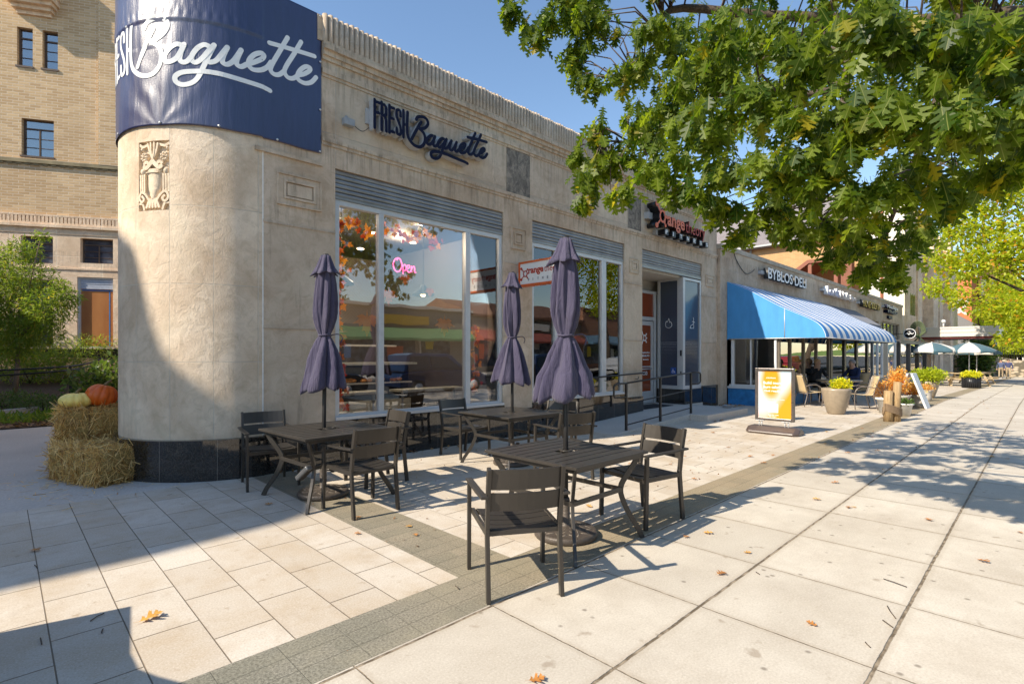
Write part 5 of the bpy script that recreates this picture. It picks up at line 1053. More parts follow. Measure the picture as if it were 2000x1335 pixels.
t = NT('brown_masking_paper'); co = t.coord('Object'); m_paper = t.done(t.mix(t.ramp(t.noise(t.coord('Object', (1, 1, .3)), 1.4, 4), .35, .65), (.33, .12, .035), (.45, .19, .06)), .35, 0, None, .6)
mb = MB(); bbox(mb, .80, 1.99, -.08, -.07, 1.86, 4.28); mb.build('papered_glass', m_paper, shf)
mb = MB(); bbox(mb, 1.80, 1.84, -.07, -.062, 1.88, 4.26); bbox(mb, .82, 1.99, -.07, -.062, 4.20, 4.25); mb.build('blue_tape', plain('blue_tape', (.03, .16, .42), .6), shf)
mb = MB()
for k in range(4): bbox(mb, .80, 1.99, -.09, -.02 - .01 * (k % 2), 4.28 + k * .10, 4.28 + k * .10 + .092)
mb.build('roller_shutter', plain('pale_blue_slats', (.42, .45, .52), .5), shf)
ms_ = [(a, -.0) for a in ()]; mb = MB(); bbox(mb, -1.23, -.13, -.12, -.10, 1.9, 4.6); bbox(mb, -5, -2.4, -.12, -.10, 1.78, 4.76); mb.build('ground_floor_glass', m_oldg, bb)
mb = MB()
for i, (o_, z0_, z1_) in enumerate(((.10, 15.4, 15.55), (.28, 15.55, 15.7), (.45, 15.7, 15.85), (.62, 15.85, 16.1), (.70, 16.1, 16.3), (.62, 16.3, 17.4), (.7, 17.4, 17.6))): bbox(mb, -1.62 + (.62 - o_) * .5, .08 - (.62 - o_) * .5, 0, o_, z0_, z1_)
uvfix(mb.build('oriel', m_limefar, bb))
mb = MB()
for k in range(8): q = -1.45 + k * .19; mb.ball(fb_(q, 16.85, .62), .075, 0, 8)
bbox(mb, -1.55, 0, .62, .65, 16.55, 16.6); bbox(mb, -1.55, 0, .62, .65, 17.1, 17.15); mb.build('oriel_carving', m_limefar, bb)
# ---------------------------------------------------------------- deli building
DV_ = 6.85
db = thing('deli_building', 'low stone shop row with a long run of shopfronts right of the limestone corner shop', 'building', (15.45, DV_, 0))
mb = MB(); HS = [(29.1, 36.6, -.3, 3.42), (37.3, 42.7, -.3, 3.5), (15.9, 28.6, -.3, 2.9)]
xs = sorted(set([15.425, 43.7] + [h[0] for h in HS] + [h[1] for h in HS]))
for a, b in zip(xs, xs[1:]):
    top = max([h[3] for h in HS if h[0] < (a + b) / 2 < h[1]] + [-.6]); mb.box(a, b, DV_, DV_ + .3, top, 4.70)
mb.box(15.425, 15.7, DV_ + .3, 20, -.5, 4.7); mb.box(43.4, 43.7, DV_ + .3, 20, -.5, 4.7); mb.build('wall', m_deli, db)
mb = MB(); mb.box(15.40, 43.75, DV_ - .04, DV_ + .4, 4.70, 4.84); mb.build('parapet_coping', plain('concrete_coping', (.42, .36, .28), .8, var=.25, scale=3, bump=.004), db)
mb = MB(); mb.box(15.7, 43.4, DV_ + .3, 20, 4.3, 4.4); mb.build('roof', m_road, db)
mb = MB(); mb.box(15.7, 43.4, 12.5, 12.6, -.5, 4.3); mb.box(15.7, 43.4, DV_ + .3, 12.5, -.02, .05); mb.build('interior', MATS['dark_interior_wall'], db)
def shopwin(name, P0, P1, z0, z1, mull, mat, gm, par, fw=.06):
    """glazed screen from P0 to P1 (plan points)"""
    a = Vector(P0 + (0,)); b = Vector(P1 + (0,)); L = (b - a).length; ang = math.atan2(b.y - a.y, b.x - a.x); M_ = Matrix.Translation(a) @ Matrix.Rotation(ang, 4, 'Z'); mb = MB()
    for m_, w in [(0, fw)] + mull + [(L - fw, fw)]: mb.box(m_, m_ + w, -.05, .05, z0 + fw, z1 - fw, 0, M_)
    mb.box(0, L, -.05, .05, z0, z0 + fw, 0, M_); mb.box(0, L, -.05, .05, z1 - fw, z1, 0, M_); f = mb.build(name, mat, par)
    mb = MB(); mb.box(fw, L - fw, -.004, .004, z0 + fw, z1 - fw, 0, M_); mb.build('glass_pane', gm, f); return f
m_bronze = plain('bronze_anodised_frame', (.16, .13, .10), .45, .3); m_wf = plain('white_painted_frame', (.62, .62, .62), .5, var=.04)
bay = (16.0, 5.4)
mb = MB(); mb.box(15.96, 16.06, 5.4, 6.84, 0, .50); mb.box(16.06, 21.0, 5.37, 5.47, 0, .50); mb.build('blue_stall_riser', plain('bright_blue_panel', (.02, .17, .42), .45, var=.3, scale=6), db)
mb = MB(); mb.box(15.90, 16.08, 5.4, 6.84, .50, .555); mb.build('sill', m_wf, db)
shopwin('window', (16.0, 6.80), (16.0, 5.44), .56, 2.9, [(.0, .14), (.62, .03)], m_wf, m_glass, db)
shopwin('window', (16.0, 5.42), (21.0, 5.42), .50, 2.4, [(.95, .07), (2.2, .08), (3.5, .08)], m_bronze, m_glassb, db, .09)
mb = MB(); mb.box(21.0, 27.5, 5.36, 5.48, 2.05, 2.4); 
for u_ in (21.1, 22.9, 24.7, 26.5): mb.box(u_, u_ + .24, 5.37, 5.47, -.02, 2.05)
mb.build('folding_door_frame', m_black, db); mb = MB(); mb.box(21.2, 27.4, 5.415, 5.42, 0, 2.05); mb.build('folding_door_glass', m_glassb, db)
shopwin('window', (27.6, 5.42), (29.6, 5.42), .45, 2.3, [(.95, .1)], m_wf, m_glassb, db, .12); shopwin('window', (30.6, 5.42), (32.6, 5.42), .35, 2.3, [], m_wf, m_glassb, db, .10)
mb = MB(); mb.box(27.5, 27.6, 5.37, 5.47, -.2, 2.4); mb.box(29.6, 30.6, 5.37, 5.47, -.2, 2.4); mb.box(27.6, 29.6, 5.37, 5.47, -.2, .45); mb.box(30.6, 32.6, 5.37, 5.47, -.2, .35); mb.box(16.06, 32.6, 5.37, 6.84, 2.4, 2.46); mb.box(32.6, 32.7, 5.37, 6.84, -.3, 2.46); mb.build('shopfront_bay', plain('grey_painted_steel', (.16, .155, .15), .5), db)
for a, b, z1_, k in ((29.1, 36.6, 3.42, 5), (37.3, 42.7, 3.5, 5)):
    L = b - a; shopwin('window', (a, DV_ + .15), (b, DV_ + .15), -.3, z1_, [(L * i / k, .07) for i in range(1, k)], m_bronze, m_glassb, db)
pcl = thing('hanging_cable', 'thin black cable looping down the stone parapet beside the white deli letters', 'cable', (16.4, DV_, 4.7)); mb = MB()
mb.tube(smooth_path([(16.35, DV_ - .02, 4.83), (16.45, DV_ - .03, 4.55), (16.9, DV_ - .03, 4.26), (17.3, DV_ - .03, 4.14), (17.7, DV_ - .03, 4.22), (17.95, DV_ - .05, 4.36)], 5), .012, 5); mb.build('cable', m_black, pcl)
# striped awning
t = NT('striped_awning_canvas'); x, y, z = t.xyz(t.coord('Object'))[:3]; ge = t.n('ShaderNodeNewGeometry'); px_ = t.xyz(ge.outputs['Position'])[0]
st = t.math('GREATER_THAN', t.math('FRACT', t.math('DIVIDE', t.math('SUBTRACT', px_, 15.93), .70)), .5)
m_stripe = t.done(t.mix(st, (.012, .17, .46), (.86, .82, .76)), .55, 0, t.bump(t.noise(t.coord('Object'), 3, 3), .01), .4)
m_blueaw = fabric('bright_blue_canvas', (.07, .29, .60), .5)
aw = thing('striped_awning', 'long blue and white striped awning with plain blue end over the deli shopfront', 'awning', (15.9, DV_, 2))
prof = [tuple(q) for q in smooth_path([(6.84, 3.74), (6.2, 3.43), (5.3, 2.88), (4.55, 2.50), (4.30, 2.30), (4.20, 2.12), (4.17, 1.98)], 5)]; AU0, AU1 = 15.90, 25.35
mb = MB(); n = len(prof); K = 40; vs = [(AU0 + (AU1 - AU0) * j / K, v + .012 * math.sin(j * .9), z + .010 * math.sin(j * .9) * (1 if 0 < i < n - 1 else 0)) for j in range(K + 1) for i, (v, z) in enumerate(prof)]
mb.add(vs, [(j * n + i, j * n + i + 1, (j + 1) * n + i + 1, (j + 1) * n + i) for j in range(K) for i in range(n - 1)], 0, True); o = mb.build('striped_canvas', m_stripe, aw); sl = o.modifiers.new('s', 'SOLIDIFY'); sl.thickness = .006
for u_, nm in ((AU0 - .004, 'end_panel'), (AU1 + .004, 'end_panel')):
    mb = MB(); mb.prism(prof + [(6.84, 1.98)], u_ - .003, u_ + .003, lambda a, b, d: (d, a, b)); mb.build(nm, m_blueaw, aw)
mb = MB(); mb.tube([(AU0, 6.8, 1.99), (AU0, 4.17, 1.98), (AU1, 4.17, 1.98), (AU1, 6.8, 1.99)], .018, 6); mb.tube([(AU0 - .01, 5.2, 2.0), (AU0 - .01, 5.2, 2.82)], .012, 6); mb.build('awning_frame', m_alu, aw)
da = thing('grey_awning', 'plain slate grey sloping awning beyond the striped one', 'awning', (25, DV_, 3.5)); mb = MB()
mb.prism([(6.84, 3.74), (5.75, 2.95), (5.75, 2.75), (6.84, 2.9)], 25.6, 31.2, lambda a, b, d: (d, a, b)); mb.build('canvas', fabric('slate_grey_canvas', (.10, .11, .15), .7), da)
# raised letters on the stone parapet
def letters(lab, s, u0, u1, z0, z1, face, side, v=6.60, dep=.16, box=None):
    t_ = thing('shop_sign', lab, 'sign', (u0, DV_, z0)); fit_text('sign_letters', s, u1 - u0, z1 - z0, dep, face, F_FACE(u0, z0, v), t_, .02, side)
    mb = MB(); mb.box(u0 - .25, u1 - .1, DV_ - .12, DV_, (z0 * .6 + z1 * .4), (z0 * .3 + z1 * .7)); mb.build('sign_raceway', box or m_ret, t_); return t_
m_cream = plain('cream_letter_return', (.62, .52, .34), .5); m_gold = plain('gold_letter', (.50, .30, .03), .35, .3); m_lav = plain('lavender_letter', (.34, .32, .55), .4); m_pink = plain('pinkish_letter', (.55, .42, .42), .4)
letters('raised white capital letters reading BYBLOS DELI above the blue awning', 'BYBLOS DELI', 18.6, 22.6, 4.10, 4.47, m_white, plain('dark_letter_return', (.03, .03, .03), .5))
t_ = letters('raised pale script letters of the nail salon, second sign along the stone parapet', 'Lords', 25.5, 27.3, 4.12, 4.48, m_lav, m_white); fit_text('sign_letters', 'Nails', 1.6, .34, .16, m_pink, F_FACE(27.5, 4.11, 6.60), t_, .02, m_white); fit_text('sign_letters', 'Spa', 1.1, .30, .16, m_pink, F_FACE(29.25, 4.10, 6.60), t_, .02, m_white)
letters('raised gold capital letters, third sign along the stone parapet', 'PHO VIET BOCH TAY', 31.7, 35.7, 3.99, 4.36, m_gold, MATS['dark_letter_return'])
t_ = letters('raised navy sign with a pale edge, last sign along the stone parapet', 'Medspa', 37.5, 40.7, 4.22, 4.50, m_white, m_navy); fit_text('sign_letters', 'STUDIO', 2.9, .18, .30, m_ret, F_FACE(37.7, 4.02, 6.6), t_, .01, m_navy)
sp = thing('small_wall_sign', 'small dark blue rectangular box low on the parapet under the last sign', 'sign', (39, DV_, 3.8)); mb = MB(); mb.box(38.7, 39.7, DV_ - .12, DV_, 3.72, 3.88); mb.build('box', m_navy, sp)
rs = thing('round_sign', 'round black blade sign with a white wave mark on a thin bracket', 'sign', (41, 6.1, 2.84)); mb = MB()
mb.tube([(40.95, 6.05, 2.84), (41.07, 6.05, 2.84)], .33, 28); mb.build('sign_disc', m_black, rs); mb = MB(); mb.tube([(41, 6.38, 2.84), (41, DV_, 2.84)], .02, 6); mb.build('bracket', m_black, rs)
mb = MB(); c9 = lambda x, z, d: (40.945 - d, 6.05 - x, 2.84 + z); ribbon(mb, [(.30 * math.cos(a), .30 * math.sin(a)) for a in [2 * PI * i / 20 for i in range(21)]], .03, 0, .004, c9); ribbon(mb, [(-.2, -.03), (-.12, .03), (-.04, -.06), (.04, .03), (.12, -.03), (.2, .03)], .035, 0, .004, c9, sm=False); mb.build('wave_mark', m_white, rs)
cdg = thing('hose_coil', 'tall loops of green garden hose hung on the pale stone wall behind the round sign', 'hose', (46, 6.6, 2.5)); mb = MB()
for k in range(6): mb.tube([(46 + k * .05, 6.72 - .05 - k * .02, 2.35)] + [(46 + k * .05, 6.35 - (.45 - .05 * k) * math.cos(a), 3.1 + (.75 - .06 * k) * math.sin(a)) for a in [PI * i / 10 for i in range(11)]] + [(46, 6.72 - .8, 2.35)], .03, 6)
mb.build('hose', plain('green_hose', (.09, .12, .06), .6), cdg)
pg = thing('patio_pergola', 'dark steel pergola frame with glass screens beyond the deli shopfront', 'pergola', (34, 5.4, 0)); mb = MB()
for u_ in (33.2, 36.0, 38.8, 41.6): mb.box(u_, u_ + .22, 5.3, 5.5, -.4, 2.1)
mb.box(33.0, 43.2, 5.25, 5.55, 2.1, 2.28); mb.box(33.2, 42, 5.38, 5.42, .55, .6); mb.build('steel_frame', plain('dark_grey_steel', (.06, .055, .055), .5), pg); mb = MB(); mb.box(33.42, 41.6, 5.395, 5.405, .6, 2.1); mb.build('glass_screen', m_glassb, pg)
# ---------------------------------------------------------------- patio furniture outside the deli
sb = thing('sign_stand', 'freestanding poster frame with an orange and white fitness poster on the pale paving', 'sign', (10.67, 3.7, 0))
pl_, pr_ = at(1476, 760, 10.35), at(1552, 760, 9.85); pl_.z = pr_.z = 0; ax_ = (pr_ - pl_).normalized(); nrm_ = Vector((-ax_.y, ax_.x, 0)); nrm_ = -nrm_ if nrm_.dot(pl_) > 0 else nrm_; SW = (pr_ - pl_).length
SMx = Matrix(((ax_.x, 0, nrm_.x, pl_.x), (ax_.y, 0, nrm_.y, pl_.y), (0, 1, 0, 0), (0, 0, 0, 1)))      # x across, y up, z towards the viewer
def sbox(mb, x0, x1, y0, y1, z0, z1, m=0): mb.box(x0, x1, y0, y1, z0, z1, m, SMx)
m_pew = plain('pewter_frame', (.16, .14, .13), .3, .7)
mb = MB(); B0, B1 = .245, 1.255; sbox(mb, 0, .05, B0, B1, -.04, .04); sbox(mb, SW - .05, SW, B0, B1, -.04, .04); sbox(mb, .05, SW - .05, B0, B0 + .05, -.04, .04); sbox(mb, .05, SW - .05, B1 - .05, B1, -.04, .04); mb.build('poster_frame', m_pew, sb, bevel=.008)
t = NT('fitness_poster'); uv = t.coord('Object'); g = t.noise(t.coord('Object', (1, 1, 1)), 1.9, 2, .4, .8); ob = t.xyz(t.n('ShaderNodeNewGeometry').outputs['Position']); 
lat_ = t.math('ADD', t.math('MULTIPLY', t.math('SUBTRACT', ob[0], pl_.x), ax_.x), t.math('MULTIPLY', t.math('SUBTRACT', ob[1], pl_.y), ax_.y)); zz_ = ob[2]
blob1 = t.ramp(t.math('ADD', t.math('POWER', t.math('DIVIDE', t.math('SUBTRACT', lat_, .29), .17), 2), t.math('POWER', t.math('DIVIDE', t.math('SUBTRACT', zz_, 1.02), .36), 2)), .5, 1.5, 1, 0)
blob2 = t.ramp(t.math('ADD', lat_, t.math('MULTIPLY', zz_, -1.3)), -.45, -.02); c = t.mix(t.ramp(g, .35, .6), (.66, .50, .47), (.45, .60, .68)); c = t.mix(blob2, c, (.62, .32, .16)); c = t.mix(t.math('MULTIPLY', t.ramp(t.math('ADD', lat_, t.math('MULTIPLY', zz_, -.6)), .0, .18), 1), c, (.62, .28, .012)); c = t.mix(blob1, c, (.62, .27, .012)); m_poster = t.done(c, .3)
mb = MB(); sbox(mb, .05, SW - .05, B0 + .05, B1 - .05, -.01, .012); mb.build('poster', m_poster, sb)
def stext(s, x, y, w, h): fit_text('poster_lettering', s, w, h, .003, m_white, SMx @ Matrix.Translation((x, y, .016)), sb, .02)
stext('Build more.', .15, .945, .36, .055); stext('Burn calories.', .15, .865, .38, .055); stext('Get ready.', .17, .785, .30, .055); stext('orangetheory', .20, 1.05, .18, .035); stext('Book your free class today', .14, .645, .40, .018); stext('Scan the code', .24, .345, .19, .022); stext('to start', .26, .315, .13, .02)
mb = MB(); sbox(mb, .24, .42, .40, .57, .012, .015); mb.build('poster_panel', m_white, sb)
mb = MB()
for x0_, x1_ in ((.07, .115), (SW - .17, SW - .11)):
    mb = MB()
    for x in (x0_, x1_): mb.tube([SMx @ Vector((x, .10, 0)), SMx @ Vector((x, .26, 0))], .013, 8)
    sbox(mb, x0_ - .05, x1_ + .05, .232, .246, -.04, .04); mb.build('support_post', m_alu, sb)
mb = MB()
mb = MB(); L0, L1 = -.13, SW + .12; prf = [(-.24, 0), (.24, 0), (.26, .035), (.22, .075), (.10, .135), (-.10, .135), (-.22, .075), (-.26, .035)]
vs = []
for x, k in ((L0, .62), (L0 + .07, 1), (L1 - .07, 1), (L1, .62)): vs += [SMx @ Vector((x, .002 + y * (1 if k == 1 else .8), z * k)) for z, y in prf]
mb.add(vs, [(i * 8 + j, i * 8 + (j + 1) % 8, i * 8 + 8 + (j + 1) % 8, i * 8 + 8 + j) for i in range(3) for j in range(8)] + [tuple(range(8)), tuple(range(24, 32))]); mb.build('weighted_base', plain('brown_plastic_base', (.09, .065, .055), .35), sb, bevel=.02)
m_tan_s = fabric('tan_sling', (.50, .37, .20), .7); m_frm = plain('taupe_tube', (.24, .20, .17), .35, .5)
def sling_chair():
    c_ = thing('sling_chair', 'tan sling patio chair', 'chair')
    for sy in (-1, 1):
        y = sy * .26
        mb = MB(); mb.tube(smooth_path([(.25, y, 0), (.27, y, .30), (.24, y, .52), (.12, y, .62), (-.05, y, .635), (-.24, y, .60)], 4), .013, 7); mb.build('armrest', m_frm, c_)
        mb = MB(); mb.tube(smooth_path([(-.30, y, 0), (-.20, y * .96, .36), (-.22, y * .94, .5), (-.36, y * .92, .92)], 4), .013, 7); mb.build('leg', m_frm, c_)
    mb = MB(); n = 10; P = [tuple(q) for q in smooth_path([(.27, .43), (.1, .405), (-.14, .395), (-.22, .44), (-.27, .6), (-.365, .93)], 4)]; vs = []
    for x, z in P: vs += [(x, -.235, z), (x, 0, z - .008), (x, .235, z)]
    k = len(P); mb.add(vs, [(i * 3 + j, i * 3 + j + 1, i * 3 + j + 4, i * 3 + j + 3) for i in range(k - 1) for j in range(2)], 0, True); o = mb.build('sling', m_tan_s, c_); s_ = o.modifiers.new('s', 'SOLIDIFY'); s_.thickness = .008
    mb = MB(); mb.tube([(.26, -.25, .42), (.26, .25, .42)], .011, 6); mb.tube([(-.365, -.24, .93), (-.365, .24, .93)], .013, 6); mb.tube([(-.22, -.25, .38), (-.22, .25, .38)], .011, 6); mb.build('cross_tube', m_frm, c_)
    return c_
sc0 = sling_chair()
for i, (x, y, a, lab) in enumerate([(17.2, 3.62, 122, 'empty tan sling chair with its back to the camera, right of the round planter'), (17.1, 4.95, -38, 'empty tan sling chair left of the round planter, facing right'), (at(1670, 700, 16.7).x, at(1670, 700, 16.7).y, 152, 'tan sling chair holding the seated man in navy'), (at(1592, 700, 17.3).x, at(1592, 700, 17.3).y, 225, 'tan sling chair under the woman in black'), (17.75, 5.2, -20, 'dark shaded sling chair against the deli glass behind the empty one')]): place(sc0, (x, y, 0), R(a), lab, 'tan sling chairs outside the deli', i == 0)
rt = thing('round_patio_table', 'round pale stone patio table under the blue awning between two seated diners', 'table', (18.55, 4.5, 0)); mb = MB(); mb.lathe([(.001, .70), (.60, .70), (.62, .715), (.62, .73), (.60, .74), (.001, .74)], (18.55, 4.5, 0), 32); mb.build('tabletop', plain('pale_stone_top', (.45, .36, .26), .5), rt)
for k in range(4): a = PI / 4 + k * PI / 2; mb = MB(); mb.tube([(18.55 + .5 * math.cos(a), 4.5 + .5 * math.sin(a), 0), (18.55 + .3 * math.cos(a), 4.5 + .3 * math.sin(a), .4), (18.55 + .45 * math.cos(a), 4.5 + .45 * math.sin(a), .7)], .016, 7); mb.build('leg', m_frm, rt)
cup = thing('paper_cup', 'white paper cup on the round patio table', 'cup', (18.45, 4.3, .74)); mb = MB(); mb.lathe([(.001, 0), (.028, 0), (.038, .10), (.034, .10), (.001, .01)], (18.45, 4.3, .741), 16); mb.build('cup', m_white, cup)
def planter(name, lab, x, y, prof, mat, cat='planter'):
    t_ = thing(name, lab, cat, (x, y, gz(x))); mb = MB(); mb.lathe([(.001, .0)] + prof + [(prof[-1][0] - .03, prof[-1][1]), (prof[-1][0] - .05, prof[-1][1] - .08), (.001, prof[-1][1] - .08)], (x, y, gz(x)), 36); mb.build('pot', mat, t_)
    mb = MB(); mb.lathe([(.001, prof[-1][1] - .06), (prof[-1][0] - .045, prof[-1][1] - .06)], (x, y, gz(x)), 20); mb.build('soil', m_soil, t_); return t_
def plant(name, lab, x, y, z, rad, n, s, mat, seed, lv=RL_V, lf=RL_F, cat='plant'): return leafy(name, lab, cat, (x, y, z), rad, n, s, mat, lv, lf, seed, None, 5, .5)
m_pot = plain('taupe_glazed_pot', (.30, .24, .17), .38, var=.12); m_wpot = plain('white_plastic_pot', (.62, .60, .56), .5); m_spot = plain('pale_stone_pot', (.46, .42, .36), .8, bump=.004)
planter('round_planter', 'big taupe tapered planter with yellow green flowers between the poster frame and the diners', 15.3, 3.78, [(.17, 0), (.20, .03), (.30, .40), (.335, .60), (.335, .66)], m_pot)
plant('yellow_flowers', 'yellow green flowers growing in the big taupe planter nearest the camera', 15.42, 3.70, .58, (.24, .24, .16), 900, .06, m_yellowf, 41)
plant('yellow_flowers', 'small sprig of yellow flowers behind the right edge of the poster frame', 12.9, 4.35, .55, (.10, .1, .12), 160, .055, m_yellowf, 42)
planter('round_planter', 'small round planter hidden behind the poster frame', 12.9, 4.35, [(.12, 0), (.18, .3), (.2, .55)], m_pot)
m_timber = asphalt('weathered_timber', (.30, .19, .09), (.46, .32, .17), 30); m_rope = plain('old_rope', (.22, .15, .09), .9)
wp = thing('timber_post', 'pair of short weathered timber pilings bound with rope on the sidewalk strip', 'post', (14.56, 2.5, 0))
t = NT('timber_grain'); c = t.noise(t.coord('Object', (9, 9, .7)), 3, 6, .7, .5); m_grain = t.done(t.mix(t.ramp(c, .3, .7), (.22, .13, .055), (.50, .35, .18)), .85, 0, t.bump(c, .02))
cx_, cy_ = at(1735, 800, 11.9).x, at(1735, 800, 11.9).y; rgt = Vector((math.sin(HEAD), -math.cos(HEAD), 0))
for off, h, r_ in ((-.005, .70, .095), (.185, .90, .082)):
    mb = MB(); b = Vector((cx_, cy_, 0)) + rgt * off; mb.tube([b, b + Vector((0, 0, h * .5)), b + Vector((0, 0, h)) + rgt * (.03 if off > .1 else .01)], [r_, r_ * .97, r_ * .95], 14); mb.build('piling', m_grain, wp)
mb = MB()
for k in range(7):
    P = []
    for i in range(25): a = 2 * PI * i / 24; P.append(Vector((cx_, cy_, 0)) + rgt * (.09 + .205 * math.cos(a)) + Vector((math.cos(HEAD), math.sin(HEAD), 0)) * .112 * math.sin(a) + Vector((0, 0, .34 - .025 * k - .07 * math.cos(a) * (1 if math.sin(a) < 0 else -.5))))
    mb.tube(P, .0125, 6)
mb.build('rope', m_rope, wp)
af = thing('folding_board', 'white folding sidewalk board seen edge on beyond the timber pilings', 'sign', (18.75, 2.7, 0)); 
for sg in (1, -1): mb = MB(); mb.prism([(2.74 - sg * .02, .98), (2.74 - sg * .07, .98), (2.74 - sg * .40, .0), (2.74 - sg * .35, .0)], 18.5, 19.15, lambda a, b, d: (d, a, b)); mb.build('board', plain('white_board', (.66, .66, .66), .45) if 'white_board' not in MATS else MATS['white_board'], af)
q = at(1768, 808, 13.0); planter('flower_pot', 'small white tapered pot just behind the timber pilings', q.x, q.y, [(.10, 0), (.15, .26), (.18, .27), (.18, .31)], m_wpot)
plant('green_plant', 'low green plant in the small white pot', q.x, q.y, .24, (.18, .18, .09), 260, .07, m_shrub, 50)
q = at(1727, 800, 13.6); planter('flower_pot', 'white ribbed pot left of the timber pilings', q.x, q.y, [(.11, 0), (.16, .34), (.2, .35), (.2, .40)], m_wpot); plant('bare_shrub', 'thin reddish twiggy plant in the white ribbed pot', q.x, q.y, .34, (.3, .3, .28), 260, .07, MATS['dry_leaf'], 51, SL_V, SL_F)
q = at(1752, 797, 14.6); planter('stone_urn', 'pale stone bowl under the orange shrubs', q.x, q.y, [(.16, 0), (.13, .1), (.28, .32), (.34, .40)], m_spot); plant('orange_shrub', 'tall orange shrub above the timber pilings', q.x, q.y, .34, (.25, .25, .42), 1500, .06, m_orange, 52); plant('orange_shrub', 'bushy orange shrub left of the tall one above the pilings', q.x - .2, q.y + .32, .3, (.28, .26, .24), 900, .06, m_orange, 53)
q = at(1782, 790, 15.6); planter('stone_urn', 'pale carved stone bowl between the pilings and the white board', q.x, q.y, [(.18, 0), (.15, .1), (.3, .26), (.36, .34)], m_spot); plant('orange_shrub', 'low orange shrub right of the pilings behind the white board', q.x, q.y, .28, (.32, .3, .20), 900, .06, m_orange, 54)
q = at(1813, 776, 18.6); planter('round_planter', 'tall taupe planter beyond the white folding board', q.x, q.y, [(.15, 0), (.2, .1), (.32, .5), (.34, .60)], m_pot); plant('leafy_bush', 'bright lime green bush in the tall planter beyond the white board', q.x, q.y, .52, (.55, .5, .26), 1800, .09, m_lime_l, 55)
q = at(1809, 780, 17.2); planter('basket', 'small round pale basket of flowers beside the tall taupe planter', q.x, q.y, [(.16, 0), (.13, .14), (.16, .32), (.2, .36)], m_spot, 'basket'); plant('small_flowers', 'small reddish yellow flowers in the pale basket', q.x, q.y, .3, (.22, .2, .12), 300, .06, m_orange, 56); 
q = at(1897, 757, 27.2); bt = planter('slatted_planter', 'black ribbed round planter with yellow and red flowers in front of the picnic tables', q.x, q.y, [(.36, 0), (.39, .55)], m_black); plant('mixed_flowers', 'yellow and green flowers in the black ribbed planter', q.x, q.y, gz(q.x) + .48, (.46, .4, .2), 900, .10, m_yellowf, 57)
mb = MB(); z_ = gz(q.x)
for k in range(30): a = 2 * PI * k / 30; mb.box(q.x + .38 * math.cos(a) - .012, q.x + .38 * math.cos(a) + .012, q.y + .38 * math.sin(a) - .012, q.y + .38 * math.sin(a) + .012, z_ + .03, z_ + .57)
mb.build('ribs', m_black, bt)
# ---------------------------------------------------------------- picnic tables and parasols
m_pic = plain('pale_pine', (.50, .38, .22), .7, var=.15)
def picnic():
    t_ = thing('picnic_table', '', 'picnic table'); mb = MB()
    for i in range(5): mb.box(-.95, .95, -.37 + i * .15, -.37 + i * .15 + .14, .71, .75)
    mb.build('tabletop', m_pic, t_)
    for s_ in (-1, 1): mb = MB(); mb.box(-.95, .95, s_ * .68 - .13, s_ * .68 + .13, .42, .455); mb.build('bench', m_pic, t_)
    for x in (-.62, .62):
        for s_ in (-1, 1): mb = MB(); mb.bar([(x, s_ * .62, 0), (x, s_ * .2, .71)], .09, .05); mb.build('leg', m_pic, t_)
        mb = MB(); mb.box(x - .02, x + .02, -.8, .8, .36, .42); mb.build('crossbeam', m_pic, t_)
    return t_
m_pw = fabric('white_parasol_canvas', (.70, .66, .60), .7); m_pgn = fabric('green_parasol_canvas', (.06, .12, .15), .7)
def parasol():
    t_ = thing('parasol', '', 'parasol'); mb = MB(); mb.tube([(0, 0, 0), (0, 0, 2.5)], .028, 8); mb.build('pole', m_wf, t_)
    Rr = 1.22
    for k in range(8):
        a0, a1 = 2 * PI * k / 8, 2 * PI * (k + 1) / 8; mb = MB(); vs = []; n = 5
        for r_, z in ((.02, 2.48), (.5, 2.36), (.9, 2.2), (Rr, 2.02), (Rr, 1.84)):
            for j in range(n + 1):
                t2 = j / n; p = Vector((math.cos(a0), math.sin(a0), 0)).lerp(Vector((math.cos(a1), math.sin(a1), 0)), t2) * r_; vs.append((p.x, p.y, z - .10 * math.sin(PI * t2) * (r_ / Rr) * (.4 if z > 1.9 else -.4)))
        mb.add(vs, [(i * (n + 1) + j, i * (n + 1) + j + 1, (i + 1) * (n + 1) + j + 1, (i + 1) * (n + 1) + j) for i in range(4) for j in range(n)], 0, True); o = mb.build('canopy_panel', m_pw if k % 2 else m_pgn, t_); s_ = o.modifiers.new('s', 'SOLIDIFY'); s_.thickness = .006
    return t_
pt0 = picnic(); pa0 = parasol()
for i, (x, y, d, lab, l2) in enumerate([(1820, 751, 30, 'left picnic table of pale pine under a green and white parasol', 'leftmost green and white parasol over the picnic tables'), (1893, 752, 29.5, 'pale pine picnic table behind the black ribbed planter', 'big green and white parasol in the middle of the picnic tables'), (1908, 748, 34, 'pale pine picnic table furthest back at the right', 'half hidden parasol at the right end of the picnic tables'), (1826, 748, 34, 'pale pine picnic table at the back on the left', 'half hidden parasol behind the leftmost one')]):
    q = at(x, y, d); z_ = gz(q.x); place(pt0, (q.x, q.y, z_), R(-45 + i * 4), lab, 'pale pine picnic tables', i == 0); place(pa0, (q.x - .1 * i, q.y, z_), R(10 + 17 * i), l2, 'green and white parasols', i == 0)
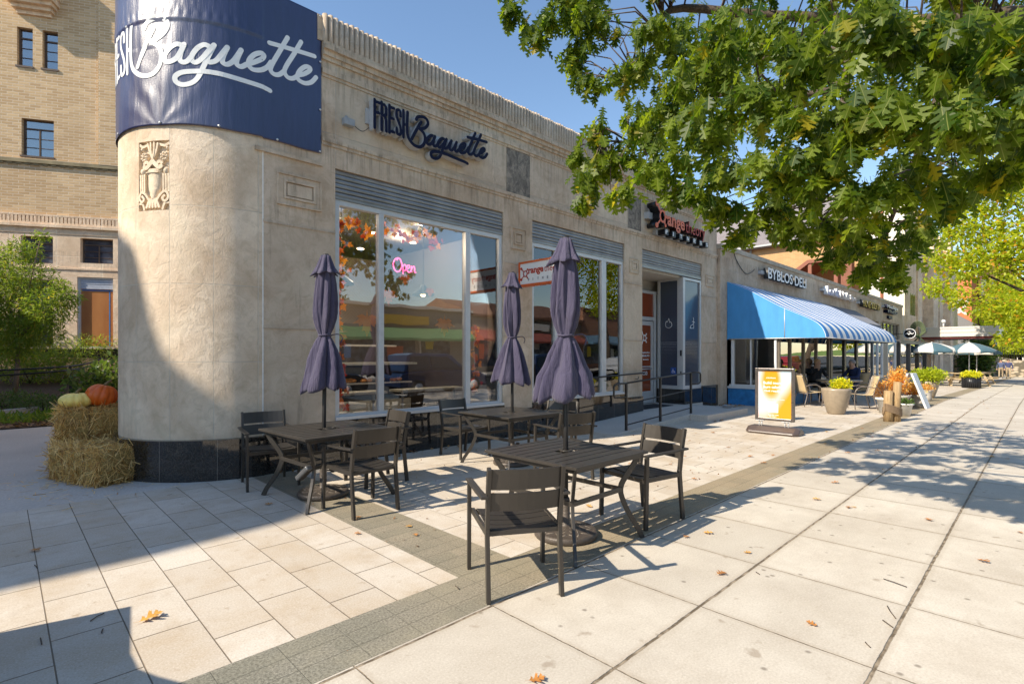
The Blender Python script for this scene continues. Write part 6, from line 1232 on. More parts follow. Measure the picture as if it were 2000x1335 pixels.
# ---------------------------------------------------------------- large buildings further down the street
sbg = thing('theatre_building', 'tall pale stone art deco building with fluted piers beyond the shop row', 'building', (44.5, DV_, -.5)); mb = MB(); z0_ = -1.2
mb.box(44.5, 45.1, DV_ + .15, 9.4, z0_, 12.3); mb.box(45.1, 60, 9.1, 9.4, z0_, 12.3); mb.box(45.1, 51.5, DV_ + .15, DV_ + .7, z0_, 12.1)
for a, b, o_ in ((44.5, 45.6, .0), (45.6, 47.0, .06), (49.8, 51.5, .0), (55.5, 58.2, -.25), (61.5, 63.5, 0.), (66, 68, -.3), (68, 80, .5)): mb.box(a, b, DV_ + o_, DV_ + .8, z0_, 12.4)
mb.box(51.5, 80, DV_ + .45, DV_ + 1.0, z0_, 12); mb.box(47, 49.8, DV_ + .1, DV_ + .15, 5.9, 12); mb.box(47, 49.8, DV_ + .1, DV_ + .15, z0_, 4.4)
mb.build('wall', m_limefar, sbg)
mb = MB()
for a in (47.3, 48.1, 48.9): mb.box(a, a + .38, DV_ + .09, DV_ + .13, 4.4, 6.0)
for a in (52.3, 53.6, 59, 60.3, 70, 72): mb.box(a, a + .5, DV_ + .40, DV_ + .47, 4.5, 9)
mb.build('window', m_oldg, sbg)
mb = MB(); mb.box(44.49, 44.5, DV_ + .01, 9.4, z0_, 12.3); mb.build('painted_side_wall', plain('sunlit_white_render', (.72, .66, .55), .85, var=.05, scale=2), sbg); mb = MB(); mb.tube([(44.42, 8.15, 2), (44.42, 8.15, 12)], .09, 8); mb.build('drainpipe', plain('rust_red_pipe', (.38, .12, .06), .6), sbg)
mb = MB(); mb.box(52, 66, DV_ + .36, DV_ + .5, -1, 2.4); mb.build('lobby_glass', m_glassb, sbg)
mq = thing('marquee_canopy', 'long white ribbed canopy with dark red underside projecting over the picnic tables', 'canopy', (50, 4.5, 3)); mb = MB()
for k in range(5): mb.box(50 + (.03 if k % 2 else 0), 56, 2.35, DV_ - .02, 2.84 + k * .145, 2.84 + k * .145 + .14)
mb.build('ribbed_fascia', plain('white_ribbed_metal', (.62, .58, .54), .4, var=.05), mq); mb = MB(); mb.box(50.1, 55.9, 2.45, DV_ - .02, 2.70, 2.84); mb.build('underside', plain('dark_red_soffit', (.14, .02, .015), .5), mq)
mb = MB(); mb.tube([(49.9, 6.4, 3.5), (49.9, 6.4, 3.25), (49.9, 6.75, 3.0), (49.9, 6.75, -.3)], .07, 8); mb.build('downpipe', m_ret, mq)
ow = thing('lamp_finial', 'small round white lamp standing on the marquee roof', 'lamp', (50.3, 5.5, 3.57)); mb = MB(); mb.tube([(50.3, 5.4, 3.56), (50.3, 5.4, 3.85)], .05, 8); mb.ball((50.3, 5.4, 3.98), .15); mb.build('lamp', m_wf, ow)
m_obr = brickmat('sunlit_orange_brick', (.50, .27, .11), (.60, .36, .16), (.5, .42, .3), .3, .1, .012)
bh = thing('brick_hall', 'orange brick building with grey sloped roof behind the shop row', 'building', (55, 16, 0)); mb = MB(); mb.box(55, 62, 11.5, 47, -.5, 12.2); mb.build('wall', m_obr, bh)
mb = MB(); mb.prism([(54.3, 12.15), (54.3, 12.4), (60, 17.6), (66, 17.6), (66, 12.1)], 11.0, 47.5, lambda a, b, d: (a, d, b)); mb.build('roof', asphalt('grey_shingles', (.17, .15, .15), (.25, .22, .22), 9), bh); mb = MB(); mb.box(54.15, 54.32, 11.0, 47.5, 12.25, 12.42); mb.tube([(54.9, 21.2, 5), (54.9, 21.2, 12.2)], .11, 6); mb.build('gutter', m_ret, bh)
m_rw = plain('red_stained_timber', (.24, .085, .05), .7)
pc = thing('timber_porch', 'red brown timber porch with a gabled roof and rails behind the parapet', 'porch', (52, 14, 5.4)); mb = MB()
mb.prism([(18.7, 6.6), (14.6, 9.5), (12.2, 9.5), (12.2, 9.75), (14.7, 9.8), (19, 6.8)], 50.6, 54.9, lambda a, b, d: (d, a, b)); mb.build('porch_roof', m_rw, pc)
for v in (12.4, 14.4, 16.8): mb = MB(); mb.box(50.7, 51, v, v + .28, 5.4, 9.5 if v < 15 else 7.9); mb.build('post', m_rw, pc)
mb = MB(); mb.box(50.7, 50.85, 12.4, 18.6, 6.85, 7.0); mb.box(50.7, 50.85, 12.4, 18.6, 6.1, 6.24)
for k in range(22): mb.box(50.75, 50.8, 12.5 + k * .27, 12.55 + k * .27, 5.4, 6.9)
mb.build('rail', m_rw, pc); mb = MB(); mb.box(50.5, 54.9, 12.1, 19, 5.3, 5.45); mb.build('porch_floor', m_rw, pc)
mb = MB(); mb.box(51.2, 52.2, 11.5, 12.38, 5.4, 10.7); mb.build('chimney', brickmat('dark_red_brick', (.24, .08, .05), (.3, .11, .07), (.3, .25, .2), .25, .08, .01), pc)
mr = thing('mural_building', 'orange red painted building with a pale mural far down the street', 'building', (105, 6, 0)); mb = MB(); mb.box(100, 110, 7.6, 20, -2, 13.5); mb.build('wall', plain('orange_red_paint', (.62, .17, .07), .8), mr)
mb = MB(); 
for k, q in enumerate([[(8.3, 8.2), (8.8, 9.4), (9.4, 8.6), (10.0, 9.6)], [(8.0, 9.4), (8.6, 8.0), (9.6, 7.6), (10.2, 8.4)], [(10.9, 7.5), (10.9, 13)], [(8.2, 7.4), (9.5, 8.9), (8.5, 9.9)]]): ribbon(mb, q, .35, 0, .02, lambda a, b, d: (99.98 - d, a, b))
mb.build('mural', m_pw, mr)
gh_ = thing('grey_house', 'dark grey gabled building in front of the mural', 'building', (92, 7, 0)); mb = MB(); mb.prism([(6.4, -2), (12, -2), (12, 8), (10.6, 8.4), (6.4, 5.4)], 88, 96, lambda a, b, d: (d, a, b)); mb.build('wall', plain('grey_clapboard', (.20, .19, .19), .8), gh_); mb = MB(); mb.box(87.95, 88, 8.6, 9.3, 5, 6.6); mb.build('window', m_oldg, gh_)
rb = thing('red_brick_building', 'dark red brick building far down the street between the mural and the trees', 'building', (120, 5, 0)); mb = MB(); mb.box(108, 125, 3.6, 7.5, -2, 16); mb.build('wall', brickmat('far_red_brick', (.16, .06, .05), (.2, .08, .06), (.2, .15, .12), .6, .2, .02), rb); mb = MB()
for k in range(3):
    for j in range(3): mb.box(107.94, 108, 4.1 + k * 1.2, 4.7 + k * 1.2, 2.5 + 4 * j, 5 + 4 * j)
mb.build('window', m_oldg, rb)
fr_ = thing('far_white_building', 'pale building at the far end of the street glimpsed under the trees', 'building', (160, 3, 0)); mb = MB(); mb.box(150, 165, -6, 4.5, -3, 11); mb.build('wall', MATS['sunlit_white_render'], fr_); mb = MB()
for k in range(4): mb.box(149.9, 150, -4 + k * 2.1, -3 + k * 2.1, 4, 6.5)
mb.build('window', m_oldg, fr_)
t = NT('rubble_stone'); q = t.n('ShaderNodeTexVoronoi'); t.l(t.coord('Object', (.6, 1.4, 2.6)), q.inputs[0]); q.inputs['Scale'].default_value = 1.6; m_rub = t.done(t.mix(t.ramp(q.outputs['Distance'], .35, .6), t.mix(t.ramp(q.outputs['Color'], 0, 1), (.34, .27, .18), (.52, .44, .33)), (.12, .1, .07)), .9, 0, t.bump(q.outputs['Distance'], .04))
sw = thing('stone_retaining_wall', 'rubble stone retaining wall under an iron fence at the end of the sidewalk', 'wall', (76, 2, -1)); mb = MB(); mb.prism([(-4, -1), (7, -1), (7, 1.25), (3.5, 1.25), (0, .5), (-4, .2)], 76, 77, lambda a, b, d: (d, a, b)); mb.build('wall', m_rub, sw)
fe = thing('iron_fence', 'dark iron picket fence on top of the rubble stone wall', 'fence', (76.4, 2, 1)); mb = MB(); wt = lambda v: 1.25 if v > 3.5 else (.5 + v * .214 if v > 0 else .5 + v * .075)
for k in range(60): v = 6.9 - k * .18; mb.box(76.4, 76.44, v, v + .04, wt(v), wt(v) + 1.25)
for k in range(20): v = 6.9 - k * .54; mb.bar([(76.42, v, wt(v) + 1.2), (76.42, v - .54, wt(v - .54) + 1.2)], .05, .05)
mb.build('pickets', m_black, fe)
mb = MB(); mb.quad((77, -20, 1.2), (77, 7, 1.6), (130, 7, 2.6), (130, -20, 2.6)); tag(mb.build('lawn', plain('lawn_green', (.16, .24, .03), .9, var=.3, scale=2)), kind='structure')
hg = leafy('hedge', 'clipped yellow green hedge behind the iron fence', 'hedge', (78.4, 1.5, 1.3), (.8, 6, .7), 3000, .3, m_lime_l, RL_V, RL_F, 70)
leafy('hedge', 'dark green bush behind the right parasol', 'hedge', (74, 5.2, -.9), (1.2, 1.6, 2.2), 2500, .35, m_shrub, RL_V, RL_F, 71)
# ---------------------------------------------------------------- trees along the street
def leaf_rot(dirs, rng):
    d = dirs / np.linalg.norm(dirs, axis=1, keepdims=True); a = rng.uniform(0, 2 * PI, len(d)); nrm = np.stack([np.cos(a), np.sin(a), .5 + 0 * a], 1); out = d.copy(); out[:, 2] = 0.35; nrm = nrm * .5 + out
    x = np.cross(d, nrm); x /= np.linalg.norm(x, axis=1, keepdims=True); return np.stack([x, d, np.cross(x, d)], axis=2)
def oak():
    rng = np.random.default_rng(77)
    base = (7.3, -2.0, 0); t_ = thing('oak_tree', 'big oak whose long lobed green leaves hang over the sidewalk at the top right', 'tree', base)
    BL = [(1005, 5, 5.6, 38), (1060, 45, 5.6, 50), (1100, 10, 5.5, 60), (1125, 95, 5.5, 40), (1160, 40, 5.3, 60), (1140, 150, 5.5, 22), (1165, 155, 5.4, 20), (1165, 240, 5, 42), (1130, 290, 5.2, 26), (1150, 345, 5.0, 42), (1200, 300, 4.9, 60), (1250, 240, 4.7, 60), (1140, 385, 5.0, 18), (1215, 365, 4.7, 28),
     (1240, 130, 4.9, 50), (1300, 50, 4.6, 80), (1300, 200, 4.4, 70), (1300, 310, 4.3, 60), (1320, 370, 4.3, 30), (1370, 120, 4.0, 80), (1380, 230, 3.9, 75), (1400, 330, 3.9, 60), (1370, 375, 4.1, 26), (1420, 400, 4.2, 45), (1450, 450, 4.3, 24), (1460, 60, 3.6, 90), (1480, 180, 3.5, 85), (1500, 300, 3.5, 80), (1510, 390, 3.9, 55), (1530, 435, 4.2, 32),
     (1570, 80, 3.3, 95), (1600, 220, 3.2, 95), (1600, 340, 3.4, 80), (1610, 430, 4.0, 50), (1640, 485, 4.3, 30), (1680, 60, 3.0, 100), (1700, 220, 3.0, 100), (1690, 360, 3.2, 85), (1690, 450, 4.0, 55), (1700, 515, 4.4, 38), (1750, 530, 4.6, 26), (1760, 480, 4.3, 45), (1800, 60, 2.9, 110), (1820, 220, 2.8, 105), (1800, 350, 3.2, 75), (1795, 430, 4, 40), (1860, 370, 3.5, 45), (1930, 80, 2.7, 120), (1950, 230, 2.7, 95), (1940, 320, 3.0, 50), (2050, 100, 2.7, 130), (2060, 250, 2.8, 100),
     (1150, -60, 5.4, 80), (1300, -80, 5, 90), (1480, -90, 4.4, 100), (1680, -100, 3.9, 120), (1900, -120, 3.6, 130)]
    # wider parts of the crown, further off, above and right of the picture
    DEEP = [(1250, 150, 6.6, 60), (1400, 80, 6.5, 110), (1420, 250, 5.8, 80), (1600, 100, 6.0, 130), (1600, 290, 5.2, 90), (1800, 120, 5.6, 130), (1780, 300, 5.0, 90), (1960, 150, 5.5, 140), (1300, 260, 5.6, 50), (2100, 300, 6, 120), (1500, 160, 7.5, 120), (1900, 40, 8, 160)]
    WORLD = [((6.2, -.9, 5.8), 1.5), ((7.6, -1.8, 6.4), 1.7), ((8.2, -.8, 5.2), 1.2), ((6, -2.8, 6), 1.5), ((4.4, .6, 5.6), 1.1), ((5.2, 1.4, 5.4), .9)]
    pos = []; dirs = []; tw = []
    def add(c_, rad, ncl, out=.6):
        q = in_ball(ncl, rng, .5) * np.array((1, 1, .85)) * rad + np.array(c_)
        for p in q:
            tw.append(p); k = int(rng.integers(4, 8)); a0 = rng.uniform(0, 6.28)
            for i in range(k):
                a = a0 + 6.28 * i / k + rng.uniform(-.4, .4); s_ = rng.uniform(.3, .8); dirs.append((math.cos(a) * s_, math.sin(a) * s_, -rng.uniform(.5, 1.2))); pos.append(p + rng.normal(size=3) * .025)
    for px, py, d, r in BL:
        rm = r * d / 1022; add(tuple(at(px, py, d + .15)), rm * .92, int(19 * (rm / .3) ** 2 + 4))
    nb_ = len(pos)
    for px, py, d, r in DEEP: rm = r * d / 1022; add(tuple(at(px, py, d)), rm, int(11 * (rm / .3) ** 2))
    for c_, rad in WORLD: add(c_, rad, int(45 * rad * rad))
    pos = np.array(pos); dirs = np.array(dirs)
    scatter('crown', OAKV, OAKF, pos, leaf_rot(dirs, rng), rng.uniform(.125, .205, len(pos)), m_oak, t_, rng)
    print('oak leaves', len(pos))
    mb = MB(); V = Vector; f = V((7.1, -1.8, 3.3)); mb.tube([V(base), V((7.25, -1.95, 1.6)), f, V((7.2, -1.7, 5.2)), V((7.3, -1.5, 6.8))], [.24, .19, .17, .12, .06], 12)
    limbs = [[f, V((6.2, -.8, 3.8)), at(2010, 40, 3.9), at(1850, 62, 3.9), at(1725, 60, 4.0), at(1660, 92, 4.2), at(1560, 110, 4.6), at(1440, 118, 5.0), at(1330, 150, 5.4)], [f, V((6.8, -.2, 4.5)), at(1800, 40, 5.2), at(1500, 30, 5.4), at(1310, 20, 5.6), at(1285, 105, 5.4), at(1215, 160, 5.3)], [at(1725, 60, 4.0), at(1620, 175, 4.2), at(1460, 182, 4.5), at(1380, 195, 4.8), at(1270, 270, 5.0), at(1180, 275, 5.1)], [at(1850, 62, 3.9), at(1830, 200, 3.7), at(1780, 330, 3.9), at(1740, 430, 4.1), at(1720, 500, 4.4)], [at(1660, 92, 4.2), at(1640, 250, 4.0), at(1600, 380, 4.1), at(1610, 440, 4.2)], [f, V((7.6, -1, 4.6)), V((8.2, -.8, 5.2))], [f, V((6.6, -2.4, 5)), V((6, -2.8, 6))]]
    alll = []
    for L in limbs:
        S_ = smooth_path(L, 5); rr = .075 if L[0] is f else .035; mb.tube(S_, [rr * (1 - .78 * i / len(S_)) for i in range(len(S_))], 7); alll += [V(p) for p in S_]
    alln = np.array([tuple(p) for p in alll])
    for i in range(0, len(tw), 3):
        p = tw[i]; j = int(np.argmin(((alln - p) ** 2).sum(1))); q = alln[j]; 
        if np.linalg.norm(p - q) < .8: md = (p + q) / 2 + rng.normal(size=3) * .06 + (0, 0, .06); mb.tube([q, md, p], [.011, .007, .003], 4)
    mb.build('trunk', m_bark, t_)
    # stalks of twigs carrying the foremost clusters, kept with the crown's wood
oak()
def AT(px, py, d, r): q = at(px, py, d); return ((q.x, q.y, q.z), r)
tree('maple_tree', 'tall yellow green maple over the far sidewalk beyond the oak', (44, -2.5, gz(44)), [AT(1850, 505, 33, 1.15), AT(1830, 560, 33, .85), AT(1870, 580, 32, .8), AT(1900, 440, 32, 1.7), AT(1960, 360, 31, 2.2), AT(1950, 500, 31, 1.8), AT(1930, 600, 31, 1.0), AT(1985, 610, 30, 1.2), AT(1990, 660, 30, .8), AT(2040, 460, 30, 2.6), AT(1960, 660, 31, .55), AT(2050, 320, 31, 2.6), AT(1890, 520, 32, 1.2), AT(2060, 600, 30, 1.6), AT(1860, 450, 33, .8)], .2, 17000, .24, m_oakfar, RL_V, RL_F, 31, .3, m_bark)
tree('maple_tree', 'orange tinged yellow tree behind the iron fence at the right edge', (82, -1, 1.5), [((82, .5, 6), 3.2), ((84, 2.8, 7.5), 2.6), ((80, 1.8, 4.4), 1.8), ((84, -1, 9), 3.4), ((86, 4.0, 5.6), 2.2)], .22, 9000, .34, m_oakfar, RL_V, RL_F, 32, .3, m_bark)
tree('maple_tree', 'green tree far down the street in front of the dark red brick building', (98, 2.5, 0), [((98, 3.4, 8), 3), ((100, 1.5, 10), 3.4), ((96, 4.5, 10.5), 2.2)], .2, 7000, .36, m_oakfar, RL_V, RL_F, 33, .3, m_bark)
tree('street_tree', 'green kerbside tree across the road, seen only as a reflection in the second shop window', (31, -8, 0), [((31, -8, 6.5), 2.2), ((32, -7, 8), 1.8), ((29.5, -8.5, 8.4), 1.7), ((30, -7.5, 5), 1.3)], .16, 6000, .2, m_oakfar, RL_V, RL_F, 34, .3, m_bark)
tree('street_tree', 'dark green tree across the road, seen only as a reflection in the bakery window', (9, -24, 0), [((9, -30, 6.5), 3), ((14, -31, 6), 2.8), ((20, -31, 6), 2.6), ((3, -30, 7), 3)], .2, 7000, .35, m_shrub, RL_V, RL_F, 35, .2, m_bark)
# ---------------------------------------------------------------- the other side of the road (seen in the shop glass)
m_st1 = plain('pale_stucco', (.50, .44, .35), .85); m_gaw = fabric('green_awning_canvas', (.12, .28, .12), .7); m_tile = plain('brown_roof_tiles', (.20, .10, .06), .85, var=.35, scale=4)
for i, (a, b, h, w_, aw_, lab) in enumerate([(-14, 6, 5.2, (.25, .21, .17), (.03, .03, .03), 'low stucco shop opposite the bakery'), (6, 17, 5.5, (.34, .29, .22), (.03, .03, .03), 'pale shop with an arched doorway opposite the bakery'), (17, 30, 5.2, (.26, .23, .19), (.12, .24, .10), 'shop with a long green awning across the road'), (30, 46, 5.0, (.34, .26, .19), (.30, .07, .05), 'tile roofed shop with a red awning across the road'), (46, 75, 6.5, (.36, .18, .11), (.1, .2, .3), 'red brick shop row across the road')]):
    t_ = thing('opposite_shop', lab, 'building', (a, -22, 0)); mb = MB(); mb.box(a + .05, b - .05, -32, -22, -.2, h); mb.build('wall', plain('shop_wall_%d' % i, w_, .85), t_)
    mb = MB(); mb.prism([(-32, h), (-21.7, h), (-21.7, h + .25), (-27, h + (2.0 if i == 3 else .4))], a, b, lambda p, q, d: (d, p, q)); mb.build('roof', m_tile if i >= 3 else m_concrete, t_)
    mb = MB(); n = int((b - a) / 3.6)
    for k in range(n): mb.box(a + .6 + k * 3.6, a + 3.6 + k * 3.6, -22, -21.94, .5, 2.9)
    mb.build('window', m_oldg, t_); mb = MB(); mb.prism([(-21.94, 3.7), (-20.7, 2.9), (-20.7, 2.7), (-21.94, 2.7)], a + .5, b - .5, lambda p, q, d: (d, p, q)); mb.build('awning', fabric('opposite_awning_%d' % i, aw_, .7), t_)
    for k in range(n):
        mb = MB(); x_ = a + 1.0 + k * 3.6; mb.box(x_, x_ + (.5, 1.3, .8)[k % 3], -21.93, -21.9, (1.2, .9, 2.0)[k % 3], (2.4, 2.2, 2.7)[k % 3]); cc = ((.55, .42, .04), (.5, .5, .46), (.1, .25, .5), (.5, .1, .05))[(k + i) % 4]; nm = 'poster_print_%d' % ((k + i) % 4); mb.build('window_poster', MATS[nm] if nm in MATS else plain(nm, cc, .6), t_)
        mb = MB(); mb.box(a + .38 + k * 3.6, a + .52 + k * 3.6, -22, -21.9, 0, 2.9); mb.build('pilaster', m_concrete, t_)
    mb = MB(); mb.box(a + (b - a) * .3, a + (b - a) * .65, -21.9, -21.8, 3.9, 4.6); mb.build('sign_board', m_pw if i % 2 else m_gold, t_)
mb = MB(); mb.box(-20, 110, -22, -17, -.15, 0); tag(mb.build('opposite_pavement', m_concrete), kind='structure')
m_tyre = plain('tyre_rubber', (.015, .015, .015), .8); m_carglass = film('car_glass', (.01, .012, .015), .05)
def car(x, y, col, nm, lab, suv=1.0, rz=0):
    t_ = thing('parked_car', lab, 'car', (x, y, -.15), rz, 'cars parked along the road'); pm = MATS[nm] if nm in MATS else NT(nm).done(col, .3, .3, None, .5, Coat_Weight=.8, Coat_Roughness=.05)
    M_ = Matrix.Translation((x, y, -.15)) @ Matrix.Rotation(rz, 4, 'Z'); H_ = 1.45 + .3 * suv
    low = [(-2.3, .35), (-2.32, .75), (-2.2, .95), (-1.9, 1.0), (1.0, 1.02), (1.9, .92), (2.3, .78), (2.35, .5), (2.25, .3)]; cab = [(-2.1, 1.0), (-1.85, H_ - .08), (-1.5, H_), (.1, H_), (.5, H_ - .08), (1.15, 1.02)]
    mb = MB(); mb.prism(low, -.9, .9, lambda a, b, d: tuple(M_ @ Vector((a, d, b)))); n = len(cab); vs = [tuple(M_ @ Vector((a, sg * (.88 if b < 1.2 else .72), b))) for sg in (-1, 1) for a, b in cab]; mb.add(vs, [tuple(range(n)), tuple(range(2 * n - 1, n - 1, -1))] + [(i, i + n, (i + 1) % n + n, (i + 1) % n) for i in range(n)]); mb.build('body', pm, t_, bevel=.05)
    mb = MB()
    for sg in (-1, 1):
        for q in ([(-1.9, 1.08), (-1.72, H_ - .14), (-.85, H_ - .1), (-.85, 1.08)], [(-.75, 1.08), (-.75, H_ - .1), (.15, H_ - .12), (.9, 1.08)]): mb.add([tuple(M_ @ Vector((a, sg * (.90 - (b - 1.08) / (H_ - 1.2) * .13), b))) for a, b in q], [(0, 1, 2, 3)])
    mb.add([tuple(M_ @ Vector(p)) for p in ((1.13, -.75, 1.1), (1.13, .75, 1.1), (.52, .66, H_ - .12), (.52, -.66, H_ - .12))], [(0, 1, 2, 3)]); mb.build('window', m_carglass, t_)
    for wx in (-1.4, 1.45):
        for sg in (-1, 1): mb = MB(); mb.tube([tuple(M_ @ Vector((wx, sg * .70, .34))), tuple(M_ @ Vector((wx, sg * .93, .34)))], .34, 24); w_ = mb.build('wheel', m_tyre, t_); mb = MB(); mb.tube([tuple(M_ @ Vector((wx, sg * .91, .34))), tuple(M_ @ Vector((wx, sg * .945, .34)))], .21, 16); mb.build('rim', m_alu, w_)
    for sg in (-1, 1): mb = MB(); mb.obox(tuple(M_ @ Vector((2.3, sg * .65, .72))), .1, .35, .14, rz); mb.build('headlight', m_wf, t_, bevel=.02)
car(13.5, -4.6, (.01, .025, .08), 'dark_blue_paint', 'dark blue parked car seen only as a reflection in the bakery window', .9); car(29, -4.6, (.6, .6, .6), 'white_car_paint', 'white parked car seen only as a reflection in the second window', .3); car(21, -4.6, (.012, .03, .10), 'deep_blue_paint', 'deep blue parked car reflected in the right of the bakery window', .8); car(7.6, -4.7, (.012, .012, .014), 'graphite_paint', 'graphite parked car reflected in the left bakery pane', .2); car(48, -4.6, (.3, .02, .02), 'red_car_paint', 'red parked car reflected far along the deli glass', .4)
# ---------------------------------------------------------------- people
m_skin = plain('skin', (.42, .24, .16), .55, var=.05)
def cloth(nm, c): return MATS[nm] if nm in MATS else plain(nm, c, .85, var=.1)
def person(lab, loc, rz, J, top, leg, hair, shoe=(.02, .02, .02), z0=0, hairlong=0, sx=1):
    """J: joints (x forward, y left, z up); one skinned body, hair as a child"""
    t_ = thing('person', lab, 'person', loc, rz); names = list(J); idx = {n: i for i, n in enumerate(names)}
    E_ = [('pelvis', 'belly'), ('belly', 'chest'), ('chest', 'neck'), ('neck', 'head'), ('head', 'crown')]
    for s_ in 'lr': E_ += [('chest', 'sho' + s_), ('sho' + s_, 'elb' + s_), ('elb' + s_, 'wri' + s_), ('wri' + s_, 'pal' + s_), ('pelvis', 'hip' + s_), ('hip' + s_, 'kne' + s_), ('kne' + s_, 'ank' + s_), ('ank' + s_, 'toe' + s_)]
    rad = dict(pelvis=(.155, .13), belly=(.145, .12), chest=(.17, .13), neck=(.058, .058), head=(.088, .10), crown=(.07, .075), sho=(.072, .072), elb=(.05, .05), wri=(.034, .03), pal=(.036, .018), hip=(.095, .095), kne=(.064, .064), ank=(.045, .045), toe=(.042, .035))
    V = [Vector(J[n]) for n in names]; ed = [(idx[a], idx[b]) for a, b in E_]; rr = [rad.get(n, rad.get(n[:3])) for n in names]
    for s_ in 'lr':                                                    # five separate fingers
        w_, p_ = Vector(J['wri' + s_]), Vector(J['pal' + s_]); d_ = (p_ - w_).normalized(); sd_ = d_.cross(Vector((0, 0, 1))); sd_ = sd_.normalized() if sd_.length > .1 else Vector((0, 1, 0)); b_ = sd_.cross(d_)
        for k, (o_, l_) in enumerate(((-.03, .065), (-.01, .08), (.01, .085), (.03, .07), (.045, .05))):
            a1 = p_ + sd_ * o_ + d_ * (.01 if k < 4 else -.03); a2 = a1 + d_ * l_ * .55 + (sd_ * .02 if k == 4 else Vector()); a3 = a2 + (d_ * .8 - b_ * .6).normalized() * l_ * .45; n0 = len(V); V += [a1, a2, a3]; rr += [(.0095, .0095), (.0085, .0085), (.007, .007)]; ed += [(idx['pal' + s_], n0), (n0, n0 + 1), (n0 + 1, n0 + 2)]
    me = bpy.data.meshes.new('body'); me.from_pydata(V, ed, []); o = bpy.data.objects.new('body', me); link(o); sk = o.modifiers.new('skin', 'SKIN'); sk.use_smooth_shade = True; sb_ = o.modifiers.new('sub', 'SUBSURF'); sb_.levels = 1; sb_.render_levels = 1
    for i, q in enumerate(me.skin_vertices[0].data): q.radius = rr[i]; q.use_root = (i == idx['pelvis'])
    bpy.context.view_layer.update(); m2 = bpy.data.meshes.new_from_object(o.evaluated_get(bpy.context.evaluated_depsgraph_get())); bpy.data.objects.remove(o)
    for m_ in (m_skin, top, leg, cloth('dark_shoes', shoe)): m2.materials.append(m_)
    segs = [(E, {'pelvis': 2, 'belly': 1, 'chest': 1, 'neck': 0, 'head': 0}.get(E[0])) for E in E_]
    def zone(p):
        best = (9, 0)
        for a, b in E_:
            A, B = Vector(J[a]), Vector(J[b]); L = (B - A).length_squared; t2 = max(0, min(1, (p - A).dot(B - A) / L)) if L else 0; dd = (p - A.lerp(B, t2)).length
            k = {'neck': 0, 'head': 0, 'crown': 0}.get(b, None)
            if k is None: k = 1 if b[:3] in ('bel', 'che', 'sho', 'elb', 'wri') or b == 'neck' else (0 if b[:3] == 'pal' else (3 if b[:3] == 'toe' else 2))
            if b == 'neck' and t2 < .6: k = 1
            if dd < best[0]: best = (dd, k)
        return best[1]
    for p in m2.polygons: p.material_index = zone(p.center); p.use_smooth = True
    o = bpy.data.objects.new('body', m2); link(o); o.parent = t_; o.name = 'body'
    H_ = Vector(J['head']); C_ = Vector(J['crown']); up_ = (C_ - H_).normalized(); mb = MB(); cc = H_ + up_ * .045 - Vector((.022, 0, 0)); vs = []; n = 14
    for i in range(7):
        ph = PI * .62 * i / 6
        for j in range(n): a = 2 * PI * j / n; k = 1 - (.30 if math.cos(a) > .4 and ph > 1.0 else 0); vs.append(cc + Vector((.112 * math.sin(ph) * math.cos(a) * k, .098 * math.sin(ph) * math.sin(a), .105 * math.cos(ph) * (1 + (hairlong if ph > 1.5 and math.cos(a) < .3 else 0)))))
    mb.add(vs, [(i * n + j, i * n + (j + 1) % n, (i + 1) * n + (j + 1) % n, (i + 1) * n + j) for i in range(6) for j in range(n)], 0, True); h_ = mb.build('hair', cloth('hair_%s' % abs(hash(hair)) if False else 'hair_%d_%d' % (int(hair[0] * 100), int(hair[2] * 100)), hair), t_, local=True)
    s_ = h_.modifiers.new('s', 'SOLIDIFY'); s_.thickness = .012
    mb = MB(); mb.ball((H_.x + .098, 0, H_.z + .0), .016, 0, 8, (1, .8, 1.3)); 
    for sg in (-1, 1): mb.ball((H_.x, H_.y + sg * .088, H_.z + .005), .024, 0, 8, (.8, .5, 1.3))
    mb.build('nose_and_ears', m_skin, t_, local=True); mb = MB()
    for sg in (-1, 1): mb.ball((H_.x + .088, sg * .032, H_.z + .035), .009)
    mb.build('eyes', cloth('dark_eyes', (.02, .015, .01)), t_, local=True); return t_
SIT = dict(pelvis=(-.02, 0, .54), belly=(-.04, 0, .72), chest=(0, 0, .95), neck=(.05, 0, 1.12), head=(.09, 0, 1.24), crown=(.09, 0, 1.33), shol=(.0, .19, 1.03), shor=(.0, -.19, 1.03), elbl=(.16, .26, .80), elbr=(.16, -.26, .80), wril=(.40, .14, .80), wrir=(.40, -.14, .80), pall=(.47, .11, .80), palr=(.47, -.11, .80), hipl=(.02, .10, .52), hipr=(.02, -.10, .52), knel=(.44, .13, .52), kner=(.44, -.13, .52), ankl=(.42, .13, .10), ankr=(.42, -.13, .10), toel=(.58, .15, .045), toer=(.58, -.15, .045))
def walk(st=1, arm=1): return dict(pelvis=(0, 0, .97), belly=(.01, 0, 1.12), chest=(.02, 0, 1.34), neck=(.03, 0, 1.51), head=(.05, 0, 1.62), crown=(.05, 0, 1.71), shol=(.02, .19, 1.42), shor=(.02, -.19, 1.42), elbl=(-.06 * arm, .26, 1.14), elbr=(.06 * arm, -.26, 1.14), wril=(.02 - .08 * arm, .27, .90), wrir=(.10 + .08 * arm, -.27, .91), pall=(.04 - .08 * arm, .27, .82), palr=(.13 + .08 * arm, -.27, .83), hipl=(0, .10, .92), hipr=(0, -.10, .92), knel=(.14 * st, .11, .52), kner=(-.05 * st, -.11, .51), ankl=(.17 * st, .11, .10), ankr=(-.26 * st, -.11, .13), toel=(.33 * st, .13, .04), toer=(-.12 * st, -.13, .04))
def walk_fix(d, st):
    for n_, s_ in (('toel', .17), ('toer', -.26)): d[n_] = (s_ * st + .15, d[n_][1], .035)
    return d
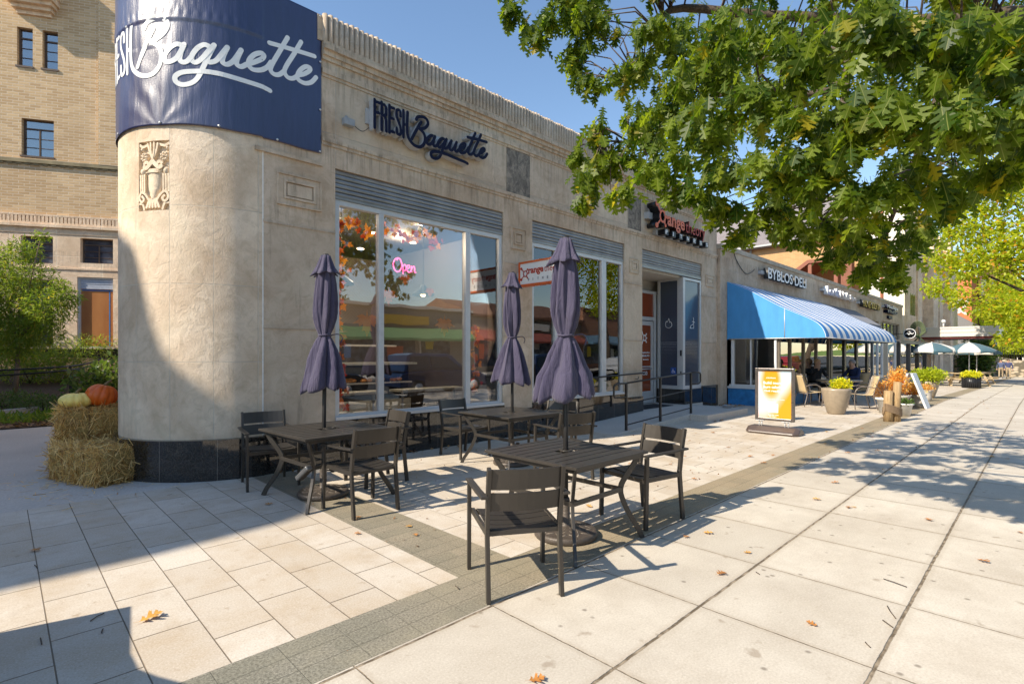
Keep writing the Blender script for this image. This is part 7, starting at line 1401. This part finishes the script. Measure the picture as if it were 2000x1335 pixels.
navy_c = cloth('navy_sweater', (.010, .018, .06)); blk = cloth('black_sweater', (.012, .012, .014)); khaki = cloth('khaki_cloth', (.38, .29, .18)); dkt = cloth('dark_trousers', (.02, .02, .024)); jean = cloth('olive_trousers', (.10, .10, .07))
m1 = dict(SIT); m1.update(head=(.10, 0, 1.22), neck=(.07, 0, 1.11)); person('seated man with short grey hair in a navy sweater at the round table', tuple(at(1668, 692, 16.7).xy) + (0,), R(152), m1, navy_c, cloth('dark_jeans', (.03, .04, .08)), (.22, .20, .19), sx=1)
w1 = dict(SIT); w1.update(elbr=(.20, -.25, .86), wrir=(.38, -.14, 1.02), palr=(.40, -.12, 1.10)); person('seated woman in a black sweater with one hand raised at the round table', tuple(at(1594, 692, 17.3).xy) + (0,), R(225), w1, blk, dkt, (.38, .24, .13), hairlong=.5)
person('man walking in a navy sweatshirt and khaki trousers at the far end of the sidewalk', (64.6, 2.42, gz(64.6)), R(183), walk_fix(walk(1, 1), 1), cloth('navy_sweatshirt', (.05, .06, .14)), khaki, (.03, .02, .015), (.3, .26, .2))
person('person walking half hidden behind the man in the navy sweatshirt', (66.5, 3.0, gz(66.5)), R(180), walk_fix(walk(-1, -1), -1), cloth('dusky_blue_top', (.08, .10, .18)), khaki, (.08, .05, .03))
person('man in a navy shirt and black trousers walking at the right edge of the photo', (60.5, .62, gz(60.5)), R(182), walk_fix(walk(1, 1), 1), cloth('navy_shirt', (.03, .045, .12)), dkt, (.10, .06, .035), (.5, .5, .5))
person('person carrying a brown paper parcel, cut by the right edge of the photo', (61.2, -.15, gz(61.2)), R(178), walk_fix(walk(-1, 1), -1), cloth('deep_navy_top', (.02, .03, .09)), dkt, (.03, .02, .015))
pb = thing('paper_parcel', 'brown paper parcel held by the person cut by the right edge', 'parcel', (60.95, .15, gz(61) + 1.0)); mb = MB(); mb.box(60.88, 61.0, .02, .3, gz(61) + 1.0, gz(61) + 1.35); mb.build('parcel', plain('kraft_paper', (.5, .36, .2), .8), pb, bevel=.01)
ins = walk(1, 1); person('person in a maroon cap and dark top standing inside behind the deli glass', (19.6, 6.2, .05), R(215), walk_fix(ins, 1), cloth('maroon_top', (.06, .02, .02)), dkt, (.16, .03, .02))
# ---------------------------------------------------------------- fallen leaves and twigs
rl_ = np.random.default_rng(21)
def dead_leaf(idx, x, y, s, rz, lab, grp, hue):
    mb = MB(); ca, sa = math.cos(rz), math.sin(rz); z0_ = gz(x) + .005; vs = []
    for a, b, c_ in OAKV: k = s * 1; X = a * 1.1; Y = b - .5; vs.append((x + (X * ca - Y * sa) * k, y + (X * sa + Y * ca) * k, z0_ + k * (.06 + .22 * abs(X) + .12 * Y * Y + .03 * math.sin(idx + Y * 5))))
    mb.add(vs, OAKF, 0, False); tag(mb.build('fallen_leaf', hue), lab, 'leaf', grp)
m_f1 = plain('dry_brown_leaf', (.42, .17, .035), .7, var=.3, scale=30); m_f2 = plain('dry_gold_leaf', (.55, .28, .05), .7, var=.3, scale=30)
BIG = [(290, 1210, 'large gold brown oak leaf alone on the pavers at the bottom left'), (66, 1076, 'brown oak leaf in the shade at the left edge of the pavers'), (1407, 1122, 'brown oak leaf on the slab right of the front chair'), (1386, 1042, 'gold leaf curled near the tip of the table shadow'), (1458, 1080, 'small gold leaf beside the long sidewalk joint'), (1588, 1221, 'small red brown leaf on the slab at the bottom right'), (1918, 1096, 'red brown leaf alone near the right edge'), (700, 1043, 'small brown leaf on the pavers left of the green band'), (812, 1046, 'red brown leaf on the green granite band below the column side table'), (797, 1029, 'yellow crumpled leaf on the green granite band'), (527, 985, 'dark brown leaf in the shade under the column side table'), (1045, 1330, 'brown leaf cut by the bottom edge of the photo'), (1152, 990, 'gold leaf between the nearest table and the right chair'), (1342, 1049, 'brown leaf near the cross joint beyond the table shadow'), (700, 1013, 'pale curled leaf by the foot of the front chair at the column table')]
for i, (px, py, lab) in enumerate(BIG):
    d = 1.52 * 1022 / (py - 692); q = at(px, py, d); dead_leaf(i, q.x, q.y, .15 if i == 0 else (.075 if i in (4, 5, 7, 8, 9, 13) else .10), rl_.uniform(0, 6.3), lab, None, m_f2 if i in (0, 3, 4, 9, 12) else m_f1)
for i in range(75):
    x = 6 + 22 * rl_.random() ** 1.3; y = rl_.uniform(.1, 5.0) if x < 14 else rl_.uniform(.3, 4.2); dead_leaf(i + 20, x, y, rl_.uniform(.06, .12), rl_.uniform(0, 6.3), 'small brown oak leaf lying on the sunny sidewalk beyond the tables', 'small fallen leaves on the sidewalk', m_f1 if i % 3 else m_f2)
for i, (px, py, l_) in enumerate([(190, 1206, .09), (200, 1233, .05), (80, 1253, .09), (1748, 1139, .14), (1741, 1196, .16), (1734, 1219, .08), (1480, 1120, .04), (1695, 1260, .05), (70, 1107, .09), (893, 1148, .06)]):
    d = 1.52 * 1022 / (py - 692); q = at(px, py, d); a = rl_.uniform(-.8, .8) + 1.0; mb = MB(); mb.tube([(q.x - l_ / 2 * math.cos(a), q.y - l_ / 2 * math.sin(a), .006), (q.x, q.y + .006, .009), (q.x + l_ / 2 * math.cos(a), q.y + l_ / 2 * math.sin(a), .006)], .003, 5)
    tag(mb.build('twig', m_bark), 'short dark twig lying on the paving', 'twig', 'twigs on the paving')
n = 260; px = np.concatenate([rl_.uniform(14.2, 15.9, 150), rl_.uniform(11.3, 11.9, 40), rl_.uniform(2.4, 11, 70)]); py = np.concatenate([rl_.uniform(6.2, 6.85, 150), rl_.uniform(5.2, 5.7, 40), rl_.uniform(6.7, 6.9, 70)]); zz = np.concatenate([np.where(px[:150] < 13.6, .16, .012), np.full(40, .012), np.full(70, .008)])
tag(scatter('leaf_litter', MAPV, MAPF, np.stack([px, py, zz + .01], 1), rot_from(rl_.normal(size=(n, 3)) * (1, 1, .3), (0, 0, 1), rl_), rl_.uniform(.025, .055, n), m_fall, None, rl_), 'brown leaf litter gathered along the foot of the shop walls', 'leaf litter', kind='stuff')

n = 700; rc = np.random.default_rng(88); px = np.concatenate([rc.uniform(2.2, 9, 300), rc.uniform(8, 24, 400)]); py = np.concatenate([rc.uniform(2.9, 6.8, 300), rc.uniform(.2, 5, 400)]); py[300:420] = 2.372 + rc.normal(size=120) * .03; py[420:520] = 1.47 + rc.normal(size=100) * .02
tag(scatter('leaf_crumbs', MAPV, MAPF, np.stack([px, py, np.array([gz(q) for q in px]) + .008], 1), rot_from(rc.normal(size=(n, 3)) * (1, 1, .15), (0, 0, 1), rc), rc.uniform(.006, .022, n), m_fall, None, rc), 'tiny crushed leaf crumbs scattered over the paving', 'leaf litter', kind='stuff')
